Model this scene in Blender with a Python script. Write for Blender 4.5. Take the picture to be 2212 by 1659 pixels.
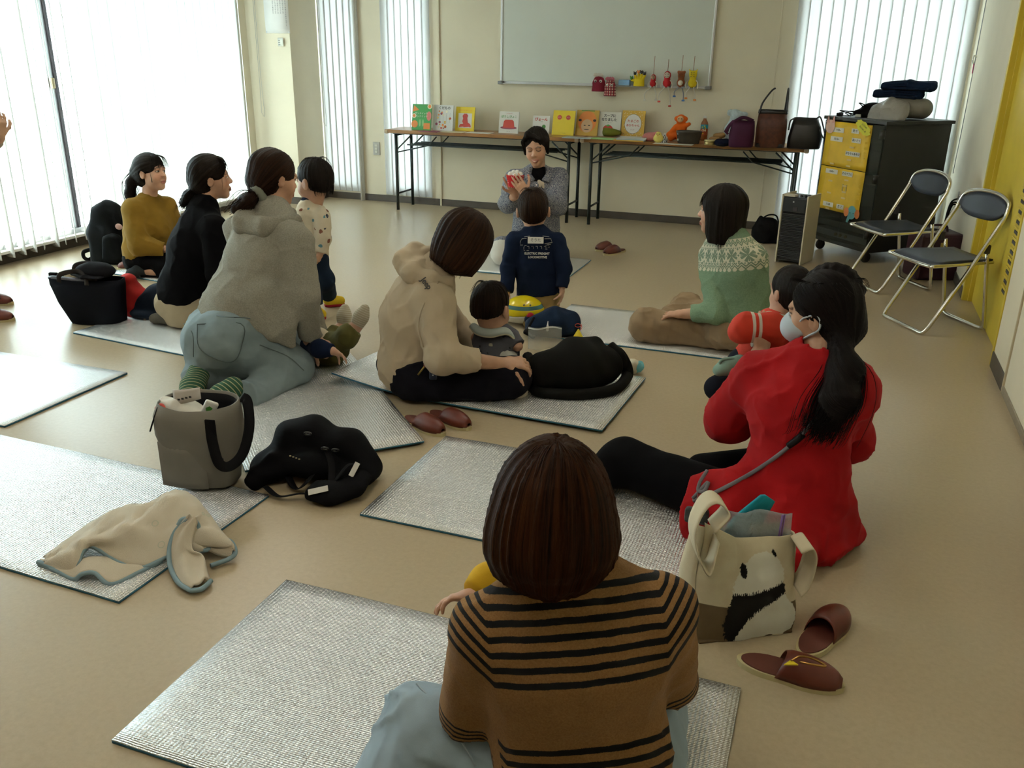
import bpy, bmesh, math, random
import numpy as np
from mathutils import Vector, Matrix

# ------------------------------------------------------------------ camera, world, sun, exposure
for o in list(bpy.data.objects):
    bpy.data.objects.remove(o)
SC = bpy.context.scene
COL = SC.collection
PI = math.pi
IMG_W, IMG_H, FPX = 2212, 1659, 1900.0
CAM_H = 1.45
PITCH, ROLL, YAW = math.radians(20.74), math.radians(0.77), math.radians(-19.9)
FWD = np.array([math.sin(YAW)*math.cos(PITCH), math.cos(YAW)*math.cos(PITCH), -math.sin(PITCH)])
_r = np.array([math.cos(YAW), -math.sin(YAW), 0.0])
_u = np.cross(_r, FWD)
CR = _r*math.cos(ROLL) + _u*math.sin(ROLL)
CU = _u*math.cos(ROLL) - _r*math.sin(ROLL)
HF = np.array([math.sin(YAW), math.cos(YAW), 0.0])      # camera azimuth on the floor
HR = np.array([math.cos(YAW), -math.sin(YAW), 0.0])     # to its right
UP = np.array([0.0, 0.0, 1.0])
CPOS = np.array([0.0, 0.0, CAM_H])
cd = bpy.data.cameras.new('camera'); cam = bpy.data.objects.new('camera', cd); COL.objects.link(cam)
cd.sensor_fit = 'HORIZONTAL'; cd.sensor_width = 36.0; cd.lens = FPX/IMG_W*36.0
cd.clip_start = 0.05; cd.clip_end = 200
cam.matrix_world = Matrix(((CR[0], CU[0], -FWD[0], 0), (CR[1], CU[1], -FWD[1], 0), (CR[2], CU[2], -FWD[2], CAM_H), (0, 0, 0, 1)))
SC.camera = cam
# the surveyed view turns a pixel of the photograph into a real place in the room
def ray(x, y): return FWD*FPX + CR*(x-IMG_W/2) + CU*(IMG_H/2-y)
def fl(x, y, z=0.0):
    v = ray(x, y); return CPOS + v*(z-CAM_H)/v[2]
def at(x, y, d):
    v = ray(x, y); return CPOS + v*d/(v@HF)
def onY(x, y, Y):
    v = ray(x, y); return CPOS + v*Y/v[1]
def onX(x, y, X):
    v = ray(x, y); return CPOS + v*X/v[0]
def cf(r, f, u): return HR*r + HF*f + UP*u

w = bpy.data.worlds.new('World'); SC.world = w; w.use_nodes = True
bgn = w.node_tree.nodes['Background']
bgn.inputs[0].default_value = (0.86, 0.95, 1.0, 1); bgn.inputs[1].default_value = 13.0
def light(name, kind, energy, color, loc, target=None, **kw):
    l = bpy.data.lights.new(name, kind); l.energy = energy; l.color = color
    for k, v in kw.items(): setattr(l, k, v)
    o = bpy.data.objects.new(name, l); COL.objects.link(o); o.location = loc
    if target is not None:
        o.rotation_euler = (Vector(target)-Vector(loc)).to_track_quat('-Z', 'Y').to_euler()
    return o
light('sun', 'SUN', 12.0, (1.0, 0.95, 0.86), (-20, 5.0, 15), (-20+10, 5.0+0.35, 15-13.7), angle=0.012)
SC.view_settings.view_transform = 'Standard'; SC.view_settings.look = 'None'
SC.view_settings.gamma = 1.0; SC.view_settings.use_curve_mapping = False
SC.view_settings.exposure = 0.47
SC.cycles.use_denoising = True
SC.cycles.max_bounces = 6; SC.cycles.diffuse_bounces = 3; SC.cycles.glossy_bounces = 2; SC.cycles.transmission_bounces = 4
SC.cycles.use_adaptive_sampling = True; SC.cycles.adaptive_threshold = 0.04
SC.cycles.transparent_max_bounces = 8; SC.cycles.sample_clamp_indirect = 6.0
# ------------------------------------------------------------------ helpers: tagging, materials, mesh building
def tag(o, label=None, cat=None, group=None, kind=None):
    if label: o['label'] = label
    if cat: o['category'] = cat
    if group: o['group'] = group
    if kind: o['kind'] = kind
    return o
def thing(name, label, cat, loc=(0, 0, 0), rotz=0.0, group=None):
    o = bpy.data.objects.new(name, None); COL.objects.link(o)
    o.empty_display_size = 0.1
    o.location = tuple(loc); o.rotation_euler = (0, 0, rotz)
    return tag(o, label, cat, group)
def copy_tree(o, parent=None):
    c = o.copy(); COL.objects.link(c); c.parent = parent
    for ch in list(o.children): copy_tree(ch, c)
    return c
def srgb(h):
    if isinstance(h, str):
        h = h.lstrip('#'); v = [int(h[i:i+2], 16)/255 for i in (0, 2, 4)]
    else: v = list(h)
    return tuple(x/12.92 if x <= 0.04045 else ((x+0.055)/1.055)**2.4 for x in v)
class NT:
    """small node-tree writer"""
    def __init__(s, name):
        s.m = bpy.data.materials.new(name); s.m.use_nodes = True
        s.t = s.m.node_tree; s.n = s.t.nodes; s.b = s.n['Principled BSDF']; s.out = s.n['Material Output']
    def node(s, typ, **kw):
        n = s.n.new(typ)
        for k, v in kw.items():
            if k.startswith('i_'):
                key = k[2:]; key = int(key) if key.isdigit() else key.replace('_', ' ')
                n.inputs[key].default_value = v
            else: setattr(n, k, v)
        return n
    def ln(s, a, ao, b, bi): s.t.links.new(a.outputs[ao], b.inputs[bi])
    def math(s, op, a, b=None, c=None, clamp=False):
        n = s.n.new('ShaderNodeMath'); n.operation = op; n.use_clamp = clamp
        for i, v in enumerate((a, b, c)):
            if v is None: continue
            if isinstance(v, (int, float)): n.inputs[i].default_value = v
            else: s.t.links.new(v, n.inputs[i])
        return n.outputs[0]
    def mix(s, fac, a, b, blend='MIX'):
        n = s.n.new('ShaderNodeMix'); n.data_type = 'RGBA'; n.blend_type = blend
        for i, v in ((0, fac), (6, a), (7, b)):
            if isinstance(v, (int, float)): n.inputs[i].default_value = v
            elif isinstance(v, tuple): n.inputs[i].default_value = (*v[:3], 1)
            else: s.t.links.new(v, n.inputs[i])
        return n.outputs[2]
    def col(s, v):
        if isinstance(v, tuple): s.b.inputs['Base Color'].default_value = (*v[:3], 1)
        else: s.t.links.new(v, s.b.inputs['Base Color'])
    def coord(s, which='Object'): return s.node('ShaderNodeTexCoord').outputs[which]
    def attr(s, name, out='Vector'): return s.node('ShaderNodeAttribute', attribute_name=name).outputs[out]
    def mapping(s, vec, scale=(1, 1, 1), loc=(0, 0, 0), rot=(0, 0, 0)):
        n = s.node('ShaderNodeMapping'); n.inputs['Scale'].default_value = scale; n.inputs['Location'].default_value = loc; n.inputs['Rotation'].default_value = rot
        s.t.links.new(vec, n.inputs['Vector']); return n.outputs[0]
    def noise(s, vec, scale=5.0, detail=3.0, rough=0.5, out=0):
        n = s.node('ShaderNodeTexNoise'); n.inputs['Scale'].default_value = scale; n.inputs['Detail'].default_value = detail; n.inputs['Roughness'].default_value = rough
        if vec is not None: s.t.links.new(vec, n.inputs['Vector'])
        return n.outputs[out]
    def ramp(s, fac, stops, interp='LINEAR'):
        n = s.node('ShaderNodeValToRGB'); n.color_ramp.interpolation = interp
        e = n.color_ramp.elements
        while len(e) > 1: e.remove(e[-1])
        e[0].position = stops[0][0]; e[0].color = (*stops[0][1][:3], 1)
        for p, c in stops[1:]:
            x = e.new(p); x.color = (*c[:3], 1)
        s.t.links.new(fac, n.inputs[0]); return n.outputs[0]
    def sep(s, vec): return s.node_link('ShaderNodeSeparateXYZ', vec)
    def node_link(s, typ, vec):
        n = s.node(typ); s.t.links.new(vec, n.inputs[0]); return n.outputs
    def bump(s, h, strength=0.3, dist=0.002):
        n = s.node('ShaderNodeBump'); n.inputs['Strength'].default_value = strength; n.inputs['Distance'].default_value = dist
        s.t.links.new(h, n.inputs['Height']); s.t.links.new(n.outputs[0], s.b.inputs['Normal']); return n
    def set(s, **kw):
        for k, v in kw.items():
            i = s.b.inputs[k.replace('_', ' ')]
            if isinstance(v, (int, float, tuple)): i.default_value = v
            else: s.t.links.new(v, i)
        return s
_MC = {}
def mat(name, color, rough=0.6, metal=0.0, var=0.08, vscale=12.0, bump=0.0, bscale=200.0, bdist=0.001, spec=0.5, **kw):
    """plain procedural surface: colour with a little uneven grain and fine relief"""
    if name in _MC: return _MC[name]
    t = NT(name); c = srgb(color) if isinstance(color, str) else color
    vec = t.coord('Object')
    if var > 0:
        f = t.noise(vec, vscale, 4.0)
        lo = tuple(max(0, x*(1-var)) for x in c); hi = tuple(min(1, x*(1+var)) for x in c)
        t.col(t.ramp(f, [(0.3, lo), (0.7, hi)]))
    else: t.col(c)
    if bump > 0: t.bump(t.noise(vec, bscale, 3.0), bump, bdist)
    t.set(Roughness=rough, Metallic=metal); t.b.inputs['Specular IOR Level'].default_value = spec if (max(c) > 0.03 or rough < 0.5) else min(spec, 0.12)
    for k, v in kw.items(): t.set(**{k: v})
    _MC[name] = t.m; return t.m
def cloth(name, color, var=0.10, knit=900.0, amp=0.35, rough=0.9, mottled=0.0, mscale=160.0):
    """woven or knitted cloth; mottled > 0 gives a heather yarn"""
    if name in _MC: return _MC[name]
    t = NT(name); c = srgb(color) if isinstance(color, str) else color
    vec = t.coord('Object')
    f = t.noise(vec, 9.0, 3.0)
    base = t.ramp(f, [(0.3, tuple(x*(1-var) for x in c)), (0.7, tuple(min(1, x*(1+var)) for x in c))])
    if mottled > 0:
        g = t.noise(vec, mscale, 3.0, 0.7)
        base = t.mix(mottled, base, t.ramp(g, [(0.35, tuple(x*0.45 for x in c)), (0.65, tuple(min(1, x*1.45) for x in c))]))
    t.col(base)
    t.bump(t.noise(vec, knit, 2.0), amp, 0.0012)
    t.set(Roughness=rough); t.b.inputs['Specular IOR Level'].default_value = 0.25 if max(c) > 0.05 else 0.05
    t.b.inputs['Sheen Weight'].default_value = 0.02; t.b.inputs['Sheen Roughness'].default_value = 0.5
    _MC[name] = t.m; return t.m
def vcol(name, rough=0.85, knit=900.0, amp=0.3, attr='Col', spec=0.3, sss=0.0, sheen=0.0):
    """colour painted on the cloth / skin itself through a vertex attribute"""
    if name in _MC: return _MC[name]
    t = NT(name); vec = t.coord('Object')
    f = t.noise(vec, 20.0, 3.0)
    t.col(t.mix(0.12, t.attr(attr, 'Color'), t.ramp(f, [(0.3, (0, 0, 0)), (0.7, (1, 1, 1))]), 'OVERLAY'))
    if amp > 0: t.bump(t.noise(vec, knit, 2.0), amp, 0.001)
    t.set(Roughness=rough); t.b.inputs['Specular IOR Level'].default_value = spec
    if sss > 0:
        t.b.inputs['Subsurface Weight'].default_value = sss; t.b.inputs['Subsurface Radius'].default_value = (0.012, 0.005, 0.003)
    t.b.inputs['Sheen Weight'].default_value = sheen
    _MC[name] = t.m; return t.m

def link(name, me, m=None, parent=None, smooth=False, loc=None):
    o = bpy.data.objects.new(name, me); COL.objects.link(o)
    if m is not None:
        for x in (m if isinstance(m, (list, tuple)) else [m]): me.materials.append(x)
    if parent is not None: o.parent = parent
    if loc is not None: o.location = tuple(loc)
    if smooth and len(me.polygons): me.polygons.foreach_set('use_smooth', [True]*len(me.polygons))
    return o
class MB:
    """collects shapes into ONE mesh"""
    def __init__(s): s.bm = bmesh.new(); s.mi = 0
    def _fin(s, vs, M):
        if M is not None: bmesh.ops.transform(s.bm, matrix=M, verts=vs)
        return s
    def _m(s, fs):
        for f in fs: f.material_index = s.mi
    def box(s, c, size, bev=0.0, M=None, seg=2):
        t = bmesh.new(); bmesh.ops.create_cube(t, size=1.0)
        bmesh.ops.scale(t, vec=size, verts=t.verts)
        if bev > 0: bmesh.ops.bevel(t, geom=t.edges[:], offset=min(bev, min(size)*0.49), segments=seg, profile=0.5, affect='EDGES')
        bmesh.ops.translate(t, vec=tuple(c), verts=t.verts)
        if M is not None: bmesh.ops.transform(t, matrix=M, verts=t.verts)
        return s._merge(t)
    def _merge(s, t):
        mp = {}
        for v in t.verts: mp[v] = s.bm.verts.new(v.co)
        for f in t.faces:
            try: g = s.bm.faces.new([mp[v] for v in f.verts]); g.material_index = s.mi; g.smooth = f.smooth
            except ValueError: pass
        t.free(); return s
    def tube(s, pts, r, n=8, closed=False, cap=True, flat=None):
        """round tube along points; r a number or one per point; flat=(vec, ratio) squashes it into a strap"""
        P = [Vector(p) for p in pts]; N = len(P)
        R = [r]*N if isinstance(r, (int, float)) else list(r)
        T = []
        for i in range(N):
            a = P[(i-1) % N] if (closed or i > 0) else P[0]; b = P[(i+1) % N] if (closed or i < N-1) else P[-1]
            d = (b-a); T.append(d.normalized() if d.length > 1e-9 else Vector((0, 0, 1)))
        up = Vector(flat[0]) if flat else (Vector((0, 0, 1)) if abs(T[0].z) < 0.9 else Vector((1, 0, 0)))
        x = (up - T[0]*up.dot(T[0])).normalized(); rings = []
        for i in range(N):
            if i > 0 or flat:
                q = Vector(flat[0]) if flat else x
                x = (q - T[i]*q.dot(T[i]))
                x = x.normalized() if x.length > 1e-6 else Vector((1, 0, 0))
            y = T[i].cross(x); k = flat[1] if flat else 1.0
            rings.append([s.bm.verts.new(P[i] + x*(R[i]*k*math.cos(2*PI*j/n)) + y*(R[i]*math.sin(2*PI*j/n))) for j in range(n)])
        for i in range(N if closed else N-1):
            a, b = rings[i], rings[(i+1) % N]
            for j in range(n):
                f = s.bm.faces.new((a[j], a[(j+1) % n], b[(j+1) % n], b[j])); f.material_index = s.mi; f.smooth = True
        if cap and not closed:
            for rg in (list(reversed(rings[0])), rings[-1]):
                f = s.bm.faces.new(rg); f.material_index = s.mi
        return s
    def cyl(s, a, b, r, r2=None, n=20, cap=True): return s.tube([a, b], [r, r if r2 is None else r2], n=n, cap=cap)
    def lathe(s, prof, c=(0, 0, 0), n=28, M=None, cap=True, sx=1.0, sy=1.0):
        """prof: list of (radius, z)"""
        rings = []; nv = []
        for (r, z) in prof:
            ring = [s.bm.verts.new(Vector((c[0]+sx*r*math.cos(2*PI*j/n), c[1]+sy*r*math.sin(2*PI*j/n), c[2]+z))) for j in range(n)]
            rings.append(ring); nv += ring
        for a, b in zip(rings, rings[1:]):
            for j in range(n):
                f = s.bm.faces.new((a[j], a[(j+1) % n], b[(j+1) % n], b[j])); f.material_index = s.mi; f.smooth = True
        if cap:
            for rg in (list(reversed(rings[0])), rings[-1]):
                f = s.bm.faces.new(rg); f.material_index = s.mi
        return s._fin(nv, M)
    def prism(s, poly, h0, h1, M=None):
        """polygon (x, y) extruded from z=h0 to h1"""
        a = [s.bm.verts.new((x, y, h0)) for x, y in poly]; b = [s.bm.verts.new((x, y, h1)) for x, y in poly]
        n = len(poly); fs = [s.bm.faces.new(list(reversed(a))), s.bm.faces.new(b)]
        for i in range(n): fs.append(s.bm.faces.new((a[i], a[(i+1) % n], b[(i+1) % n], b[i])))
        s._m(fs); return s._fin(a+b, M)
    def sheet(s, G, thick=0.0, closed_u=False):
        """grid of points [u][v]; thick > 0 makes it a shell"""
        G = np.asarray(G, float); nu, nv = G.shape[:2]
        du = np.gradient(G, axis=0); dv = np.gradient(G, axis=1)
        nr = np.cross(du, dv); nr /= (np.linalg.norm(nr, axis=2, keepdims=True)+1e-12)
        def mk(A): return [[s.bm.verts.new(A[i, j]) for j in range(nv)] for i in range(nu)]
        A = mk(G); L = [(A, False)]
        if thick > 0: B = mk(G - nr*thick); L.append((B, True))
        rng = range(nu if closed_u else nu-1)
        for V, rev in L:
            for i in rng:
                for j in range(nv-1):
                    q = [V[i][j], V[(i+1) % nu][j], V[(i+1) % nu][j+1], V[i][j+1]]
                    f = s.bm.faces.new(q[::-1] if rev else q); f.smooth = True; f.material_index = s.mi
        if thick > 0:
            def strip(e1, e2):
                for k in range(len(e1)-1):
                    try:
                        f = s.bm.faces.new((e1[k], e1[k+1], e2[k+1], e2[k])); f.smooth = True; f.material_index = s.mi
                    except ValueError: pass
            for jj in (0, nv-1):
                e1 = [A[i][jj] for i in range(nu)]; e2 = [B[i][jj] for i in range(nu)]
                if closed_u: e1.append(e1[0]); e2.append(e2[0])
                strip(e1, e2)
            if not closed_u:
                for ii in (0, nu-1): strip(A[ii], B[ii])
        return s
    def build(s, name, m=None, parent=None, smooth=False, loc=None, auto=False):
        me = bpy.data.meshes.new(name)
        bmesh.ops.recalc_face_normals(s.bm, faces=s.bm.faces)
        s.bm.to_mesh(me); s.bm.free()
        o = link(name, me, m, parent, smooth, loc)
        if auto: me.set_sharp_from_angle(angle=math.radians(40)); me.polygons.foreach_set('use_smooth', [True]*len(me.polygons))
        return o
def struct(name, mb, m, parent=None):
    o = mb.build(name, m, parent)
    if parent is None: o['kind'] = 'structure'
    return o
def text_mesh(name, s, size, m, parent, M, extrude=0.0004, align='CENTER', bold=0.0):
    cu = bpy.data.curves.new(name, 'FONT'); cu.body = s; cu.size = size; cu.extrude = extrude; cu.align_x = align; cu.align_y = 'CENTER'
    cu.offset = bold; cu.resolution_u = 2
    tmp = bpy.data.objects.new('t', cu); COL.objects.link(tmp)
    dg = bpy.context.evaluated_depsgraph_get(); me = bpy.data.meshes.new_from_object(tmp.evaluated_get(dg))
    bpy.data.objects.remove(tmp); bpy.data.curves.remove(cu)
    me.name = name; me.transform(M)
    if len(me.materials) == 0: me.materials.append(m)
    else: me.materials[0] = m
    o = bpy.data.objects.new(name, me); COL.objects.link(o); o.parent = parent; return o
def smooth_path(pts, n=6, closed=False):
    """Catmull-Rom through the points"""
    P = [np.asarray(p, float) for p in pts]; N = len(P); out = []
    for i in range(N if closed else N-1):
        p0 = P[(i-1) % N] if (closed or i > 0) else 2*P[0]-P[1]
        p1, p2 = P[i], P[(i+1) % N]
        p3 = P[(i+2) % N] if (closed or i+2 < N) else 2*P[-1]-P[-2]
        for k in range(n):
            t = k/n
            out.append(0.5*((2*p1)+(p2-p0)*t+(2*p0-5*p1+4*p2-p3)*t*t+(-p0+3*p1-3*p2+p3)*t**3))
    if not closed: out.append(P[-1])
    return out
def basis(M3, loc):
    return Matrix(((M3[0][0], M3[1][0], M3[2][0], loc[0]), (M3[0][1], M3[1][1], M3[2][1], loc[1]), (M3[0][2], M3[1][2], M3[2][2], loc[2]), (0, 0, 0, 1)))

# ------------------------------------------------------------------ soft bodies: blended implicit shapes meshed on a sparse grid
def unit(v):
    v = np.asarray(v, float); return v/(np.linalg.norm(v)+1e-12)
def _hash(i, j, k):
    h = (i*73856093) ^ (j*19349663) ^ (k*83492791)
    h = (h ^ (h >> 13))*1274126177
    return ((h ^ (h >> 16)) & 0xffff)/32767.5-1.0
def vnoise(P):
    I = np.floor(P).astype(np.int64); F = P-I; F = F*F*(3-2*F)
    x, y, z = I[..., 0], I[..., 1], I[..., 2]; fx, fy, fz = F[..., 0], F[..., 1], F[..., 2]
    def L(a, b, t): return a+(b-a)*t
    return L(L(L(_hash(x, y, z), _hash(x+1, y, z), fx), L(_hash(x, y+1, z), _hash(x+1, y+1, z), fx), fy),
             L(L(_hash(x, y, z+1), _hash(x+1, y, z+1), fx), L(_hash(x, y+1, z+1), _hash(x+1, y+1, z+1), fx), fy), fz)
class Rc:
    """tapered capsule; flat cuts the far end square; wr = (amp, along, across) gives folds across its length"""
    def __init__(s, a, b, ra, rb, flat=False, flat0=False, wr=None, k=0.02, op='u'):
        s.a, s.b, s.ra, s.rb, s.flat, s.flat0, s.wr, s.k, s.op = np.asarray(a, float), np.asarray(b, float), ra, rb, flat, flat0, wr, k, op
        s.L = np.linalg.norm(s.b-s.a)+1e-9; s.d = (s.b-s.a)/s.L
    def box(s): r = max(s.ra, s.rb)+0.01; return np.minimum(s.a, s.b)-r, np.maximum(s.a, s.b)+r
    def __call__(s, P):
        o = P-s.a; h = o@s.d; t = np.clip(h/s.L, 0, 1)
        r = s.ra+(s.rb-s.ra)*t
        if s.wr is not None:
            q = o-h[..., None]*s.d
            r = r+s.wr[0]*vnoise(q*s.wr[2]+(h*s.wr[1])[..., None]*np.array([0.35, 0.8, 0.5])+s.a*7)
        v = np.linalg.norm(o-(t*s.L)[..., None]*s.d, axis=-1)-r
        if s.flat: v = np.maximum(v, h-s.L)
        if s.flat0: v = np.maximum(v, -h)
        return v
class El:
    """ellipsoid with axes R (rows)"""
    def __init__(s, c, r, R=None, k=0.02, op='u'):
        s.c, s.r, s.k, s.op = np.asarray(c, float), np.asarray(r, float), k, op
        s.R = np.eye(3) if R is None else np.asarray(R, float)
    def box(s): r = max(s.r)+0.01; return s.c-r, s.c+r
    def __call__(s, P):
        q = (P-s.c)@s.R.T
        k0 = np.linalg.norm(q/s.r, axis=-1); k1 = np.linalg.norm(q/(s.r*s.r), axis=-1)+1e-9
        return k0*(k0-1)/k1
class Tube:
    """elliptic tube through points: half-width rx along side, half-depth ry across it"""
    def __init__(s, pts, rx, ry, side, flat0=False, flat1=False, wr=None, k=0.02, op='u', kk=0.02):
        s.p = np.asarray(pts, float); n = len(s.p)
        s.rx = np.broadcast_to(np.asarray(rx, float), (n,)); s.ry = np.broadcast_to(np.asarray(ry, float), (n,))
        sd = np.asarray(side, float); s.s = np.broadcast_to(sd, (n, 3)) if sd.ndim == 1 else sd
        s.f0, s.f1, s.wr, s.k, s.op, s.kk = flat0, flat1, wr, k, op, kk
    def box(s): r = max(s.rx.max(), s.ry.max())+0.01; return s.p.min(0)-r, s.p.max(0)+r
    def __call__(s, P):
        out = None; n = len(s.p)
        for i in range(n-1):
            a, b = s.p[i], s.p[i+1]; L = np.linalg.norm(b-a)+1e-9; d = (b-a)/L
            o = P-a; h = o@d; t = np.clip(h/L, 0, 1)
            sd = s.s[i]+(s.s[i+1]-s.s[i])*0.5; sd = unit(sd-d*(sd@d)); nn = np.cross(sd, d)
            rx = s.rx[i]+(s.rx[i+1]-s.rx[i])*t; ry = s.ry[i]+(s.ry[i+1]-s.ry[i])*t
            if s.wr is not None:
                w_ = s.wr[0]*vnoise((o-h[..., None]*d)*s.wr[2]+(h*s.wr[1])[..., None]*np.array([0.3, 0.85, 0.45])+a*5)
                rx = rx+w_; ry = ry+w_
            x = o@sd; y = o@nn; z = h-t*L; rm = np.minimum(rx, ry)
            k0 = np.sqrt((x/rx)**2+(y/ry)**2+(z/rm)**2); k1 = np.sqrt((x/rx**2)**2+(y/ry**2)**2+(z/rm**2)**2)+1e-9
            v = k0*(k0-1)/k1
            if s.f0 and i == 0: v = np.maximum(v, -h)
            if s.f1 and i == n-2: v = np.maximum(v, h-L)
            if out is None: out = v
            else:
                hh = np.clip(s.kk-np.abs(out-v), 0, None)/s.kk; out = np.minimum(out, v)-hh*hh*s.kk*0.25
        return out
class Cut:
    """everything beyond a plane is cut away (normal points at what goes)"""
    def __init__(s, p, n, k=0.004): s.p, s.n, s.k, s.op = np.asarray(p, float), unit(n), k, 's'
    def box(s): return None
    def __call__(s, P): return -((P-s.p)@s.n)
class Fn:
    def __init__(s, f, lo, hi, k=0.02, op='u'): s.f, s.lo, s.hi, s.k, s.op = f, np.asarray(lo, float), np.asarray(hi, float), k, op
    def box(s): return s.lo, s.hi
    def __call__(s, P): return s.f(P)
def chain(pts, rad, k=0.02, wr=None, flat=False, op='u'):
    return [Rc(pts[i], pts[i+1], rad[i], rad[i+1], k=k, wr=wr, flat=(flat and i == len(pts)-2), op=op) for i in range(len(pts)-1)]
def _comb(d, v, p):
    if p.op == 'u':
        if d is None: return v
        h = np.clip(p.k-np.abs(d-v), 0, None)/max(p.k, 1e-6); return np.minimum(d, v)-h*h*p.k*0.25
    v = -v
    h = np.clip(p.k-np.abs(d-v), 0, None)/max(p.k, 1e-6); return np.maximum(d, v)+h*h*p.k*0.25
def field(prims, P):
    d = None
    for p in prims: d = _comb(d, p(P), p)
    return d
def soft(prims, h, disp=None, clip=None, dmax=0.0):
    """mesh the blended shape on a grid of step h -> (verts, quads)"""
    lo = np.min([p.box()[0] for p in prims if p.op == 'u' and p.box()], axis=0)-2*h-dmax
    hi = np.max([p.box()[1] for p in prims if p.op == 'u' and p.box()], axis=0)+2*h+dmax
    if clip is not None: lo = np.maximum(lo, clip[0]); hi = np.minimum(hi, clip[1])
    B = 4
    nb = np.maximum(2, np.ceil((hi-lo)/(B*h)).astype(int)+1)
    gx = [lo[i]+(np.arange(nb[i])*B+(B-1)/2)*h for i in range(3)]
    CC = np.stack(np.meshgrid(*gx, indexing='ij'), -1).reshape(-1, 3)
    pv = []; d = None
    for p in prims:
        v = p(CC); pv.append(v); d = _comb(d, v, p)
    hd = B*h*0.5*1.7321
    act = np.abs(d) < hd*1.35+2*h+dmax
    ai = np.nonzero(act)[0]
    if len(ai) == 0: return np.zeros((0, 3)), np.zeros((0, 4), int)
    off = np.stack(np.meshgrid(*[(np.arange(B)-(B-1)/2)*h]*3, indexing='ij'), -1).reshape(-1, 3)
    PT = CC[ai][:, None, :]+off[None]
    D = np.full(PT.shape[:2], 1e3); dc = d[ai]
    for p, v in zip(prims, pv):
        va = v[ai]
        m = (va < dc+2.6*hd+p.k+0.01) if p.op == 'u' else (va < 2.6*hd+p.k+0.01)
        ix = np.nonzero(m)[0]
        if len(ix): D[ix] = _comb(D[ix], p(PT[ix]), p)
    if disp is not None: D = D-disp(PT.reshape(-1, 3)).reshape(D.shape)
    full = np.where(d < 0, -1.0, 1.0).reshape(nb)
    full = np.repeat(np.repeat(np.repeat(full, B, 0), B, 1), B, 2).astype(np.float32)
    bi = np.stack(np.unravel_index(ai, nb), -1)
    fo = np.stack(np.meshgrid(*[np.arange(B)]*3, indexing='ij'), -1).reshape(-1, 3)
    gi = bi[:, None, :]*B+fo[None]
    full[gi[..., 0], gi[..., 1], gi[..., 2]] = D
    S = full < 0
    n = S.shape
    c = np.zeros((n[0]-1, n[1]-1, n[2]-1), np.int8)
    for a in (0, 1):
        for b in (0, 1):
            for e in (0, 1): c += S[a:n[0]-1+a, b:n[1]-1+b, e:n[2]-1+e]
    cells = np.stack(np.nonzero((c > 0) & (c < 8)), -1)
    if len(cells) == 0: return np.zeros((0, 3)), np.zeros((0, 4), int)
    idx = np.full(c.shape, -1, np.int32); idx[tuple(cells.T)] = np.arange(len(cells))
    cv = {}
    for a in (0, 1):
        for b in (0, 1):
            for e in (0, 1): cv[a, b, e] = full[cells[:, 0]+a, cells[:, 1]+b, cells[:, 2]+e].astype(float)
    acc = np.zeros((len(cells), 3)); cnt = np.zeros(len(cells))
    for ax in range(3):
        for u in (0, 1):
            for v in (0, 1):
                k0 = [u, v]; k0.insert(ax, 0); k1 = [u, v]; k1.insert(ax, 1)
                A, Bv = cv[tuple(k0)], cv[tuple(k1)]; m = (A < 0) != (Bv < 0)
                t = np.where(m, A/np.where(m, A-Bv, 1), 0)
                q = np.zeros((len(cells), 3)); q[:] = k0; q[:, ax] = t
                acc += q*m[:, None]; cnt += m
    V = lo+(cells+acc/cnt[:, None])*h
    Q = []
    for ax in range(3):
        u, v = [(1, 2), (2, 0), (0, 1)][ax]
        sl0 = [slice(None)]*3; sl1 = [slice(None)]*3; sl0[ax] = slice(0, n[ax]-1); sl1[ax] = slice(1, n[ax])
        s0, s1 = S[tuple(sl0)], S[tuple(sl1)]
        e = np.stack(np.nonzero(s0 != s1), -1)
        ok = (e[:, u] > 0) & (e[:, v] > 0) & (e[:, u] < n[u]-1) & (e[:, v] < n[v]-1); e = e[ok]
        flip = s0[tuple(e.T)]
        def ci(du, dv):
            g = e.copy(); g[:, u] -= du; g[:, v] -= dv; return idx[tuple(g.T)]
        q = np.stack([ci(1, 1), ci(0, 1), ci(0, 0), ci(1, 0)], -1)
        q = np.where(flip[:, None], q, q[:, ::-1]); Q.append(q[(q >= 0).all(1)])
    return V, np.concatenate(Q)
def join(parts):
    V = []; Q = []; n = 0
    for v, q in parts:
        V.append(v); Q.append(q+n); n += len(v)
    return np.concatenate(V), np.concatenate(Q)
def np_mesh(name, V, Q):
    me = bpy.data.meshes.new(name); me.vertices.add(len(V)); me.vertices.foreach_set('co', np.asarray(V, np.float32).ravel())
    k = Q.shape[1]
    me.loops.add(len(Q)*k); me.loops.foreach_set('vertex_index', np.asarray(Q, np.int32).ravel())
    me.polygons.add(len(Q)); me.polygons.foreach_set('loop_start', np.arange(len(Q), dtype=np.int32)*k)
    me.polygons.foreach_set('use_smooth', np.ones(len(Q), bool))
    me.update(calc_edges=True); return me
def set_attr(me, name, arr, kind='FLOAT_VECTOR'):
    arr = np.asarray(arr, np.float32)
    a = me.attributes.new(name, kind, 'POINT')
    if kind == 'FLOAT_COLOR':
        if arr.shape[1] == 3: arr = np.concatenate([arr, np.ones((len(arr), 1), np.float32)], 1)
        a.data.foreach_set('color', arr.ravel())
    elif kind == 'FLOAT': a.data.foreach_set('value', arr.ravel())
    else: a.data.foreach_set('vector', arr.ravel())
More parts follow.
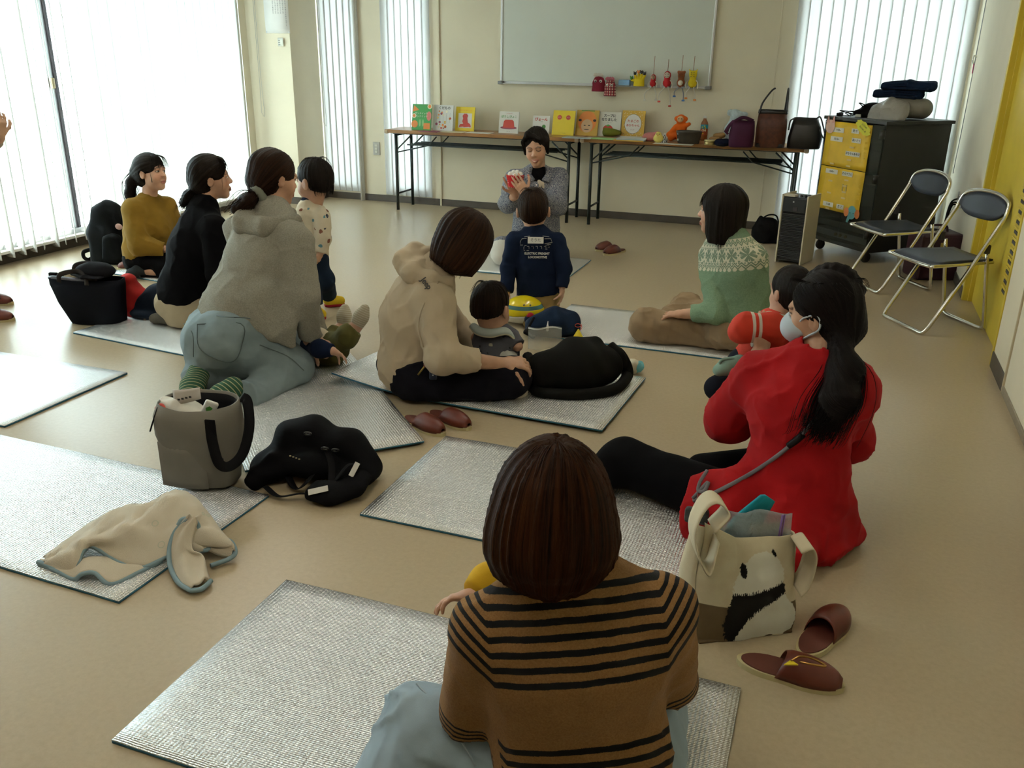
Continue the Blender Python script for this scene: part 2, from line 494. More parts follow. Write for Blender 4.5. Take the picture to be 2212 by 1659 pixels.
def soft_obj(name, prims, h, m, parent=None, disp=None, dmax=0.0, attrs=None, extra=None, clip=None):
    """blended shape as one mesh object under its thing; attrs(V) -> {name: (array, kind)} worked out on the surface"""
    V, Q = soft(prims, h, disp, clip, dmax)
    if extra: V, Q = join([(V, Q)]+extra)
    org = np.array(parent.location) if parent is not None else np.zeros(3)
    me = np_mesh(name, V-org, Q)
    if attrs:
        for k, (a, kd) in attrs(V).items(): set_attr(me, k, a, kd)
    return link(name, me, m, parent)
RX90 = Matrix.Rotation(PI/2, 4, 'X')
def flat(parent, name, poly, m, layer=1, y0=0.0, th=0.0007):
    """a printed or glued flat shape standing in the local XZ plane, facing -Y"""
    return MB().prism(poly, y0+th*(layer-1), y0+th*layer, M=RX90).build(name, m, parent)
def disc(cx, cz, rx, rz=None, n=20, a0=0.0):
    rz = rx if rz is None else rz
    return [(cx+rx*math.cos(a0+2*PI*i/n), cz+rz*math.sin(a0+2*PI*i/n)) for i in range(n)]
def rect(x0, z0, x1, z1): return [(x0, z0), (x1, z0), (x1, z1), (x0, z1)]
def words(parent, s, size, x, z, m, y=-0.0008, bold=0.0, rot=0.0):
    return text_mesh('lettering', s, size, m, parent, Matrix.Translation((x, y, z)) @ RX90 @ Matrix.Rotation(rot, 4, 'Z'), 0.0002, bold=bold)
def loft(rings, n=36, open_top=False, jit=0.0, seed=1):
    """rings: (z, rx, ry, cx, cy, power) superellipse sections; returns grid [u][v] of points"""
    G = []
    for j in range(n):
        t = 2*PI*j/n; row = []
        for (z, rx, ry, cx, cy, p) in rings:
            c, s = math.cos(t), math.sin(t)
            x = math.copysign(abs(c)**(2/p), c)*rx+cx; y = math.copysign(abs(s)**(2/p), s)*ry+cy
            row.append((x, y, z))
        G.append(row)
    G = np.array(G)
    if jit > 0:
        q = np.asarray(G)*np.array([14, 14, 9])+seed*3.7
        G = G+np.stack([vnoise(q), vnoise(q+31), vnoise(q+77)*0.5], -1)*jit
    return G
def loft_mb(rings, n=36, jit=0.0, seed=1, cap0=True, cap1=True, thick=0.0):
    mb_ = MB(); G = loft(rings, n, jit=jit, seed=seed); mb_.sheet(G, thick, closed_u=True)
    if thick == 0.0:
        for k, c in ((0, cap0), (len(rings)-1, cap1)):
            if c:
                vs = [mb_.bm.verts.new(G[i, k]) for i in range(n)]; f = mb_.bm.faces.new(vs); f.material_index = mb_.mi
    return mb_
# ------------------------------------------------------------------ the room
XL, XR, YB, YF, ZC = -5.45, 0.84, 8.05, -2.6, 2.55
M_wall = mat('cream_wallpaper', (0.80, 0.73, 0.56), 0.85, var=0.03, vscale=3, bump=0.25, bscale=260, bdist=0.001, spec=0.2)
M_ceil = mat('ceiling_board', (0.86, 0.85, 0.80), 0.9, var=0.03)
M_base = mat('baseboard_vinyl', (0.085, 0.07, 0.055), 0.5, var=0.1)
M_white = mat('white_trim', (0.78, 0.78, 0.74), 0.4, var=0.02)
M_yellow = mat('yellow_door_paint', (0.62, 0.46, 0.045), 0.45, var=0.06, vscale=5)
M_alu = mat('aluminium', (0.62, 0.63, 0.64), 0.35, 0.9, var=0.04)
M_dark = mat('dark_gasket', (0.05, 0.045, 0.05), 0.6)
def floor_mat():
    t = NT('vinyl_floor'); v = t.coord('Object')
    a = t.noise(v, 1.3, 4.0); b = t.noise(v, 60.0, 4.0, 0.7)
    c = t.ramp(a, [(0.3, (0.445, 0.350, 0.220)), (0.7, (0.47, 0.372, 0.236))])
    c = t.mix(0.10, c, t.ramp(b, [(0.3, (0.25, 0.2, 0.13)), (0.7, (0.8, 0.7, 0.5))]))
    t.col(c)
    t.set(Roughness=0.3)
    t.b.inputs['Specular IOR Level'].default_value = 0.45
    t.bump(t.noise(v, 35.0, 3.0), 0.05, 0.001)
    return t.m
M_floor = floor_mat()
struct('floor', MB().box((-2.3, 2.7, -0.05), (6.9, 11.2, 0.1)), M_floor)
struct('ceiling', MB().box((-2.3, 2.7, ZC+0.05), (6.9, 11.2, 0.1)), M_ceil)
# back wall with three window openings
WB = [(-4.97, -4.56), (-4.25, -3.80), (-0.46, 0.79)]; WZ0, WZ1 = 0.12, 2.25
mb = MB(); T = 0.16; yc = YB+T/2
def wx(a, b, z0, z1): mb.box(((a+b)/2, yc, (z0+z1)/2), (b-a, T, z1-z0))
xs = [XL-0.2]+[x for w_ in WB for x in w_]+[XR+0.3]
for i in range(0, len(xs), 2): wx(xs[i], xs[i+1], 0, ZC)
for a, b in WB: wx(a, b, 0, WZ0); wx(a, b, WZ1, ZC)
struct('wall_back', mb, M_wall)
# left wall with the long window, and the pillar in the far corner
LY0, LY1, LZ0, LZ1 = 2.3, 7.42, 0.10, 2.25
mb = MB()
def wy(a, b, z0, z1): mb.box((XL-T/2, (a+b)/2, (z0+z1)/2), (T, b-a, z1-z0))
wy(YF, LY0, 0, ZC); wy(LY1, YB, 0, ZC); wy(LY0, LY1, 0, LZ0); wy(LY0, LY1, LZ1, ZC)
mb.box(((XL-4.98)/2, (7.55+YB)/2, ZC/2), (XL*-1-4.98, YB-7.55, ZC))
struct('wall_left', mb, M_wall)
# right wall: plain end, yellow recess, near panels
mb = MB()
mb.box((XR+0.06+0.2, (6.14+YB)/2, ZC/2), (0.52, YB-6.14, ZC))
mb.box((XR+0.26+0.2, (4.74+6.14)/2, ZC/2), (0.70, 1.40, ZC))
mb.box((XR+0.06+0.2, (YF+4.74)/2, ZC/2), (0.52, 4.74-YF, ZC))
struct('wall_right', mb, M_wall)
struct('wall_front', MB().box((-2.3, YF-0.05, ZC/2), (6.9, 0.1, ZC)), M_wall)
for nm, c, s in (('baseboard_back', ((-4.98-0.0)/2+XR/2, YB-0.004, 0.033), (XR+4.98, 0.008, 0.066)),
                 ('baseboard_pillar', (-4.976, 7.80, 0.033), (0.008, 0.50, 0.066)),
                 ('baseboard_pillar_front', (-5.215, 7.546, 0.033), (0.47, 0.008, 0.066)),
                 ('baseboard_left', (XL+0.004, (YF+7.55)/2, 0.042), (0.008, 7.55-YF, 0.084)),
                 ('baseboard_right', (XR-0.004, (6.15+YB)/2, 0.035), (0.008, YB-6.15, 0.07)),
                 ('baseboard_near', (XR-0.004, 4.545, 0.04), (0.008, 0.39, 0.08))):
    struct(nm, MB().box(c, s, 0.002), M_base)
struct('baseboard_near_panel', MB().box((XR-0.004, 0.9, 0.018), (0.008, 6.88, 0.036), 0.002), mat('dull_metal_strip', (0.35, 0.3, 0.22), 0.5, 0.3))
struct('trim_1', MB().box((XR-0.003, 4.345, 1.25), (0.012, 0.014, 2.5), 0.003), mat('pale_joint_strip', (0.6, 0.5, 0.33), 0.5))
# yellow door frame and louvred door inside the recess
d1 = struct('door_1', MB().box((0.905, 5.44, 1.02), (0.03, 1.30, 2.04), 0.004), M_yellow)
for i in range(15):
    z = 0.32+i*0.052
    MB().box((0.886, 5.02, z), (0.014, 0.30, 0.010), 0.003, M=Matrix.Translation((0.886, 5.02, z)) @ Matrix.Rotation(0.6, 4, 'Y') @ Matrix.Translation((-0.886, -5.02, -z))).build('louvre_slat', M_yellow, d1)
    MB().box((0.8885, 5.02, z-0.022), (0.006, 0.29, 0.016)).build('louvre_gap', M_dark, d1)
tr = struct('trim_2', MB().box((0.888, 6.115, 1.05), (0.11, 0.05, 2.10), 0.003), M_yellow)
MB().box((0.883, 6.087, 1.05), (0.034, 0.012, 2.10), 0.002).build('frame_stop', M_yellow, tr)
struct('trim_3', MB().box((0.864, 4.755, 1.05), (0.06, 0.035, 2.10), 0.003), M_yellow)
# ---- windows
def glass_mat():
    t = NT('window_glass')
    tr_ = t.node('ShaderNodeBsdfTransparent'); gl = t.node('ShaderNodeBsdfGlossy'); gl.inputs['Roughness'].default_value = 0.02
    tr_.inputs[0].default_value = (0.95, 0.98, 0.97, 1)
    mx = t.node('ShaderNodeMixShader'); mx.inputs[0].default_value = 0.05; t.ln(tr_, 0, mx, 1); t.ln(gl, 0, mx, 2); t.ln(mx, 0, t.out, 0)
    return t.m
M_glass = glass_mat()
w1 = struct('window_1', MB().box((XL-0.05, (LY0+LY1)/2, LZ0+0.02), (0.14, LY1-LY0, 0.04), 0.004).box((XL-0.05, (LY0+LY1)/2, LZ1-0.02), (0.14, LY1-LY0, 0.04), 0.004)
            .box((XL-0.05, LY0+0.02, (LZ0+LZ1)/2), (0.12, 0.04, LZ1-LZ0), 0.004).box((XL-0.05, LY1-0.02, (LZ0+LZ1)/2), (0.12, 0.04, LZ1-LZ0), 0.004), M_alu)
MB().box((XL+0.03, (LY0+LY1)/2, LZ0-0.008), (0.10, LY1-LY0, 0.022), 0.004).build('window_sill', M_white, w1)
fy = [2.32, 3.2, 4.15, 5.20, 6.24, 7.40]
for i in range(len(fy)-1):
    a, b = fy[i], fy[i+1]; x = XL-0.045-0.03*(i % 2)
    MB().box((x, (a+b)/2, (LZ0+LZ1)/2), (0.006, b-a-0.02, LZ1-LZ0-0.06)).build('pane', M_glass, w1)
for i, y in enumerate(fy[1:-1]):
    wd = 0.055 if i == 2 else 0.016
    MB().box((XL-0.03, y-wd/2 if i == 2 else y, (LZ0+LZ1)/2), (0.05, wd, LZ1-LZ0), 0.004).build('mullion', M_alu, w1)
    if i == 2: MB().box((XL-0.004, y+0.010, (LZ0+LZ1)/2), (0.03, 0.022, LZ1-LZ0), 0.003).build('gasket', M_dark, w1)
    if i == 3: MB().box((XL-0.004, y, (LZ0+LZ1)/2), (0.014, 0.026, LZ1-LZ0), 0.003).build('gasket', mat('grey_gasket', (0.12, 0.15, 0.16), 0.5), w1)
MB().box((XL-0.003, 7.33, (LZ0+LZ1)/2), (0.02, 0.02, LZ1-LZ0), 0.003).build('gasket', _MC['grey_gasket'], w1)
MB().box((XL+0.012, 5.165, 1.19), (0.03, 0.028, 0.075), 0.006).build('window_lock', mat('bronze_lock', (0.28, 0.23, 0.13), 0.4, 0.5), w1)
for k, (a, b) in enumerate(WB):
    w_ = struct('window_%d' % (k+2), MB().box((a+0.012, YB+0.06, 1.18), (0.024, 0.1, 2.13), 0.004).box((b-0.012, YB+0.06, 1.18), (0.024, 0.1, 2.13), 0.004)
                .box(((a+b)/2, YB+0.06, WZ0+0.015), (b-a, 0.1, 0.03), 0.004).box(((a+b)/2, YB+0.06, WZ1-0.015), (b-a, 0.1, 0.03), 0.004), M_alu)
    MB().box(((a+b)/2, YB+0.07, 1.18), (b-a-0.04, 0.006, 2.08)).build('pane', M_glass, w_)
# ---- vertical blinds: every slat hangs on its own
def slat_mat(name, col, tr_w):
    t = NT(name)
    d = t.node('ShaderNodeBsdfDiffuse'); d.inputs[0].default_value = (*col, 1)
    g = t.node('ShaderNodeBsdfTranslucent'); g.inputs[0].default_value = (*col, 1)
    n = t.node('ShaderNodeBump'); n.inputs['Strength'].default_value = 0.1; n.inputs['Distance'].default_value = 0.001
    v = t.noise(t.mapping(t.coord('Object'), (300, 300, 12)), 4.0, 2.0); t.t.links.new(v, n.inputs['Height']); t.ln(n, 0, d, 'Normal')
    mx = t.node('ShaderNodeMixShader'); mx.inputs[0].default_value = tr_w
    t.ln(d, 0, mx, 1); t.ln(g, 0, mx, 2); t.ln(mx, 0, t.out, 0); return t.m
M_slat = slat_mat('sheer_blind_cloth', (0.94, 0.94, 0.91), 0.6)
M_slatb = slat_mat('blind_cloth', (0.90, 0.91, 0.90), 0.34)
def slat_mesh(w_, h):
    mb_ = MB(); G = [[(x, 0.006*(1-(2*x/w_)**2), z) for z in (0.0, 0.03, h*0.5, h)] for x in np.linspace(-w_/2, w_/2, 5)]
    mb_.sheet(G, 0.0012)
    mb_.box((0, 0.003, 0.014), (w_*0.96, 0.004, 0.024)); return mb_
rnd = random.Random(3)
def blind(name, label, x0, y0, x1, y1, z0, z1, angles, sw, m, pull=None):
    b = thing(name, label, 'blinds', (x0, y0, z0))
    L = math.hypot(x1-x0, y1-y0); n = len(angles); ux, uy = (x1-x0)/L, (y1-y0)/L
    proto = slat_mesh(sw, z1-z0).build('slat', m, b)
    for i, a in enumerate(angles):
        o = proto if i == 0 else proto.copy()
        if i: COL.objects.link(o); o.parent = b
        s_ = (i+0.5)/n*L
        o.location = (ux*s_, uy*s_, 0); o.rotation_euler = (0, 0, math.atan2(uy, ux)+math.radians(a))
    MB().box((ux*L/2, uy*L/2, z1-z0+0.02), (max(0.045, abs(ux)*L), max(0.045, abs(uy)*L), 0.04), 0.004).build('head_rail', M_white, b)
    if pull:
        mbp = MB()
        for dx in (0, 0.012): mbp.tube(smooth_path([(pull[0]+dx-x0, pull[1]+dx*0.5-y0, z1-z0), (pull[0]+dx*1.5-x0, pull[1]-y0, pull[2]+0.3-z0), (pull[0]+dx*3-x0, pull[1]-0.01-y0, pull[2]-z0)], 5), 0.0016, 5)
        mbp.tube(smooth_path([(pull[0]-x0, pull[1]-y0, pull[2]-z0), (pull[0]+0.018-x0, pull[1]-y0, pull[2]-0.03-z0), (pull[0]+0.036-x0, pull[1]-0.01-y0, pull[2]-z0)], 6), 0.0016, 5)
        mbp.build('pull_cord', mat('cord_grey', (0.35, 0.36, 0.36), 0.6), b)
    return b
A = []
y = LY0
ns = int((7.46-LY0)/0.098)
for i in range(ns):
    yy = LY0+(i+0.5)*0.098
    if yy < 4.75: A.append(76+rnd.uniform(-8, 8))
    elif yy < 4.95: A.append([76, 48][i % 2]+rnd.uniform(-4, 4))
    elif yy < 5.36: A.append(47+rnd.uniform(-4, 4))
    elif abs(yy-6.24) < 0.05: A.append(41)
    elif abs(yy-7.33) < 0.05: A.append(36)
    elif yy < 5.8: A.append(-18+rnd.uniform(-12, 12))
    else: A.append(-10+rnd.uniform(-5, 5))
blind('vertical_blind', 'long sheer white vertical blind over the big sliding window', XL+0.075, LY0, XL+0.075, LY0+ns*0.098, 0.055, 2.3, A, 0.10, M_slat, pull=(XL+0.16, 7.46, 0.86))
blind('vertical_blind', 'narrow white vertical blind beside the pillar corner', WB[0][0]+0.01, YB-0.022, WB[0][1]+0.015, YB-0.022, 0.085, 2.3, [-4, -9, -3, -5, -3, -4], 0.09, M_slatb, pull=(-4.93, YB-0.07, 0.75))
blind('vertical_blind', 'narrow white vertical blind behind the end of the left table', WB[1][0]-0.03, YB-0.022, WB[1][1]+0.02, YB-0.022, 0.075, 2.3, [-3, -4, -14, -5, -12, -5, -4], 0.088, M_slatb)
blind('vertical_blind', 'wide white vertical blind behind the black cabinet', WB[2][0]-0.03, YB-0.022, WB[2][1]+0.03, YB-0.022, 0.075, 2.3, [-5, -9, -4, -5, -10, -4, -5, -4, -9, -5, -4, -6, -8, -5, 14], 0.096, M_slatb)
struct('trim_4', MB().cyl((-4.548, YB-0.06, 0), (-4.548, YB-0.06, 2.5), 0.011).box((-4.548, YB-0.025, 1.25), (0.02, 0.05, 2.5)), M_white)
struct('trim_5', MB().box((-3.685, YB-0.008, 1.25), (0.018, 0.016, 2.5), 0.003), M_wall)
struct('trim_6', MB().box((-0.62, YB-0.003, 1.25), (0.01, 0.006, 2.5), 0.002), M_wall)
o = thing('wall_outlet', 'grey wall plate with light switches below the table edge', 'outlet', (-4.387, YB-0.004, 0.52))
MB().box((0, 0, 0), (0.075, 0.012, 0.125), 0.003).build('plate', mat('outlet_grey', (0.45, 0.43, 0.38), 0.5), o)
for dz in (-0.03, 0.0, 0.03): MB().box((0, -0.008, dz), (0.03, 0.008, 0.022), 0.002).build('socket', mat('outlet_ivory', (0.7, 0.68, 0.58), 0.5), o)
# ---- paper notices on the pillar
M_paper = mat('notice_paper', (0.82, 0.81, 0.76), 0.8, var=0.02)
M_ink = mat('ink', (0.06, 0.06, 0.06), 0.8, var=0)
p0 = onY(575, 72, 7.548); p1 = onY(622, 0, 7.548)
n1 = thing('paper_notice', 'white paper notice with columns of handwriting on the pillar', 'notice', ((p0[0]+p1[0])/2, 7.548, p0[2]))
pw = p1[0]-p0[0]
MB().sheet([[(x, -0.002-0.004*math.sin(z*9), z) for z in np.linspace(0, 0.33, 8)] for x in (-pw/2, 0, pw/2)], 0.0006).build('sheet', M_paper, n1)
rr = random.Random(5)
for cx in range(6):
    x = pw/2-0.03-cx*0.027; tx = ''.join(rr.choice('うたえほんのおはなしをきこうみんなでてあそび') for _ in range(rr.choice([9, 13, 16])))
    for j, ch in enumerate(tx):
        text_mesh('lettering', ch, 0.013, M_ink, n1, Matrix.Translation((x, -0.008, 0.30-j*0.0155)) @ Matrix.Rotation(PI/2, 4, 'X'), 0.0002)
for x in (-pw/2+0.01, pw/2-0.01): MB().cyl((x, -0.001, 0.012), (x, -0.009, 0.012), 0.004, n=8).build('pin', M_alu, n1)
p0 = onY(601, 100, 7.548)
n2 = thing('paper_notice', 'small curled paper slip pinned to the pillar under the notice', 'notice', (p0[0], 7.548, p0[2]))
MB().sheet([[(x, -0.003-0.016*max(0, x/0.07)**2, z) for z in (0, 0.04, 0.075)] for x in np.linspace(0, 0.07, 6)], 0.0006).build('sheet', mat('slip_paper', (0.75, 0.75, 0.66), 0.8), n2)
for k in range(3): MB().box((0.025, -0.005, 0.015+k*0.018), (0.035, 0.001, 0.004)).build('lettering', M_ink, n2)
# ---- outside: balcony, railing, pale building across the way
M_ext = mat('outside_concrete', (0.62, 0.66, 0.66), 0.9, var=0.05)
struct('ceiling_added_sunshade', MB().box((-6.36, 3.4, 2.62), (1.62, 12.6, 0.14)), M_ext)  # unseen slab, added to keep direct sun off the blinds and floor
struct('floor_balcony', MB().box((-6.35, 3.4, -0.08), (1.6, 12.0, 0.1)), M_ext)
rl = thing('balcony_railing', 'pale picket railing of the balcony outside the big window', 'railing', (-7.1, 3.4, -0.03))
M_rail = mat('railing_paint', (0.7, 0.73, 0.72), 0.6)
for z in (0.15, 0.75, 1.05): MB().box((0, 0, z), (0.04, 11.6, 0.03), 0.004).build('rail', M_rail, rl)
pk = MB().box((0, 0, 0.52), (0.02, 0.02, 1.06)).build('picket', M_rail, rl); pk.location = (0, -5.7, 0)
for i in range(1, 96):
    c = pk.copy(); COL.objects.link(c); c.parent = rl; c.location = (0, -5.7+i*0.12, 0)
bd = thing('outside_building', 'pale building across the way seen faintly through the sheer blind', 'building', (-16.0, 11.0, -6.0))
MB().box((0, 0, 7.0), (4.0, 26.0, 14.0)).build('wall', mat('building_render', (0.66, 0.72, 0.74), 0.9), bd)
gm = mat('building_glass', (0.22, 0.34, 0.36), 0.3)
wp = None
for i in range(11):
    for j in range(3):
        if wp is None: wp = MB().box((2.01, 0, 0), (0.06, 0.9, 1.1)).build('window', gm, bd); c = wp
        else: c = wp.copy(); COL.objects.link(c); c.parent = bd
        c.location = (0, -11.5+i*2.2, 3.2+j*2.9)
# ---- unseen ceiling lamps, added as fill light for the room
tm = NT('fill_lamp_tube'); tm.col((0.9, 0.9, 0.9)); tm.b.inputs['Emission Color'].default_value = (1.0, 0.93, 0.80, 1); tm.b.inputs['Emission Strength'].default_value = 26.0; M_fill_tube = tm.m
for i, (x, y) in enumerate(((-3.6, 1.2), (-1.0, 1.2), (-3.6, 4.6), (-1.0, 4.6))):
    l = thing('added_fill_lamp', 'long white fluorescent ceiling lamp', 'lamp', (x, y, ZC), group='added ceiling fill lamps')
    MB().box((0, 0, -0.03), (0.16, 1.24, 0.06), 0.01).build('housing', M_white, l)
    for s_ in (-0.055, 0.055): MB().cyl((s_, -0.59, -0.085), (s_, 0.59, -0.085), 0.014, n=12).build('tube', M_fill_tube, l)
# ------------------------------------------------------------------ furniture along the back wall
TZ = 0.748
M_top = mat('table_wood', (0.34, 0.16, 0.05), 0.32, var=0.18, vscale=4)
M_tleg = mat('table_leg_paint', (0.018, 0.028, 0.026), 0.45, var=0.1)
def folding_table(label, x0, x1):
    L = x1-x0
    t = thing('folding_table', label, 'table', (x0, 7.62, 0), group='folding tables along the back wall')
    mb_ = MB().box((L/2, 0.19, TZ-0.016), (L, 0.38, 0.032), 0.006); mb_.build('tabletop', M_top, t)
    MB().box((L/2, 0.19, TZ-0.035), (L-0.14, 0.34, 0.008)).build('underside', M_tleg, t)
    for sx in (0.09, L-0.09):
        s = 1 if sx < L/2 else -1
        for y in (0.045, 0.365):
            MB().cyl((sx, y, 0), (sx, y, TZ-0.035), 0.0145, n=14).build('leg', M_tleg, t)
            MB().tube([(sx, y, TZ-0.19), (sx+s*0.16, y, TZ-0.045)], 0.007, 8).tube([(sx, y, TZ-0.21), (sx+s*0.34, y, TZ-0.13), (sx+s*0.42, y, TZ-0.05)], 0.006, 8).build('brace', M_tleg, t)
        MB().cyl((sx, 0.045, 0.155), (sx, 0.365, 0.155), 0.009, n=10).build('stretcher', M_tleg, t)
        MB().cyl((sx, 0.045, TZ-0.05), (sx, 0.365, TZ-0.05), 0.010, n=10).build('crossbar', M_tleg, t)
    for y in (0.06, 0.14, 0.21, 0.28, 0.36): MB().cyl((0.20, y, TZ-0.135), (L-0.20, y, TZ-0.135), 0.006, n=8).build('shelf_rod', M_tleg, t)
    for sx in (0.012, L-0.012): MB().box((sx, 0.012, TZ-0.018), (0.04, 0.04, 0.04), 0.012).build('corner_guard', mat('corner_guard', (0.55, 0.42, 0.28), 0.6), t)
    return t
folding_table('brown folding table holding only picture books', -4.06, -2.18)
folding_table('brown folding table holding the plush toys and handbags', -2.155, -0.265)
# whiteboard
wb = thing('whiteboard', 'wide wall-mounted whiteboard with a thin aluminium frame', 'whiteboard', (-2.10, YB, 1.17))
MB().box((0, -0.012, 0.50), (1.89, 0.014, 0.97)).build('panel', mat('whiteboard_face', (0.72, 0.76, 0.69), 0.28, var=0.03, vscale=2), wb)
for nm, c, s in (('frame_bottom', (0, -0.014, 0.008), (1.92, 0.028, 0.022)), ('frame_top', (0, -0.014, 0.99), (1.92, 0.028, 0.022)), ('frame_side', (-0.95, -0.014, 0.5), (0.02, 0.028, 1.0)), ('frame_side', (0.95, -0.014, 0.5), (0.02, 0.028, 1.0))):
    MB().box(c, s, 0.003).build(nm, M_alu, wb)
MB().box((0, -0.045, 0.0), (1.88, 0.05, 0.006), 0.002).build('pen_tray', M_alu, wb)
for sx in (-0.945, 0.945): MB().box((sx, -0.04, 0.006), (0.05, 0.066, 0.03), 0.006).build('corner_cap', mat('corner_cap', (0.25, 0.26, 0.27), 0.5), wb)
# ---- picture books standing on the tables
C_red, C_wht = mat('print_red', (0.55, 0.05, 0.03), 0.5), mat('print_white', (0.82, 0.80, 0.74), 0.5, var=0.02)
C_yel = mat('print_yellow', (0.80, 0.60, 0.02), 0.45, var=0.03); C_org = mat('print_orange', (0.75, 0.24, 0.04), 0.5); C_grn = mat('print_green', (0.08, 0.30, 0.05), 0.5)
C_dk = mat('print_dark', (0.04, 0.04, 0.04), 0.6, var=0); C_pnk = mat('print_pink', (0.70, 0.22, 0.18), 0.5); C_lgr = mat('print_lightgreen', (0.30, 0.55, 0.22), 0.5)
C_pur = mat('print_plum', (0.28, 0.05, 0.10), 0.5); C_crm = mat('print_cream', (0.80, 0.72, 0.50), 0.5); C_och = mat('print_ochre', (0.60, 0.36, 0.05), 0.5)
C_pages = mat('book_pages', (0.75, 0.72, 0.62), 0.8)
def book(label, l, r, yt, yb, cover, lean=10.0, th=0.012):
    b = fl((l+r)/2, yb, TZ)
    if b[1] > 7.93: b = onY((l+r)/2, yb, 7.93); b[2] = TZ
    wd = (r-l)/FPX*np.linalg.norm((b-CPOS)@FWD)
    hg = (onY((l+r)/2, yt, b[1]+0.03)[2]-TZ)/math.cos(math.radians(lean))
    t = thing('picture_book', label, 'book', b, 0, 'picture books standing on the tables')
    t.rotation_euler = (math.radians(-lean), 0, 0)
    MB().box((0, 0.001, hg/2), (wd, 0.002, hg), 0.0006).box((0, th-0.001, hg/2), (wd, 0.002, hg), 0.0006).box((-wd/2+0.001, th/2, hg/2), (0.002, th, hg)).build('cover', cover, t)
    MB().box((0.001, th/2, hg/2), (wd-0.006, th-0.004, hg-0.006)).build('pages', C_pages, t)
    return t, wd, hg
t, W_, H_ = book('green picture book cover with eggs, slices and ham shapes', 887, 932, 225, 281, mat('cover_green', (0.05, 0.33, 0.07), 0.45))
for k, (x, z, r) in enumerate(((0.40, 0.92, 0.12), (-0.40, 0.55, 0.11), (-0.36, 0.23, 0.17))):
    flat(t, 'print', disc(x*W_, z*H_, r*W_), C_org if k == 2 else C_crm); flat(t, 'print', disc(x*W_, z*H_, r*W_*0.6), C_org, 2)
flat(t, 'print', disc(0.38*W_, 0.55*H_, 0.12*W_, 0.18*H_), C_pnk)
flat(t, 'print', [(-0.48*W_, 0.70*H_), (-0.15*W_, 0.78*H_), (-0.42*W_, 0.95*H_)], C_org); flat(t, 'print', rect(0.12*W_, 0.04*H_, 0.45*W_, 0.28*H_), C_org)
for x in (-0.08, 0.08): flat(t, 'print', disc(x*W_, 0.28*H_, 0.05*W_, 0.14*H_), C_lgr)
words(t, 'サンドイッチ', 0.022, -0.02*W_, 0.64*H_, C_wht); words(t, 'サンドイッチ', 0.022, -0.02*W_, 0.53*H_, C_wht)
t, W_, H_ = book('white picture book cover strewn with small fruit drawings', 933, 979, 227, 282, mat('cover_white', (0.76, 0.76, 0.72), 0.45, var=0.02))
rr = random.Random(8)
for k in range(22):
    x, z = rr.uniform(-0.4, 0.4)*W_, rr.uniform(0.08, 0.78)*H_
    flat(t, 'print', disc(x, z, rr.uniform(0.03, 0.06)*W_), rr.choice([C_org, C_pur, C_och, C_red, C_crm]))
for k in range(5): flat(t, 'print', rect((-0.35+k*0.17)*W_, 0.3*H_, (-0.34+k*0.17)*W_, 0.7*H_), mat('print_grey', (0.5, 0.5, 0.48), 0.6))
words(t, 'くだもの', 0.03, 0.05*W_, 0.88*H_, C_dk, bold=0.0004)
t, W_, H_ = book('yellow picture book cover with a red ape shape on white', 981, 1025, 231, 283, C_yel)
flat(t, 'print', rect(-0.36*W_, 0.13*H_, 0.36*W_, 0.74*H_), C_wht)
flat(t, 'print', [(x*W_, z*H_) for x, z in ((-0.30, 0.16), (-0.10, 0.18), (0.0, 0.16), (0.22, 0.18), (0.30, 0.15), (0.33, 0.2), (0.28, 0.30), (0.16, 0.36), (0.12, 0.55), (0.16, 0.64), (0.08, 0.72), (-0.05, 0.72), (-0.14, 0.63), (-0.10, 0.52), (-0.14, 0.40), (-0.08, 0.30), (-0.24, 0.28), (-0.28, 0.22))], C_red, 2)
words(t, 'でてこい でてこい', 0.016, 0, 0.85*H_, C_org, bold=0.0003)
t, W_, H_ = book('cream picture book cover with one big red hat', 1075, 1120, 241, 288, C_wht)
flat(t, 'print', disc(0, 0.26*H_, 0.42*W_, 0.07*H_), C_pur); flat(t, 'print', [(-0.30*W_, 0.25*H_), (0.30*W_, 0.25*H_), (0.25*W_, 0.56*H_), (0.18*W_, 0.62*H_), (-0.18*W_, 0.62*H_), (-0.25*W_, 0.56*H_)], C_red, 2)
words(t, 'ぼうし ぴょこ', 0.024, 0, 0.76*H_, C_grn, bold=0.0006); words(t, 'こどものとも', 0.010, 0, 0.91*H_, C_red); words(t, 'さく・え', 0.008, 0, 0.08*H_, C_dk)
t, W_, H_ = book('small white picture book with red title behind the storyteller', 1148, 1186, 250, 290, C_wht)
words(t, 'ぴょーん', 0.03, 0, 0.80*H_, C_red, bold=0.0010); words(t, 'まつおか', 0.008, 0, 0.68*H_, C_dk)
flat(t, 'print', disc(0.1*W_, 0.25*H_, 0.2*W_, 0.13*H_), C_lgr); flat(t, 'print', disc(0.18*W_, 0.42*H_, 0.11*W_), C_grn)
t, W_, H_ = book('plain bright yellow picture book with two red dots', 1190, 1239, 239, 292, C_yel, lean=14)
for x in (-0.2, 0.2): flat(t, 'print', disc(x*W_, 0.72*H_, 0.10*W_), C_red); words(t, 'まる', 0.013, x*W_, 0.72*H_, C_wht, y=-0.0012)
words(t, 'ちいさな', 0.008, 0.05*W_, 0.08*H_, C_dk)
t, W_, H_ = book('picture book with a large brown animal face', 1241, 1290, 238, 293, C_och, lean=14)
flat(t, 'print', disc(0, 0.55*H_, 0.42*W_, 0.42*H_), C_org); flat(t, 'print', disc(0, 0.38*H_, 0.26*W_, 0.26*H_), mat('print_tan', (0.62, 0.40, 0.22), 0.6), 2)
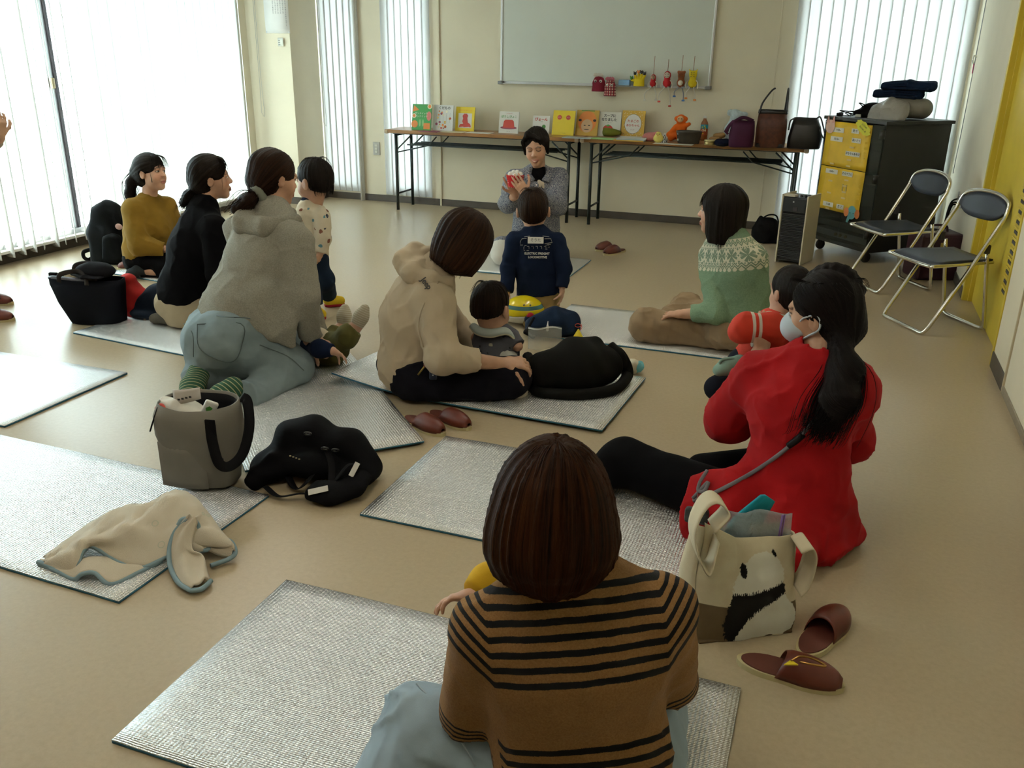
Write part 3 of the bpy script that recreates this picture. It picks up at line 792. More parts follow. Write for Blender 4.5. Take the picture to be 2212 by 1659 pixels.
for s in (-1, 1): flat(t, 'print', disc(s*0.33*W_, 0.60*H_, 0.07*W_, 0.05*H_), C_dk, 2); flat(t, 'print', disc(s*0.10*W_, 0.40*H_, 0.05*W_, 0.02*H_), C_dk, 3)
flat(t, 'print', rect(-0.3*W_, 0.955*H_, 0.3*W_, 0.985*H_), C_grn); flat(t, 'print', disc(0, 0.24*H_, 0.12*W_, 0.015*H_), C_dk, 3)
t, W_, H_ = book('white picture book cover with a red tomato', 1289, 1339, 242, 291, mat('cover_ivory', (0.80, 0.79, 0.70), 0.45, var=0.02))
words(t, 'スープに', 0.028, 0, 0.84*H_, C_dk, bold=0.0007); words(t, 'なりました', 0.028, -0.02*W_, 0.68*H_, C_dk, bold=0.0007); words(t, 'さく・え', 0.009, 0, 0.56*H_, C_dk)
flat(t, 'print', disc(-0.05*W_, 0.30*H_, 0.22*W_, 0.17*H_), C_red); flat(t, 'print', [(-0.16*W_, 0.44*H_), (-0.05*W_, 0.40*H_), (0.06*W_, 0.45*H_), (-0.04*W_, 0.49*H_)], C_grn, 2)
t, W_, H_ = book('ochre picture book cover with a white egg shape', 1340, 1390, 239, 291, mat('cover_ochre', (0.66, 0.40, 0.05), 0.45))
for k in range(90):
    x, z = rr.uniform(-0.47, 0.47)*W_, rr.uniform(0.03, 0.97)*H_
    flat(t, 'print', disc(x, z, 0.012*W_, 0.02*W_, 6), C_crm)
flat(t, 'print', disc(0, 0.5*H_, 0.37*W_, 0.37*H_, 28), C_dk, 2); flat(t, 'print', disc(0, 0.5*H_, 0.36*W_, 0.36*H_, 28), C_wht, 3)
words(t, 'たまごの', 0.026, 0, 0.60*H_, C_red, y=-0.0024, bold=0.0004); words(t, 'あかちゃん', 0.024, 0, 0.44*H_, C_red, y=-0.0024, bold=0.0004); words(t, 'かんざわ', 0.009, 0, 0.28*H_, C_pur, y=-0.0024)
# flat books and papers lying in front
def tb(x, y):
    b = fl(x, y, TZ)
    if b[1] > 7.88: b = onY(x, y, 7.88); b[2] = TZ
    return b
def flat_book(label, x0, x1, y, m, n=1, rz=0.0, d=0.19, cat='book', th=0.007):
    a, b = tb(x0, y), tb(x1, y); c = (a+b)/2; c[1] = min(c[1], 7.99-d+0.02); wd = np.linalg.norm(b-a)
    for k in range(n):
        t = thing('picture_book' if cat == 'book' else 'paper_sheet', label[k] if isinstance(label, list) else label, cat, (c[0]+0.012*k, c[1]+d/2-0.02, TZ+k*th), rz+0.06*k)
        MB().box((0, 0, th/2), (wd*(1-0.06*k), d, th), 0.0008).build('cover' if cat == 'book' else 'sheet', m[k] if isinstance(m, list) else m, t)
        if cat == 'book': MB().box((0.003, 0, th/2), (wd*(1-0.06*k), d-0.006, th-0.003)).build('pages', C_pages, t)
C_blu = mat('print_paleblue', (0.42, 0.52, 0.55), 0.35)
flat_book('thin plum picture book lying flat before the green book', 902, 948, 285, C_pur, d=0.12, th=0.004)
flat_book('thin cream picture book lying flat before the fruit book', 950, 1000, 286, C_crm, d=0.12, th=0.004)
flat_book('thin white booklet lying flat left of the hat book', 1005, 1060, 288, C_wht, d=0.12, th=0.004)
flat_book('thin blue-green picture book lying flat before the yellow one', 1214, 1276, 299, C_blu, d=0.14)
flat_book('thin green picture book lying flat before the tomato book', 1274, 1326, 301, C_lgr, d=0.13)
flat_book(['tan picture book at the bottom of a flat pile', 'pale blue picture book in a flat pile', 'glossy pale picture book on top of a flat pile'], 1326, 1390, 305, [C_och, C_blu, mat('print_pale', (0.6, 0.62, 0.58), 0.3)], 3, d=0.15, th=0.010)
flat_book('loose white paper sheet by the edge of the table', 1411, 1494, 312, C_wht, d=0.10, cat='paper', th=0.001, rz=-0.05)
def tb(x, y):
    b = fl(x, y, TZ)
    if b[1] > 7.88: b = onY(x, y, 7.88); b[2] = TZ
    return b
# rolled felt, plush toys, basket, bottle, tin, bundles and bags
p = tb(1320, 296)
t = thing('felt_roll', 'olive green felt roll lying before the tomato book', 'toy', (p[0], p[1]+0.04, TZ), -0.25)
MB().lathe([(0.004, -0.085), (0.036, -0.08), (0.034, 0.0), (0.018, 0.08), (0.004, 0.086)], (0, 0, 0), 20, Matrix.Translation((0, 0, 0.037)) @ Matrix.Rotation(PI/2, 4, 'Y')).build('roll', cloth('felt_olive', (0.16, 0.17, 0.02)), t)
MB().lathe([(0.006, -0.004), (0.03, -0.003), (0.03, 0.003), (0.006, 0.004)], (0, 0, 0), 20, Matrix.Translation((-0.082, 0, 0.037)) @ Matrix.Rotation(PI/2, 4, 'Y')).build('end_cap', cloth('felt_olive_dark', (0.09, 0.10, 0.015)), t)
def plush(name, label, base, prims, m, rest, cat='soft toy', h=0.004):
    t = thing(name, label, cat, base)
    B = np.array(base)
    for p_ in prims: _shift(p_, B)
    soft_obj('body', prims, h, m, t)
    for nm, pr, mm in rest:
        for p_ in pr: _shift(p_, B)
        soft_obj(nm, pr, 0.0022, mm, t)
    return t
def _shift(p_, B):
    if isinstance(p_, Rc): p_.a = p_.a+B; p_.b = p_.b+B
    elif isinstance(p_, El): p_.c = p_.c+B
    elif isinstance(p_, Tube): p_.p = p_.p+B
M_eye = mat('button_black', (0.015, 0.015, 0.015), 0.3, var=0)
p = tb(1402, 306)
plush('plush_toy', 'pink plush toy lying beside the flat pile of books', (p[0], p[1]+0.06, TZ), [El((0, 0, 0.035), (0.07, 0.045, 0.038)), El((0.055, 0.02, 0.05), (0.035, 0.03, 0.03)), Rc((-0.05, -0.02, 0.02), (-0.075, -0.03, 0.015), 0.018, 0.012)], cloth('plush_pink', (0.62, 0.22, 0.20)), [])
p = tb(1420, 309)
plush('plush_chick', 'small pale yellow plush chick on the table', (p[0], p[1]+0.03, TZ), [El((0, 0, 0.03), (0.032, 0.028, 0.032)), El((0.0, -0.006, 0.066), (0.026, 0.024, 0.024)), El((-0.03, 0, 0.035), (0.012, 0.014, 0.018)), El((0.03, 0, 0.035), (0.012, 0.014, 0.018))], cloth('plush_yellow', (0.80, 0.66, 0.18)),
      [('eye', [El((s*0.010, -0.028, 0.072), (0.004,)*3)], M_eye) for s in (-1, 1)]+[('beak', [Rc((0, -0.028, 0.062), (0, -0.04, 0.060), 0.005, 0.002)], C_org)])
p = tb(1434, 309)
t = thing('paper_cone', 'black and white patterned cone hat standing on the table', 'toy', (p[0], p[1]+0.02, TZ))
tm = NT('zigzag_paper'); wv = tm.node('ShaderNodeTexWave'); wv.inputs['Scale'].default_value = 30; wv.inputs['Distortion'].default_value = 8
tm.t.links.new(tm.coord(), wv.inputs[0]); tm.col(tm.ramp(wv.outputs[1], [(0.45, (0.03, 0.03, 0.03)), (0.5, (0.7, 0.7, 0.68))])); M_zig = tm.m
MB().lathe([(0.028, 0.0), (0.027, 0.004), (0.006, 0.066), (0.002, 0.068)]).build('cone', M_zig, t)
MB().lathe([(0.001, 0.062), (0.008, 0.066), (0.008, 0.074), (0.001, 0.078)], n=12).build('pompom', C_wht, t)
p = tb(1462, 305); b = (p[0], p[1]+0.05, TZ)
M_of = cloth('plush_orange', (0.72, 0.13, 0.012), knit=500); M_fc = cloth('plush_face', (0.66, 0.40, 0.22))
plush('plush_monkey', 'bright orange plush monkey sitting behind the basket', b,
      [El((0.01, 0.03, 0.085), (0.052, 0.045, 0.07)), El((0.01, 0.02, 0.175), (0.042, 0.038, 0.040)), Rc((-0.03, 0.01, 0.11), (-0.075, -0.03, 0.05), 0.022, 0.018), Rc((-0.075, -0.03, 0.05), (-0.05, -0.06, 0.02), 0.018, 0.017),
       Rc((0.045, 0.02, 0.12), (0.085, 0.0, 0.14), 0.02, 0.015), Rc((-0.02, -0.0, 0.04), (-0.05, -0.06, 0.03), 0.03, 0.024), Rc((0.03, 0.0, 0.04), (0.02, -0.07, 0.03), 0.03, 0.024), El((-0.034, 0.02, 0.18), (0.014, 0.01, 0.016)), El((0.054, 0.02, 0.18), (0.014, 0.01, 0.016))], M_of,
      [('face', [El((0.01, -0.012, 0.178), (0.027, 0.014, 0.026))], M_fc)]+[('eye', [El((0.01+s*0.011, -0.026, 0.182), (0.0045,)*3)], M_eye) for s in (-1, 1)])
p = tb(1484, 311)
t = thing('basket', 'dark oval lacquer basket standing on the table', 'basket', (p[0], p[1]+0.06, TZ))
loft_mb([(0.0, 0.085, 0.055, 0, 0, 2.6), (0.004, 0.088, 0.058, 0, 0, 2.6), (0.09, 0.104, 0.07, 0, 0, 2.6), (0.10, 0.106, 0.072, 0, 0, 2.6)], 40, thick=0.005).box((0, 0, 0.004), (0.15, 0.09, 0.006)).build('bowl', mat('lacquer_dark', (0.035, 0.024, 0.014), 0.5, var=0.3, vscale=30), t)
for k, (x, z) in enumerate(((-0.078, 0.03), (-0.07, 0.055), (-0.082, 0.078))): MB().lathe([(0.002, 0), (0.010, 0.001), (0.002, 0.003)], n=10, M=Matrix.Translation((x, -0.048+abs(x+0.075)*0.2, z)) @ Matrix.Rotation(PI/2+0.1, 4, 'X') @ Matrix.Rotation(-0.5, 4, 'Y')).build('painted_dot', C_blu, t)
p = tb(1517, 301)
t = thing('drink_bottle', 'plastic drink bottle with a blue and red label and white cap', 'bottle', (p[0], p[1]+0.06, TZ))
MB().lathe([(0.02, 0.0), (0.030, 0.004), (0.031, 0.02), (0.029, 0.03), (0.031, 0.04), (0.031, 0.135), (0.026, 0.152), (0.013, 0.176), (0.0125, 0.185)]).build('bottle', mat('bottle_tea', (0.30, 0.10, 0.03), 0.1, var=0.1), t)
MB().lathe([(0.0316, 0.045), (0.0318, 0.10)], cap=False).build('label', mat('label_red', (0.42, 0.07, 0.02), 0.35), t)
MB().lathe([(0.0318, 0.10), (0.0318, 0.133)], cap=False).build('label', mat('label_blue', (0.03, 0.36, 0.48), 0.35), t)
MB().lathe([(0.0135, 0.183), (0.0145, 0.184), (0.0145, 0.203), (0.012, 0.205)]).build('cap', C_wht, t)
words(t, 'CHI', 0.022, 0.002, 0.085, C_crm, y=-0.0325, bold=0.0012)
for k, (x, z) in enumerate(((-0.012, 0.112), (0.008, 0.120), (0.014, 0.105), (-0.004, 0.06))): flat(t, 'print', disc(x, z, 0.006), C_yel, y0=0.0322)
p = tb(1532, 314)
t = thing('round_tin', 'small round golden tin at the front of the table', 'tin', (p[0], p[1]+0.035, TZ))
MB().lathe([(0.046, 0.0), (0.048, 0.003), (0.048, 0.032), (0.046, 0.034)]).build('tin', mat('gold_tin', (0.42, 0.33, 0.14), 0.3, 0.7), t); MB().lathe([(0.0495, 0.026), (0.0495, 0.040), (0.046, 0.042)]).build('lid', mat('gold_tin_lid', (0.5, 0.42, 0.2), 0.3, 0.7), t)
p = tb(1542, 302)
for k, (dx, dz, lb) in enumerate(((0, 0, 'tan bread-shaped plush lying behind the golden tin'), (0.03, 0.028, 'second tan plush resting on the first one'))):
    plush('plush_bread', lb, (p[0]+dx, p[1]+0.06, TZ+dz), [El((0, 0, 0.018), (0.05, 0.03, 0.02)), El((0.03, 0, 0.024), (0.028, 0.026, 0.018))], cloth('plush_tan', (0.42, 0.25, 0.10)), [])
p = tb(1558, 316)
plush('folded_cloth', 'crumpled navy cloth beside the purple bag', (p[0], p[1]+0.04, TZ), [El((0, 0, 0.02), (0.065, 0.045, 0.026)), El((-0.02, -0.01, 0.04), (0.035, 0.025, 0.016)), El((0.03, 0.01, 0.035), (0.03, 0.03, 0.022))], cloth('navy_cloth', (0.012, 0.016, 0.035)), [], cat='cloth')
p = tb(1582, 303); B0 = np.array((p[0], p[1]+0.08, TZ))
t = thing('cloth_bundle', 'pale blue tied cloth bundle standing behind the purple bag', 'bag', B0)
soft_obj('sack', [El(B0+np.array((0, 0, 0.09)), (0.085, 0.06, 0.095)), El(B0+np.array((0.0, 0, 0.19)), (0.05, 0.035, 0.05)), El(B0+np.array((0.02, 0, 0.225)), (0.075, 0.03, 0.025)), El(B0+np.array((-0.03, 0, 0.235)), (0.04, 0.03, 0.03))], 0.006, mat('pale_print_cotton', (0.50, 0.60, 0.62), 0.85, var=0.35, vscale=22), t, disp=lambda P: 0.008*vnoise(P*np.array([55, 55, 20])), dmax=0.01)
# handbags on the table end
def strap_arc(a, b, top, r=0.007, n=10, bow=(0, 0, 0)):
    a, b = np.array(a, float), np.array(b, float); m_ = (a+b)/2+np.array(bow); m_[2] = top
    return smooth_path([a, a*0.75+m_*0.25+np.array((0, 0, (top-a[2])*0.45)), m_, b*0.75+m_*0.25+np.array((0, 0, (top-b[2])*0.45)), b], n)
p = tb(1597, 319); t = thing('handbag', 'small purple fabric bag with knotted handles', 'handbag', (p[0], p[1]+0.06, TZ))
loft_mb([(0.0, 0.085, 0.05, 0, 0, 3), (0.006, 0.093, 0.056, 0, 0, 3), (0.10, 0.098, 0.058, 0, 0, 2.6), (0.17, 0.09, 0.05, 0.005, 0, 2.6), (0.205, 0.082, 0.03, 0.01, 0, 2.4)], 40, jit=0.006, thick=0.004).build('body', cloth('purple_nylon', (0.055, 0.009, 0.036), rough=0.7), t)
MB().tube(smooth_path([(-0.07, 0, 0.2), (-0.10, -0.03, 0.16), (-0.115, -0.05, 0.12), (-0.10, -0.05, 0.10)], 5), 0.02, 8, flat=((0, 0, 1), 0.5)).build('flap', cloth('purple_nylon', 0), t)
MB().tube(smooth_path([(-0.06, -0.02, 0.20), (0.0, -0.03, 0.23), (0.07, -0.02, 0.21)], 5), 0.012, 8).tube(smooth_path([(-0.06, 0.02, 0.20), (0.01, 0.03, 0.225), (0.08, 0.02, 0.205)], 5), 0.012, 8).build('handle', cloth('purple_nylon', 0), t)
p = tb(1660, 320); t = thing('handbag', 'tall brown-red tote with long thin standing handles', 'handbag', (p[0], p[1]+0.07, TZ))
M_br = mat('brown_weave', (0.085, 0.024, 0.012), 0.55, var=0.35, vscale=30, bump=0.4, bscale=300); M_blk = mat('black_leather', (0.014, 0.012, 0.012), 0.38, var=0.15, vscale=20, bump=0.2, bscale=250)
loft_mb([(0.0, 0.10, 0.06, 0, 0, 3.5), (0.006, 0.115, 0.07, 0, 0, 3.5), (0.15, 0.118, 0.07, 0, 0, 3), (0.265, 0.112, 0.06, 0, 0, 3)], 40, jit=0.003, thick=0.004).build('body', M_br, t)
loft_mb([(0.262, 0.115, 0.063, 0, 0, 3), (0.29, 0.113, 0.060, 0, 0, 3)], 40, thick=0.004).build('rim', M_blk, t)
for s in (-1, 1):
    MB().tube(smooth_path([(-0.10, s*0.05, 0.26), (-0.085, s*0.05, 0.34), (-0.03, s*0.03, 0.43), (0.0, s*0.03, 0.455)] if s < 0 else [(0.085, 0.02, 0.25), (0.09, 0.02, 0.36), (0.095, 0.0, 0.445), (0.10, -0.03, 0.44), (0.105, -0.05, 0.36), (0.105, -0.05, 0.26)], 6), 0.007, 8).build('handle', M_blk, t)
for s in (-1, 1): MB().lathe([(0.002, 0.0), (0.035, 0.0), (0.028, 0.03), (0.002, 0.034)], (s*0.075, -0.045, 0.004), 16, sy=0.7).build('corner_patch', M_blk, t)
p = tb(1731, 322); t = thing('handbag', 'black leather shoulder bag at the end of the table', 'handbag', (p[0]+0.01, p[1]+0.07, TZ))
loft_mb([(0.0, 0.12, 0.06, 0, 0, 3), (0.008, 0.128, 0.068, 0, 0, 3), (0.08, 0.132, 0.07, 0.004, 0, 2.8), (0.17, 0.112, 0.055, 0, 0, 2.6), (0.235, 0.088, 0.035, -0.01, 0, 2.5)], 40, jit=0.006, seed=4, thick=0.004).build('body', M_blk, t)
MB().tube(smooth_path([(0.07, -0.02, 0.23), (0.10, -0.03, 0.245), (0.13, -0.04, 0.18), (0.155, -0.05, 0.10), (0.14, -0.045, 0.095), (0.11, -0.03, 0.15), (0.085, 0.01, 0.22)], 6), 0.006, 8).build('strap', M_blk, t)
MB().tube(smooth_path([(-0.09, -0.03, 0.23), (-0.12, -0.05, 0.21), (-0.125, -0.06, 0.14)], 6), 0.006, 8).build('strap', M_blk, t)
# ---- dolls and glove puppets on the whiteboard ledge
WY = YB-0.075
def wbp(x, y): return onY(x, y, WY)
M_cord = mat('brown_cord', (0.32, 0.16, 0.09), 0.8); M_wyarn = cloth('white_yarn', (0.78, 0.74, 0.64)); M_ryarn = cloth('red_yarn', (0.50, 0.025, 0.03)); M_byarn = cloth('brown_yarn', (0.26, 0.08, 0.03)); M_yyarn = cloth('yellow_yarn', (0.66, 0.50, 0.02))
def doll(label, cx, ytop, ysit, ycord, m, face, belly, legc, footm, ears, legs, sc):
    b = wbp(cx, ysit); zt = wbp(cx, ytop)[2]; hgt = zt-b[2]
    t = thing('hanging_doll', label, 'doll', (b[0], WY, b[2]), group='yarn dolls on the whiteboard ledge'); B = np.array((b[0], WY, b[2]))
    pr = [El(B+np.array((0, 0, hgt*0.26)), (hgt*0.27, hgt*0.2, hgt*0.29)), El(B+np.array((0, 0, hgt*0.72)), (hgt*0.23, hgt*0.18, hgt*0.27))]
    for s in (-1, 1):
        if ears == 'round': pr.append(El(B+np.array((s*hgt*0.2, 0, hgt*0.94)), (hgt*0.07,)*3))
        if ears == 'point': pr.append(Rc(B+np.array((s*hgt*0.14, 0, hgt*0.86)), B+np.array((s*hgt*0.25, 0, hgt*1.06)), hgt*0.07, 0.003))
    soft_obj('body', pr, 0.003, m, t)
    if face: MB().lathe([(0.001, 0.003), (hgt*0.19, 0.0), (hgt*0.17, 0.005), (0.001, 0.012)], n=18, M=Matrix.Translation((0, -hgt*0.13, hgt*0.74)) @ RX90).build('face', face, t)
    if belly: MB().lathe([(0.001, 0.003), (hgt*0.17, 0.0), (hgt*0.16, 0.005), (0.001, 0.008)], n=18, M=Matrix.Translation((0, -hgt*0.15, hgt*0.26)) @ RX90).build('belly', belly, t)
    for s in (-1, 1):
        MB().box((s*hgt*0.08, -hgt*0.21, hgt*0.78), (hgt*0.06, 0.003, hgt*0.035), 0.001).build('eye', M_eye, t)
        MB().tube([(s*hgt*0.04, -hgt*0.21, hgt*0.86), (s*hgt*0.12, -hgt*0.20, hgt*0.88)], 0.0016, 6).tube([(s*hgt*0.05, -hgt*0.21, hgt*0.66), (s*hgt*0.13, -hgt*0.20, hgt*0.63)], 0.0016, 6).build('whisker', M_eye, t)
        q = wbp(*legs[0 if s < 0 else 1]); e = np.array((q[0]-b[0], -0.012, q[2]-b[2]))
        MB().tube(smooth_path([(s*hgt*0.12, -hgt*0.16, hgt*0.03), (s*hgt*0.16, -hgt*0.22, -0.012), (e[0], e[1]-0.01, e[2]*0.5), tuple(e)], 5), 0.0042, 6).build('leg', legc, t)
        MB().box((e[0], e[1], e[2]), (0.024, 0.018, 0.014), 0.004).build('foot', footm, t)
        if belly is None or ears == 'point': MB().tube(smooth_path([(s*hgt*0.22, -0.01, hgt*0.42), (s*hgt*0.36, -0.018, hgt*0.25), (s*hgt*0.37, -0.02, hgt*0.05), (s*hgt*0.33, -0.02, -hgt*0.06)], 5), 0.0042, 6).build('arm', M_wyarn, t)
    MB().tube([(0, 0, hgt), (0.002, 0.005, wbp(cx, ycord)[2]-b[2])], 0.0022, 6).build('hanging_cord', M_cord, t)
doll('small red round doll with a pale bearded face', 1410, 160, 187, 121, M_ryarn, cloth('doll_face_tan', (0.5, 0.3, 0.2)), None, M_wyarn, M_wyarn, None, ((1393, 216), (1417, 216)), 1)
doll('larger red round doll with a white bearded face and red feet', 1440, 153, 188, 128, M_ryarn, cloth('doll_face', (0.75, 0.68, 0.56)), None, M_wyarn, C_red, None, ((1424, 219), (1447, 229)), 1)
doll('brown bear doll with a white belly and blue feet', 1470, 153, 188, 119, M_byarn, None, M_wyarn, mat('grey_string', (0.3, 0.32, 0.36), 0.8), mat('felt_blue', (0.06, 0.18, 0.50), 0.8), 'round', ((1457, 208), (1476, 217)), 1)
doll('yellow cat doll with pointed ears and orange feet', 1495, 152, 189, 121, M_yyarn, None, None, M_wyarn, C_org, 'point', ((1482, 212), (1501, 216)), 1)
def puppet(name, label, x0, x1, y0, y1, m, hair, eyes):
    a = wbp(x0, y1); b2 = wbp(x1, y0); wd = b2[0]-a[0]; hg = b2[2]-a[2]; B = np.array(((a[0]+b2[0])/2, WY-0.02, a[2]))
    t = thing(name, label, 'puppet', B)
    soft_obj('body', [Tube([B+np.array((0, 0, 0.0)), B+np.array((0, 0, hg*0.5)), B+np.array((0, 0, hg*0.72))], [wd*0.5, wd*0.42, wd*0.34], [0.03, 0.03, 0.024], (1, 0, 0), flat0=True)], 0.004, m, t)
    for k in range(7):
        x = (-0.24+0.08*k)*wd
        MB().tube(smooth_path([(x, 0, hg*0.82), (x*1.1, -0.02, hg*(0.98+0.03*(k % 2))), (x*1.3, -0.03, hg*0.9)], 4), wd*0.07, 6).build('hair_tuft', hair, t)
    for s in (-1, 1):
        MB().lathe([(0.001, 0.004), (wd*0.10, 0.0), (0.001, -0.004)], n=12, M=Matrix.Translation((s*wd*0.19, -0.032, hg*0.60)) @ RX90).build('eye', eyes, t)
        MB().lathe([(0.001, 0.004), (wd*0.045, 0.0), (0.001, -0.004)], n=10, M=Matrix.Translation((s*wd*0.19, -0.036, hg*0.59)) @ RX90).build('pupil', M_eye, t)
puppet('glove_puppet', 'dark red glove puppet with white hair hanging on the ledge', 1279, 1311, 160, 197, cloth('maroon_knit', (0.20, 0.015, 0.03)), M_wyarn, C_wht)
tm = NT('plaid_cloth'); sx = tm.sep(tm.coord()); f1 = tm.math('FRACT', tm.math('MULTIPLY', sx[0], 45.0)); f2 = tm.math('FRACT', tm.math('MULTIPLY', sx[2], 45.0))
tm.col(tm.mix(tm.math('LESS_THAN', f2, 0.35), tm.mix(tm.math('LESS_THAN', f1, 0.4), (0.34, 0.03, 0.04), (0.6, 0.45, 0.36)), (0.16, 0.02, 0.03))); tm.set(Roughness=0.9)
puppet('glove_puppet', 'red plaid glove puppet with pink hair hanging on the ledge', 1305, 1334, 168, 207, tm.m, cloth('pink_yarn', (0.65, 0.2, 0.24)), C_wht)
a = wbp(1336, 185); b2 = wbp(1361, 171)
t = thing('board_eraser', 'light blue board eraser on the whiteboard ledge', 'eraser', ((a[0]+b2[0])/2, WY+0.01, a[2]))
MB().box((0, 0, 0.026), (b2[0]-a[0], 0.05, b2[2]-a[2]-0.008), 0.006).build('body', mat('eraser_blue', (0.22, 0.42, 0.66), 0.5), t); MB().box((0, 0, 0.005), (b2[0]-a[0], 0.048, 0.009), 0.002).build('felt_pad', mat('eraser_felt', (0.3, 0.33, 0.36), 0.9), t)
a = wbp(1361, 186); b2 = wbp(1396, 155); wd = b2[0]-a[0]; hg = b2[2]-a[2]; B = np.array(((a[0]+b2[0])/2, WY, a[2]))
t = thing('finger_puppet_glove', 'yellow glove with little animal heads on its fingers', 'puppet', B)
fx = [-0.42, -0.2, 0.02, 0.22, 0.42]; fz = [0.55, 0.86, 0.96, 0.95, 0.86]
soft_obj('glove', [Tube([B+np.array((0.01, 0, 0)), B+np.array((0.01, 0, hg*0.45))], [wd*0.36, wd*0.34], 0.016, (1, 0, 0), flat0=True)]+[Rc(B+np.array((x*wd*0.6, 0, hg*0.4)), B+np.array((x*wd, 0, z*hg-0.015)), 0.013, 0.011, k=0.006) for x, z in zip(fx, fz)], 0.0035, M_yyarn, t)
for k, (x, z, c) in enumerate(zip(fx, fz, (C_grn, C_dk, C_org, C_dk, C_dk))):
    soft_obj('animal_head', [El(B+np.array((x*wd, -0.012, z*hg)), (0.013, 0.012, 0.012)), Rc(B+np.array((x*wd-0.008, -0.012, z*hg+0.008)), B+np.array((x*wd-0.010, -0.012, z*hg+0.018)), 0.005, 0.003, k=0.004), Rc(B+np.array((x*wd+0.008, -0.012, z*hg+0.008)), B+np.array((x*wd+0.010, -0.012, z*hg+0.018)), 0.005, 0.003, k=0.004)], 0.0025, c, t)
# ------------------------------------------------------------------ cabinet corner, chairs
M_cab = mat('cabinet_black', (0.018, 0.017, 0.012), 0.45, var=0.1)
def smoked():
    t = NT('smoked_glass'); t.col((0.03, 0.035, 0.03)); t.set(Roughness=0.06); t.b.inputs['Alpha'].default_value = 0.55; t.b.inputs['Specular IOR Level'].default_value = 0.6; return t.m
M_smoke = smoked(); M_chrome = mat('chrome', (0.72, 0.70, 0.64), 0.12, 1.0, var=0.03)
CABA = math.radians(41)
cb = thing('av_cabinet', 'black audio cabinet with smoked glass doors on castors', 'cabinet', (0.261, 6.926, 0), CABA)
CW, CD, CZ0, CZ1 = 0.63, 0.60, 0.085, 1.02     # front width (local y), depth (local x)
MB().box((CD/2, CW/2, CZ1-0.012), (CD+0.03, CW+0.03, 0.024), 0.003).build('top_board', M_cab, cb)
MB().box((CD/2, CW/2, CZ0+0.015), (CD, CW, 0.03), 0.002).build('base_board', M_cab, cb)
for y in (0.01, CW-0.01): MB().box((CD/2, y, (CZ0+CZ1)/2), (CD, 0.02, CZ1-CZ0-0.03)).build('side_panel', M_cab, cb)
MB().box((CD-0.008, CW/2, (CZ0+CZ1)/2), (0.012, CW-0.04, CZ1-CZ0-0.04)).build('back_panel', M_cab, cb)
for z in (0.30, 0.55, 0.80): MB().box((CD/2+0.03, CW/2, z), (CD-0.1, CW-0.04, 0.016)).build('shelf', M_cab, cb)
for k in (0, 1):
    y0 = 0.004+k*CW/2; d_ = MB().box((-0.006, y0+CW/4-0.002, (CZ0+CZ1)/2+0.0), (0.006, CW/2-0.006, CZ1-CZ0-0.06), 0.001).build('door', M_smoke, cb)
    MB().box((-0.012, CW/2+(-0.02 if k == 0 else 0.02), 0.52), (0.008, 0.014, 0.05), 0.002).build('door_catch', mat('brass', (0.5, 0.36, 0.1), 0.3, 0.9), d_)
for z, mm in ((0.16, M_alu), (0.235, mat('rack_grey', (0.2, 0.2, 0.19), 0.4, 0.5))): MB().box((0.06, CW/2, z), (0.10, CW-0.06, 0.05), 0.004).build('rack_unit', mm, cb)
for y in (0.25, 0.31, 0.36): MB().cyl((0.012, y, 0.16), (-0.001, y, 0.16), 0.012).build('knob', mat('brass', 0), cb)
for x in (0.05, CD-0.05):
    for y in (0.06, CW-0.06): MB().lathe([(0.004, -0.014), (0.036, -0.013), (0.04, 0.0), (0.036, 0.013), (0.004, 0.014)], n=18, M=Matrix.Translation((x, y, 0.04)) @ RX90).box((x, y, 0.07), (0.03, 0.034, 0.03)).build('castor', M_cab, cb)
for z in (0.22, 0.62, 0.93): MB().cyl((-0.014, 0.012, z-0.03), (-0.014, 0.012, z+0.03), 0.02, n=14).build('hinge', M_cab, cb)
# posters taped to the cabinet door
M_poster = mat('poster_yellow', (0.74, 0.46, 0.02), 0.5, var=0.12, vscale=7); M_strip = mat('poster_strip', (0.74, 0.70, 0.58), 0.7)
PM = Matrix(((0, 1, 0, 0), (-1, 0, 0, 0), (0, 0, 1, 0), (0, 0, 0, 1)))   # local x of a print runs along -y of the cabinet
def poster(label, y0, y1, z0, z1, lines, seed):
    wd, hg = y1-y0, z1-z0
    c = np.array((0.261, 6.926, 0))+np.array((math.cos(CABA)*-0.012-math.sin(CABA)*(y0+y1)/2, math.sin(CABA)*-0.012+math.cos(CABA)*(y0+y1)/2, z0))
    t = thing('poster', label, 'poster', c, CABA-PI/2)
    MB().sheet([[(x, -0.002-0.003*math.sin(x*26+seed)*math.sin(z*14+seed), z) for z in np.linspace(0, hg, 10)] for x in np.linspace(-wd/2, wd/2, 8)], 0.0006).build('sheet', M_poster, t)
    for (u, v, s, big) in lines:
        x, z = u*wd, v*hg
        if big:
            hw = 0.009*len(s)+0.012
            flat(t, 'strip', rect(x-hw, z-0.017, x+hw, z+0.017), M_strip, 1, y0=0.008); words(t, s, 0.021, x, z, C_dk, y=-0.0092, bold=0.0004)
        else: flat(t, 'strip', rect(x-0.022, z-0.006, x+0.022, z+0.006), mat('poster_pale', (0.70, 0.52, 0.22), 0.7), 1, y0=0.008)
    return t, wd, hg
t, wd, hg = poster('upper yellow timetable poster with a pink animal sticker', 0.12, 0.60, 0.66, 0.985, [(-0.20, 0.82, '9:50~', 1), (0.17, 0.84, '受 付', 1), (-0.22, 0.62, '10:10~', 1), (0.22, 0.64, 'あいさつ', 1), (0.14, 0.48, '', 0), (0.18, 0.34, 'おもちゃあそび', 1), (0.12, 0.20, '', 0), (-0.25, 0.06, '', 0), (0.12, 0.06, '', 0)], 1)
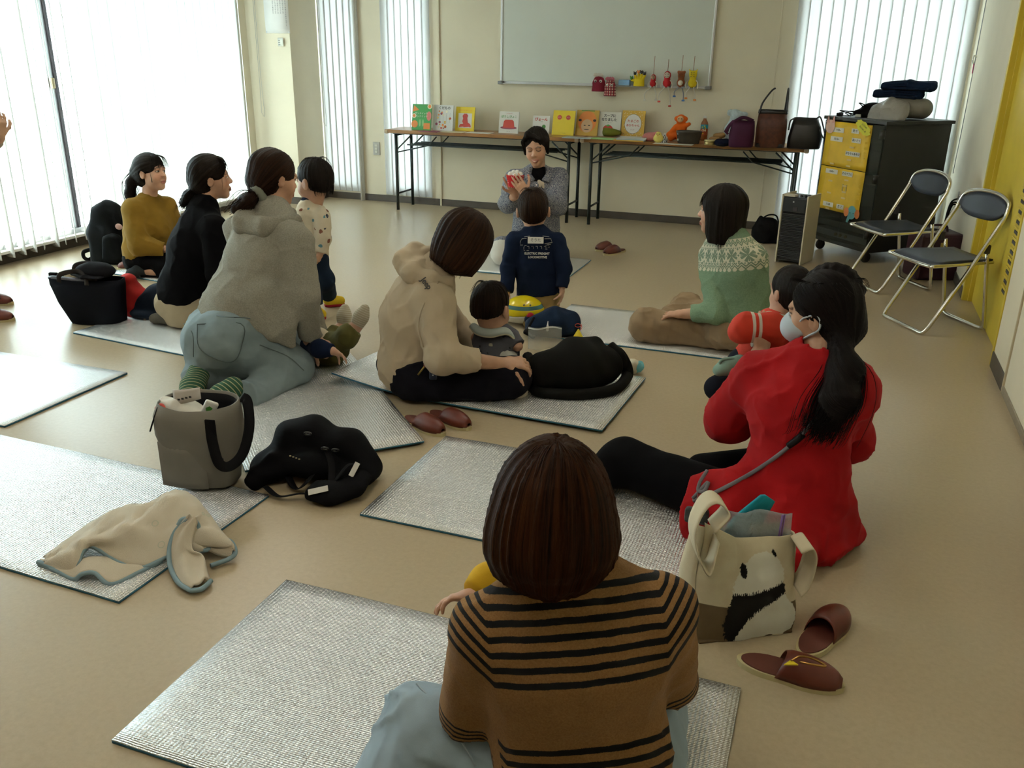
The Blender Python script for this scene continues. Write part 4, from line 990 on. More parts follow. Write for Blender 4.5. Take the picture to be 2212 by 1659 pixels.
flat(t, 'sticker', disc(-0.40*wd, 0.88*hg, 0.05, 0.05), mat('sticker_pink', (0.72, 0.46, 0.36), 0.6), 1, y0=0.009)
for s in (-0.03, 0.03): flat(t, 'sticker_ear', [(-0.40*wd+s-0.02, 0.96*hg), (-0.40*wd+s+0.02, 0.96*hg), (-0.40*wd+s, 1.13*hg)], mat('sticker_pink2', (0.66, 0.34, 0.28), 0.6), 2, y0=0.009)
flat(t, 'sticker', [(0.33*wd+0.085*math.cos(a)*(1+0.12*math.cos(9*a))*math.cos(-0.5)-0.04*math.sin(a)*math.sin(-0.5), 0.93*hg+0.085*math.cos(a)*math.sin(-0.5)+0.04*math.sin(a)*(1+0.12*math.sin(9*a))*math.cos(-0.5)) for a in np.linspace(0, 2*PI, 36)[:-1]], mat('sticker_lime', (0.62, 0.58, 0.03), 0.6), 1, y0=0.009)
words(t, 'こどもの', 0.016, 0.35*wd, 0.97*hg, C_dk, y=-0.0105, rot=-0.5); words(t, 'おはなし会', 0.016, 0.32*wd, 0.90*hg, C_dk, y=-0.0105, rot=-0.5)
t, wd, hg = poster('lower yellow timetable poster with a blue elephant sticker', 0.125, 0.605, 0.335, 0.655, [(-0.22, 0.90, '10:40~', 1), (0.14, 0.90, 'わらべうた', 1), (0.14, 0.76, '', 0), (-0.22, 0.68, '', 0), (0.12, 0.62, '', 0), (0.12, 0.48, '', 0), (-0.22, 0.40, '', 0), (0.12, 0.34, '', 0), (-0.20, 0.13, '11:20', 1), (0.08, 0.13, '終 了', 1), (-0.2, 0.03, '', 0)], 4)
M_el = mat('sticker_blue', (0.16, 0.46, 0.50), 0.6)
flat(t, 'sticker', disc(0.36*wd, 0.06*hg, 0.045, 0.05), M_el, 1, y0=0.009); flat(t, 'sticker_trunk', [(0.36*wd-0.03, 0.03*hg), (0.36*wd+0.005, 0.0), (0.36*wd-0.03, -0.06), (0.36*wd-0.05, -0.055)], M_el, 1, y0=0.009)
for s in (-0.058, 0.058): flat(t, 'sticker_ear', disc(0.36*wd+s, 0.05*hg, 0.026, 0.034), mat('sticker_orange', (0.70, 0.22, 0.06), 0.6), 2, y0=0.009)
for s in (-0.015, 0.018): flat(t, 'sticker_eye', disc(0.36*wd+s, 0.05*hg, 0.004), C_dk, 3, y0=0.009)
# things piled on the cabinet
def cab_pt(x, y, z): return np.array((0.261+math.cos(CABA)*x-math.sin(CABA)*y, 6.926+math.sin(CABA)*x+math.cos(CABA)*y, z))
ZT = CZ1
B = cab_pt(0.33, 0.16, ZT)
t = thing('storage_bag', 'rounded grey soft case on top of the cabinet', 'bag', B)
soft_obj('case', [Tube([B+np.array((-0.10, 0.07, 0.075)), B+np.array((0.09, 0.03, 0.075))], 0.12, 0.072, (0.3, 0.95, 0), k=0.02)], 0.007, mat('grey_nylon', (0.24, 0.22, 0.18), 0.7, bump=0.3), t)
B = cab_pt(0.19, 0.22, ZT)
t = thing('plastic_bag', 'crinkled clear plastic bag of papers on the cabinet', 'bag', B)
tm = NT('crinkled_plastic'); tm.col((0.52, 0.48, 0.42)); tm.set(Roughness=0.2); tm.b.inputs['Alpha'].default_value = 0.6; tm.bump(tm.noise(tm.coord(), 18.0, 4.0), 0.9, 0.03); M_plas = tm.m
soft_obj('bag', [Tube([B+np.array((-0.10, 0.06, 0.03)), B+np.array((0.0, 0.0, 0.05)), B+np.array((0.10, -0.07, 0.05))], [0.07, 0.11, 0.09], [0.028, 0.05, 0.045], (0.2, 0.3, 0.6))], 0.006, M_plas, t, disp=lambda P: 0.010*np.abs(vnoise(P*16))-0.004, dmax=0.012)
B = cab_pt(0.34, 0.22, ZT+0.135)
M_navy = cloth('navy_fleece', (0.010, 0.020, 0.045), var=0.2)
for k, (o_, r_, lb) in enumerate((((-0.05, 0.05, 0.035), (0.15, 0.10, 0.032), 'folded navy garment under another on the cabinet'), ((0.02, 0.0, 0.095), (0.15, 0.10, 0.036), 'folded navy garment on top of the cabinet pile'))):
    C0 = B+np.array(o_); t = thing('folded_garment', lb, 'clothing', C0-np.array((0, 0, 0.03)))
    soft_obj('garment', [Tube([C0+np.array((-0.14-0.03*k, 0.05, 0.012*(j-1)-0.004*k)), C0+np.array((0.0, 0, 0.020*(j-1)+0.004)), C0+np.array((0.13+0.012*j, -0.04, 0.021*(j-1)))], r_[1]-0.006*j, 0.0145, (0.3, 0.9, 0), flat0=True, k=0.004) for j in range(3)]+[Rc(C0+np.array((0.14, -0.10, 0.0)), C0+np.array((0.15, 0.03, 0.0)), 0.030, 0.028, k=0.008)], 0.005, M_navy, t, disp=lambda P: 0.007*vnoise(P*np.array([11, 11, 20])), dmax=0.009)
B = cab_pt(0.19, 0.42, ZT)
t = thing('camera_bag', 'black camera bag and strap lying on the cabinet', 'bag', B)
soft_obj('bag', [El(B+np.array((0.04, 0.02, 0.05)), (0.09, 0.07, 0.055)), El(B+np.array((0.0, 0.0, 0.03)), (0.10, 0.06, 0.032))], 0.006, mat('black_nylon', (0.006, 0.006, 0.007), 0.75, spec=0.2), t)
MB().tube(smooth_path([(-0.03, -0.02, 0.07), (-0.06, -0.03, 0.10), (0.02, -0.05, 0.07), (0.08, -0.05, 0.05)], 6), 0.012, 8, flat=((0, 0, 1), 0.3)).build('strap', mat('black_nylon', 0), t)
B = cab_pt(0.10, 0.50, ZT); rc_ = random.Random(2)
t = thing('cable_tangle', 'tangle of black cables at the cabinet edge', 'cable', B)
MB().tube(smooth_path([(rc_.uniform(-0.09, 0.09), rc_.uniform(-0.06, 0.06), rc_.uniform(0.004, 0.05)) for _ in range(14)], 5), 0.003, 6).build('cable', mat('black_rubber', (0.012, 0.012, 0.012), 0.5), t)
MB().box((-0.07, 0.02, 0.012), (0.05, 0.03, 0.022), 0.005).build('plug', mat('black_rubber', 0), t)
MB().box((0.06, -0.05, 0.01), (0.04, 0.025, 0.02), 0.004).build('plug', mat('plug_white', (0.6, 0.6, 0.55), 0.5), t)
# air purifier
pa = fl(1672, 566); pb = fl(1728, 575); ang = math.atan2(pb[1]-pa[1], pb[0]-pa[0])
t = thing('air_purifier', 'slim air purifier with a black slotted front and white sides', 'appliance', pb, ang)
PW, PD, PH = 0.20, 0.24, 0.50
MB().box((-PW/2, PD/2+0.012, PH/2), (PW-0.02, PD-0.024, PH-0.03), 0.004).build('body', mat('purifier_black', (0.02, 0.022, 0.025), 0.4), t)
M_pw = mat('purifier_white', (0.62, 0.56, 0.42), 0.45, var=0.02)
for x in (-PW+0.006, -0.006): MB().box((x, PD/2, PH/2+0.004), (0.012, PD, PH), 0.004).build('side_panel', M_pw, t)
for i in range(30): MB().box((-PW/2, 0.006, 0.03+i*0.0115), (PW-0.03, 0.010, 0.0065), 0.002).build('front_slat', mat('purifier_slat', (0.028, 0.03, 0.033), 0.35), t)
MB().box((-PW/2, 0.008, 0.43), (PW-0.028, 0.012, 0.10), 0.003).build('sensor_panel', mat('purifier_panel', (0.022, 0.026, 0.03), 0.3), t)
MB().box((-PW/2+0.01, 0.002, 0.405), (0.035, 0.006, 0.03), 0.003).build('sensor_window', M_dark, t)
MB().cyl((-PW/2-0.008, 0.003, 0.455), (-PW/2-0.008, 0.0, 0.455), 0.006, n=12).build('badge', M_alu, t)
MB().box((-PW+0.05, 0.04, PH-0.005), (0.09, 0.06, 0.014), 0.003).build('top_handle', M_pw, t)
for k in range(3): MB().box((-0.075+k*0.028, 0.06, PH-0.004), (0.016, 0.03, 0.02), 0.004).build('button', mat('purifier_black', 0), t)
# folding chairs
M_seat = mat('navy_vinyl', (0.022, 0.028, 0.042), 0.42, var=0.12, vscale=8, bump=0.15, bscale=120)
def folding_chair(label, cx, cy, rz):
    """local +y is the way the chair faces"""
    t = thing('folding_chair', label, 'chair', (cx, cy, 0), rz, 'steel folding chairs by the right wall')
    r = 0.0115; W2 = 0.195
    p = smooth_path([(-W2+0.05, 0.205, r), (-W2+0.012, 0.198, 0.015), (-W2, 0.175, 0.05)], 4)
    q = [(-W2, 0.0, 0.345), (-W2, -0.14, 0.60)]
    top = smooth_path([(-W2, -0.165, 0.645), (-W2+0.015, -0.185, 0.715), (-W2+0.09, -0.193, 0.748), (0, -0.196, 0.757), (W2-0.09, -0.193, 0.748), (W2-0.015, -0.185, 0.715), (W2, -0.165, 0.645)], 5)
    path = p+q+top+[(-x, y, z) for x, y, z in reversed(q)]+[(-v[0], v[1], v[2]) for v in reversed(p)]
    MB().tube(path, r, 10, closed=True).build('front_frame', M_chrome, t)
    rear = smooth_path([(-W2+0.02, -0.115, 0.46), (-W2+0.02, -0.16, 0.20), (-W2+0.02, -0.185, 0.05), (-W2+0.03, -0.19, 0.02), (-W2+0.07, -0.19, r)], 5)
    MB().tube(list(rear)+[(-v[0], v[1], v[2]) for v in reversed(rear)], r*0.95, 10).build('rear_frame', M_chrome, t)
    for s in (-1, 1): MB().box((s*(W2-0.004), -0.10, 0.475), (0.02, 0.03, 0.05), 0.006).build('joint', M_dark, t)
    G = []
    for x in np.linspace(-1, 1, 11):
        row = []
        for y in np.linspace(-0.17, 0.21, 9):
            hw = 0.165+0.03*(y+0.17)/0.38; row.append((x*hw, y-(0.02*abs(x)**4 if y > 0.15 else 0), 0.412-0.006*(1-x*x)+0.02*max(0, -y-0.05)-0.012*max(0, y-0.15)/0.06))
        G.append(row)
    MB().sheet(G, 0.022).build('seat', M_seat, t)
    MB().tube(smooth_path([(-0.168, -0.17, 0.398), (-0.197, 0.19, 0.392), (-0.16, 0.215, 0.386), (0, 0.222, 0.385), (0.16, 0.215, 0.386), (0.197, 0.19, 0.392), (0.168, -0.17, 0.398)], 6), 0.010, 8).build('seat_rim', M_chrome, t)
    G = []
    for x in np.linspace(-1, 1, 13):
        row = []
        for v in np.linspace(0, 1, 6):
            zt = 0.750-0.065*abs(x)**3.2; zb = 0.615+0.03*(1-x*x)*-0.35+0.055*abs(x)**4
            z = zb+(zt-zb)*v; row.append((x*(W2-0.006), -0.165-(z-0.62)*0.22-0.018*(1-x*x), z))
        G.append(row)
    MB().sheet(G, 0.012).build('backrest', M_seat, t)
    return t
CHA = math.atan2(-0.52, -0.85)-PI/2
folding_chair('steel folding chair standing in front of the yellow door', 0.62, 5.435, CHA)
folding_chair('steel folding chair standing in front of the black cabinet', 0.405, 6.30, CHA)
# plum crate behind the chairs, bag by the purifier, gas taps on the wall
p = fl(1990, 607)
t = thing('plum_case', 'dark plum case with a brass latch behind the folding chairs', 'case', (p[0]+0.06, p[1]+0.16, 0), 0.35)
MB().box((0, 0, 0.16), (0.30, 0.24, 0.32), 0.02).build('body', mat('plum_leather', (0.045, 0.012, 0.02), 0.5), t); MB().box((0, -0.122, 0.25), (0.04, 0.008, 0.03), 0.003).build('latch', mat('brass', 0), t)
MB().tube(smooth_path([(-0.07, 0, 0.32), (-0.05, 0, 0.36), (0.05, 0, 0.36), (0.07, 0, 0.32)], 5), 0.008, 8).build('handle', mat('plum_leather', 0), t)
B = fl(1652, 527); B = np.array((B[0], B[1]+0.08, 0))
t = thing('handbag', 'black cloth handbag on the floor beside the air purifier', 'handbag', B)
soft_obj('body', [Tube([B+np.array((0, 0, 0.0)), B+np.array((0, 0, 0.10)), B+np.array((-0.01, 0, 0.16))], [0.125, 0.12, 0.085], [0.07, 0.06, 0.04], (1, 0, 0)), Rc(B+np.array((-0.07, 0, 0.15)), B+np.array((-0.06, 0, 0.20)), 0.03, 0.012), Cut(B, (0, 0, -1))], 0.007, mat('black_nylon', 0), t, disp=lambda P: 0.006*vnoise(P*25), dmax=0.01)
MB().tube(smooth_path([(-0.05, 0, 0.19), (0.0, -0.01, 0.225), (0.06, 0, 0.22), (0.09, 0, 0.15)], 6), 0.006, 8).build('handle', mat('black_nylon', 0), t)
t = thing('gas_taps', 'wall-mounted gas taps with black hoses behind the chairs', 'taps', (0.836, 6.75, 0.52))
for k in range(3): MB().cyl((0, 0.06*(k-1), 0.02*(k-1)), (-0.05, 0.06*(k-1), 0.02*(k-1)), 0.011, n=10).box((-0.05, 0.06*(k-1), 0.02*(k-1)+0.02), (0.012, 0.012, 0.05), 0.003).build('tap', M_alu, t)
MB().box((-0.004, 0, 0), (0.012, 0.22, 0.09), 0.004).build('plate', M_white, t)
for k in range(3): MB().tube(smooth_path([(-0.05, 0.06*(k-1), 0.02*(k-1)), (-0.09, 0.05*(k-1)+0.02, -0.02), (-0.09, 0.12+0.04*k, -0.18), (-0.07, 0.22+0.05*k, -0.38), (-0.05, 0.28+0.05*k, -0.505)], 6), 0.006, 8).build('hose', mat('black_rubber', 0), t)
t = thing('sash_cord', 'thin wall cord with a metal hook and pink tag by the corner', 'cord', (0.832, 7.75, 1.40))
MB().cyl((0, 0, 0.6), (0, 0, 0.0), 0.003, n=8).tube(smooth_path([(0, 0, 0), (-0.004, -0.02, -0.4), (-0.006, 0.01, -0.8)], 5), 0.003, 6).build('cord', mat('cord_grey', 0), t)
MB().tube(smooth_path([(0.004, 0, 0.05), (-0.012, -0.02, 0.06), (-0.018, -0.03, 0.03), (-0.008, -0.02, 0.0)], 5), 0.006, 8).build('hook', M_chrome, t)
MB().box((-0.006, -0.02, -0.03), (0.006, 0.018, 0.07), 0.002).build('tag', mat('tag_pink', (0.5, 0.06, 0.16), 0.6), t)
# ------------------------------------------------------------------ foil mats
def foil_mat(name, cell=0.010):
    t = NT(name); v = t.coord('Object'); s = t.sep(v)
    wv = t.math('MULTIPLY', t.math('SUBTRACT', t.noise(v, 14.0, 2.0), 0.5), 0.006)
    a = t.math('SINE', t.math('MULTIPLY', t.math('ADD', s[0], wv), 2*PI/cell)); b = t.math('SINE', t.math('MULTIPLY', t.math('ADD', s[1], wv), 2*PI/(cell*0.55)))
    n1 = t.noise(v, 150.0, 3.0, 0.7); n2 = t.noise(t.mapping(v, (1.5, 30.0, 1.0)), 2.0, 3.0); n3 = t.noise(v, 45.0, 2.0)
    h = t.math('ADD', t.math('ADD', t.math('MULTIPLY', a, 0.40), t.math('MULTIPLY', b, 0.35)), t.math('ADD', t.math('MULTIPLY', n1, 2.2), t.math('ADD', t.math('MULTIPLY', n2, 1.6), t.math('MULTIPLY', n3, 1.2))))
    t.bump(h, 0.8, 0.0022)
    t.col((0.97, 0.97, 0.95))
    t.set(Metallic=0.8, Roughness=0.26); return t.m
M_foil = foil_mat('aluminium_foil'); M_foam = mat('blue_foam', (0.04, 0.17, 0.26), 0.8, var=0.1)
def foil(label, x0, y0, rz, L=1.29, W=0.68, lift=None, z=0.0, yaw2=0):
    """(x0, y0) is the near-left corner"""
    t = thing('foil_mat', label, 'mat', (x0, y0, z), rz, 'silver foil floor mats')
    nx, ny = 25, 14; X = np.linspace(0, L, nx); Y = np.linspace(0, W, ny)
    G = np.zeros((nx, ny, 3)); G[..., 0] = X[:, None]; G[..., 1] = Y[None, :]
    zz = 0.0095+0.0012*vnoise(np.stack([G[..., 0]*6, G[..., 1]*6, 0*G[..., 0]+x0*3], -1))
    if lift: zz = zz+lift(G[..., 0], G[..., 1])
    G[..., 2] = zz
    MB().sheet(G, 0.0018).build('foil_face', M_foil, t)
    H = G.copy(); H[..., 2] -= 0.0015; MB().sheet(H, 0.0075).build('foam_layer', M_foam, t)
    return t
foil('foil mat under the person in the striped sweater', -1.35, 1.15, 0)
foil('foil mat under the crumpled cream blanket', -3.01, 1.61, -0.03, L=1.29)
foil('foil mat under the outstretched black-trousered leg', -1.345, 2.25, -0.01)
foil('foil mat with one curled corner under the beige hoodie person', -2.055, 3.26, -0.05, lift=lambda x, y: 0.05*np.clip(1-x/0.45, 0, 1)**1.5*np.clip(1-y/0.9, 0, 1), z=0.0105)
foil('foil mat lying askew under the person in jeans', -1.386, 2.835, PI-math.atan2(0.72, 0.70), L=1.29, W=0.0) if False else None
t = foil('foil mat lying askew under the kneeling person in jeans', -1.876, 2.36, math.atan2(0.70, 0.72), L=0.68, W=1.29, z=0.0108)
foil('foil mat under the person in the black sweater', -3.75, 3.43, -0.10, z=0.0)
foil('foil mat lying empty between window and cream blanket', -4.32, 2.36, 0.0)
foil('foil mat under the person in the mustard sweater', -4.58, 4.56, -0.12)
foil('foil mat under the kneeling storyteller', -2.94, 5.58, 0.0, L=1.29, W=0.67)
foil('foil mat under the person in the green patterned sweater', -1.44, 4.34, -0.01, L=1.29, W=0.67)
# ------------------------------------------------------------------ slippers
M_slip = mat('slipper_leather', (0.12, 0.022, 0.010), 0.42, var=0.15, vscale=14); M_slipin = mat('slipper_insole', (0.12, 0.03, 0.018), 0.6); M_sole = mat('slipper_sole', (0.55, 0.47, 0.25), 0.7); M_gold = mat('slipper_print', (0.5, 0.42, 0.3), 0.5)
def sole_outline(s=1.0, n=36):
    P = []
    for i in range(n):
        a = 2*PI*i/n; y = math.sin(a); x = math.cos(a)
        wy = 0.046+0.008*max(0, y)-0.006*math.exp(-((y+0.15)/0.3)**2)
        P.append((x*wy*s*(1-0.15*max(0, y)**6), 0.13*y*s))
    return P
SLIP = None
def make_slipper():
    t = thing('slipper', 'slipper', 'slipper', (0, 0, 0))
    MB().prism(sole_outline(1.06), 0.0, 0.016).build('sole', M_sole, t); MB().prism(sole_outline(0.97), 0.016, 0.020).build('insole', M_slipin, t)
    G = []
    for u in np.linspace(0, 1, 15):
        row = []
        for v in np.linspace(-0.012, 0.128, 12):
            y = v; wy = (0.046+0.008*max(0, y/0.13)-0.006*math.exp(-((y/0.13+0.15)/0.3)**2))*math.sqrt(max(0.02, 1-(y/0.131)**2))*1.02
            if y > 0.09: wy = max(0.004, wy)
            a = PI*u; hgt = 0.056*math.sqrt(max(0.0, 1-(max(0, y)/0.134)**2))**0.9*(1-0.1*max(0, -y)/0.012)
            yy = y-0.02*(1-math.sin(a)) if v < 0.01 else y
            row.append((math.cos(a)*wy, yy, 0.013+math.sin(a)**0.8*hgt))
        G.append(row)
    MB().sheet(G, 0.003).build('upper', M_slip, t)
    m_ = MB()
    for k, (x, y) in enumerate(((-0.014, 0.030), (0.002, 0.028), (0.016, 0.031), (-0.010, 0.045), (0.006, 0.044), (0.0, 0.058), (0.012, 0.057))):
        zz = 0.013+math.sqrt(max(0, 1-(x/0.046)**2))**0.8*0.056*math.sqrt(1-(y/0.134)**2)**0.9
        m_.box((x, y, zz+0.0005), (0.007, 0.007, 0.003), M=Matrix.Translation((x, y, zz)) @ Matrix.Rotation(x*14, 4, 'Y') @ Matrix.Rotation(-y*4.5, 4, 'X') @ Matrix.Translation((-x, -y, -zz)))
    m_.build('print', M_gold, t)
    return t
def slipper(label, heel, toe, group, z=0.0, sc=1.0):
    global SLIP
    h, o_ = np.array(heel), np.array(toe); d = o_-h; c = (h+o_)/2
    if SLIP is None: SLIP = make_slipper(); t = SLIP
    else: t = copy_tree(SLIP)
    t.location = (c[0], c[1], z); t.rotation_euler = (0, 0, math.atan2(d[1], d[0])-PI/2); t.scale = (sc,)*3
    tag(t, label, 'slipper', group); return t
slipper('brown slipper with a ribbon toy hooked on it by the panda bag', fl(1592, 1428), fl(1822, 1492), 'brown house slippers', sc=0.95)
slipper('brown slipper with its open heel towards the panda bag', fl(1722, 1432), fl(1828, 1322), 'brown house slippers', sc=0.95)
slipper('brown slipper beside the black-trousered seat, lapped by its twin', fl(872, 903), fl(962, 944), 'brown house slippers', sc=0.92)
slipper('brown slipper partly behind its twin by the black-trousered seat', fl(928, 893), fl(1016, 930), 'brown house slippers', sc=0.92)
slipper('brown slipper behind its twin on the bare floor by the storyteller', fl(1336, 533), fl(1284, 544), 'brown house slippers', sc=0.95)
slipper('brown slipper in front of its twin on the bare floor by the storyteller', fl(1353, 541), fl(1301, 553), 'brown house slippers', sc=0.95)
slipper('brown slipper peeping out beside the black backpack', fl(330, 575), fl(262, 582), 'brown house slippers', sc=0.95)
# ribbon on the slipper
B = fl(1735, 1440, 0.06)
t = thing('ribbon_toy', 'small shiny ribbon with a yellow flag on the slipper', 'toy', (B[0], B[1], 0.072))
MB().tube(smooth_path([(-0.03, 0, -0.004), (-0.01, 0.01, 0.008), (0.02, 0.012, 0.008), (0.05, 0.0, 0.004), (0.02, -0.008, 0.006), (-0.01, -0.004, 0.002)], 6), 0.003, 6).build('ribbon', mat('shiny_ribbon', (0.35, 0.18, 0.05), 0.2, 0.8), t)
MB().prism([(-0.045, -0.02), (-0.03, 0.004), (-0.012, -0.008)], -0.006, -0.003).build('flag', C_yel, t)
# ------------------------------------------------------------------ bags and belongings on the floor
def lump(name, label, cat, base, parts, group=None):
    """parts: (part_name, prims relative to base, step, material, noise amp, noise freq)"""
    B = np.array(base, float); t = thing(name, label, cat, B, group=group)
    for nm, pr, h, m, amp, fr in parts:
        for p_ in pr:
            if isinstance(p_, Cut): p_.p = p_.p+B
            else: _shift(p_, B)
        fr = np.asarray(fr, float)
        soft_obj(nm, pr, h, m, t, disp=(lambda P, a=amp, f=fr: a*vnoise(P*f)) if amp else None, dmax=amp*1.2)
    return t
def ground(): return Cut((0, 0, 0), (0, 0, -1), 0.006)
M_bnyl = mat('black_nylon', 0)
# backpack by the window
B = fl(222, 572); B = np.array((B[0], B[1]+0.10, 0.0))
a_, f_ = HR, HF
t = lump('backpack', 'black backpack standing on the floor by the sheer blind', 'backpack', B, [
    ('body', [Tube([a_*0.0, a_*-0.0+UP*0.20, a_*0.02+UP*0.34, a_*0.045+UP*0.395], [0.155, 0.15, 0.11, 0.055], [0.10, 0.095, 0.075, 0.04], HR, kk=0.05), El(a_*0.05-f_*0.06+UP*0.12, (0.10, 0.06, 0.11)), ground()], 0.008, mat('backpack_black', (0.005, 0.006, 0.007), 0.75, bump=0.2, spec=0.2), 0.008, (16, 16, 9)),
    ('front_pocket', [Tube([a_*0.06-f_*0.10+UP*0.05, a_*0.06-f_*0.10+UP*0.19], [0.085, 0.07], 0.035, HR), ground()], 0.008, mat('backpack_pocket', (0.006, 0.007, 0.008), 0.75, bump=0.2, spec=0.2), 0.004, (20, 20, 20))])
MB().tube(smooth_path([-HR*0.14+UP*0.09, -HR*0.20+UP*0.07, -HR*0.205+UP*0.03, -HR*0.17+UP*0.014, -HR*0.12+UP*0.05], 6), 0.014, 8, flat=(tuple(HF), 0.35)).build('strap', M_bnyl, t)
soft_obj('patch', [El(B+HR*0.115-HF*0.085+UP*0.27, (0.03, 0.012, 0.022))], 0.004, mat('patch_pink', (0.5, 0.3, 0.26), 0.7), t)
# dark tote bag with things, clothes beside it
B = fl(165, 706); B = np.array((B[0]+0.02, B[1]+0.12, 0.0)); ta = math.atan2(HR[1], HR[0])-0.10
t = thing('tote_bag', 'dark navy zip-top tote bag filled with belongings on the floor', 'tote bag', B, ta)
M_tote = mat('tote_canvas_navy', (0.005, 0.006, 0.010), 0.75, bump=0.25, bscale=400, spec=0.2)
loft_mb([(0.002, 0.135, 0.075, 0.02, 0, 3), (0.01, 0.145, 0.082, 0.02, 0, 3), (0.12, 0.18, 0.095, 0.005, 0, 3), (0.22, 0.205, 0.085, -0.005, 0, 3.2), (0.255, 0.21, 0.07, -0.005, 0, 3.2)], 48, jit=0.008, thick=0.005).build('body', M_tote, t)
MB().box((0.02, 0, 0.008), (0.24, 0.13, 0.01)).build('base_panel', M_tote, t)
MB().tube(smooth_path([(-0.13, -0.075, 0.24), (-0.11, -0.08, 0.285), (-0.02, -0.06, 0.30), (0.03, -0.08, 0.27), (0.035, -0.085, 0.23)], 6), 0.013, 8, flat=((0, 1, 0), 0.3)).build('handle', mat('tote_handle', (0.03, 0.025, 0.022), 0.6), t)
MB().tube(smooth_path([(-0.13, 0.07, 0.24), (-0.11, 0.07, 0.30), (0.0, 0.05, 0.32), (0.06, 0.06, 0.28)], 6), 0.013, 8, flat=((0, 1, 0), 0.3)).build('handle', mat('tote_handle', 0), t)
MB().tube([(-0.21, -0.03, 0.25), (-0.17, -0.06, 0.262), (-0.05, -0.072, 0.258), (0.02, -0.07, 0.256)], 0.010, 8).build('zip_edge', mat('zip_grey', (0.12, 0.12, 0.15), 0.5), t)
MB().box((-0.205, 0.0, 0.262), (0.05, 0.02, 0.022), 0.006).build('zip_tab', M_bnyl, t)
def local(B_, ang, x, y, z): return np.array((B_[0]+math.cos(ang)*x-math.sin(ang)*y, B_[1]+math.sin(ang)*x+math.cos(ang)*y, B_[2]+z))
lump('cloth_pouch', 'tan patterned pouch showing at the mouth of the dark tote', 'pouch', local(B, ta, -0.04, -0.0, 0.20), [('pouch', [El((0, 0, 0.03), (0.10, 0.05, 0.045)), El((-0.06, -0.01, 0.04), (0.05, 0.04, 0.035))], 0.006, mat('tan_print', (0.36, 0.26, 0.15), 0.8, var=0.5, vscale=30), 0.004, (30, 30, 30))])
lump('cap', 'black cloth cap lying on top of the dark tote', 'cap', local(B, ta, 0.05, 0.0, 0.265), [('crown', [El((0, 0, 0.03), (0.115, 0.075, 0.045)), El((-0.06, -0.02, 0.02), (0.05, 0.05, 0.03)), Cut((0, 0, 0.0), (0, 0, -1))], 0.006, cloth('black_wool', (0.010, 0.010, 0.012)), 0.004, (20, 20, 20)), ('brim', [Tube([(-0.10, -0.05, 0.012), (0.0, -0.085, 0.012), (0.09, -0.06, 0.010)], 0.03, 0.006, (0.2, 1, 0))], 0.004, cloth('black_wool', 0), 0, 1)])
B = fl(255, 690); B = np.array((B[0]+0.02, B[1]+0.12, 0.0)); M_redj = cloth('red_fleece', (0.42, 0.018, 0.014), var=0.2); M_navj = cloth('navy_quilt', (0.012, 0.018, 0.030), var=0.2, rough=0.7)
lump('red_jacket', 'red fleece jacket slumped beside the dark tote', 'jacket', B, [('cloth', [Tube([HR*-0.05+UP*0.18, HR*0.0+UP*0.10, HR*0.03+UP*0.02], [0.05, 0.075, 0.09], [0.05, 0.07, 0.08], HR), Tube([HR*0.04+UP*0.09, HR*0.14+UP*0.11, HR*0.22+UP*0.07], [0.05, 0.05, 0.06], [0.045, 0.04, 0.05], HF), El(HR*-0.03+UP*0.21, (0.05, 0.05, 0.03)), ground()], 0.007, M_redj, 0.014, (17, 17, 17)), ('name_patch', [El(HR*0.095-HF*0.078+UP*0.085, (0.045, 0.012, 0.035))], 0.005, C_wht, 0, 1)])
B = fl(305, 690); B = np.array((B[0]+0.03, B[1]+0.10, 0.0))
lump('navy_jacket', 'navy jacket with red piping heaped beside the red one', 'jacket', B, [('cloth', [Tube([HR*-0.10+UP*0.05, HR*0.02+UP*0.09, HR*0.15+UP*0.07], [0.08, 0.10, 0.08], [0.06, 0.09, 0.07], HF), Tube([HR*0.02+HF*0.05+UP*0.12, HR*0.18+HF*0.05+UP*0.10], 0.05, 0.045, HF), El(HR*-0.03-HF*0.03+UP*0.03, (0.13, 0.10, 0.04)), ground()], 0.007, M_navj, 0.016, (14, 14, 14)), ('piping', [Tube([HR*0.06-HF*0.06+UP*0.13, HR*0.10-HF*0.085+UP*0.09, HR*0.11-HF*0.08+UP*0.04], 0.010, 0.010, HR)], 0.004, M_redj, 0, 1), ('zip', [Tube([HR*-0.03-HF*0.12+UP*0.015, HR*0.04-HF*0.13+UP*0.035], 0.004, 0.004, HR)], 0.003, mat('zip_brass', (0.45, 0.25, 0.12), 0.4, 0.7), 0, 1)])
# grey cooler tote
B = fl(438, 1045); B = np.array((B[0], B[1]+0.02, 0.010)); ta = math.atan2(HR[1], HR[0])-0.12
t = thing('tote_bag', 'grey canvas tote bag with an open drawstring top and black strap', 'tote bag', B, ta)
M_gry = mat('grey_canvas', (0.18, 0.165, 0.132), 0.85, var=0.08, bump=0.35, bscale=700); M_lin = mat('black_lining', (0.010, 0.010, 0.011), 0.8)
RG = [(0.0, 0.095, 0.07, 0.015, 0, 3), (0.008, 0.108, 0.082, 0.015, 0, 3), (0.10, 0.128, 0.095, 0.005, 0, 3), (0.20, 0.140, 0.105, 0.0, 0, 3), (0.262, 0.142, 0.105, 0.0, 0, 2.8), (0.300, 0.135, 0.10, 0.004, 0.01, 2.5)]
loft_mb(RG, 56, jit=0.007, seed=3, thick=0.006).box((0.015, 0, 0.006), (0.17, 0.12, 0.01)).build('body', M_gry, t)
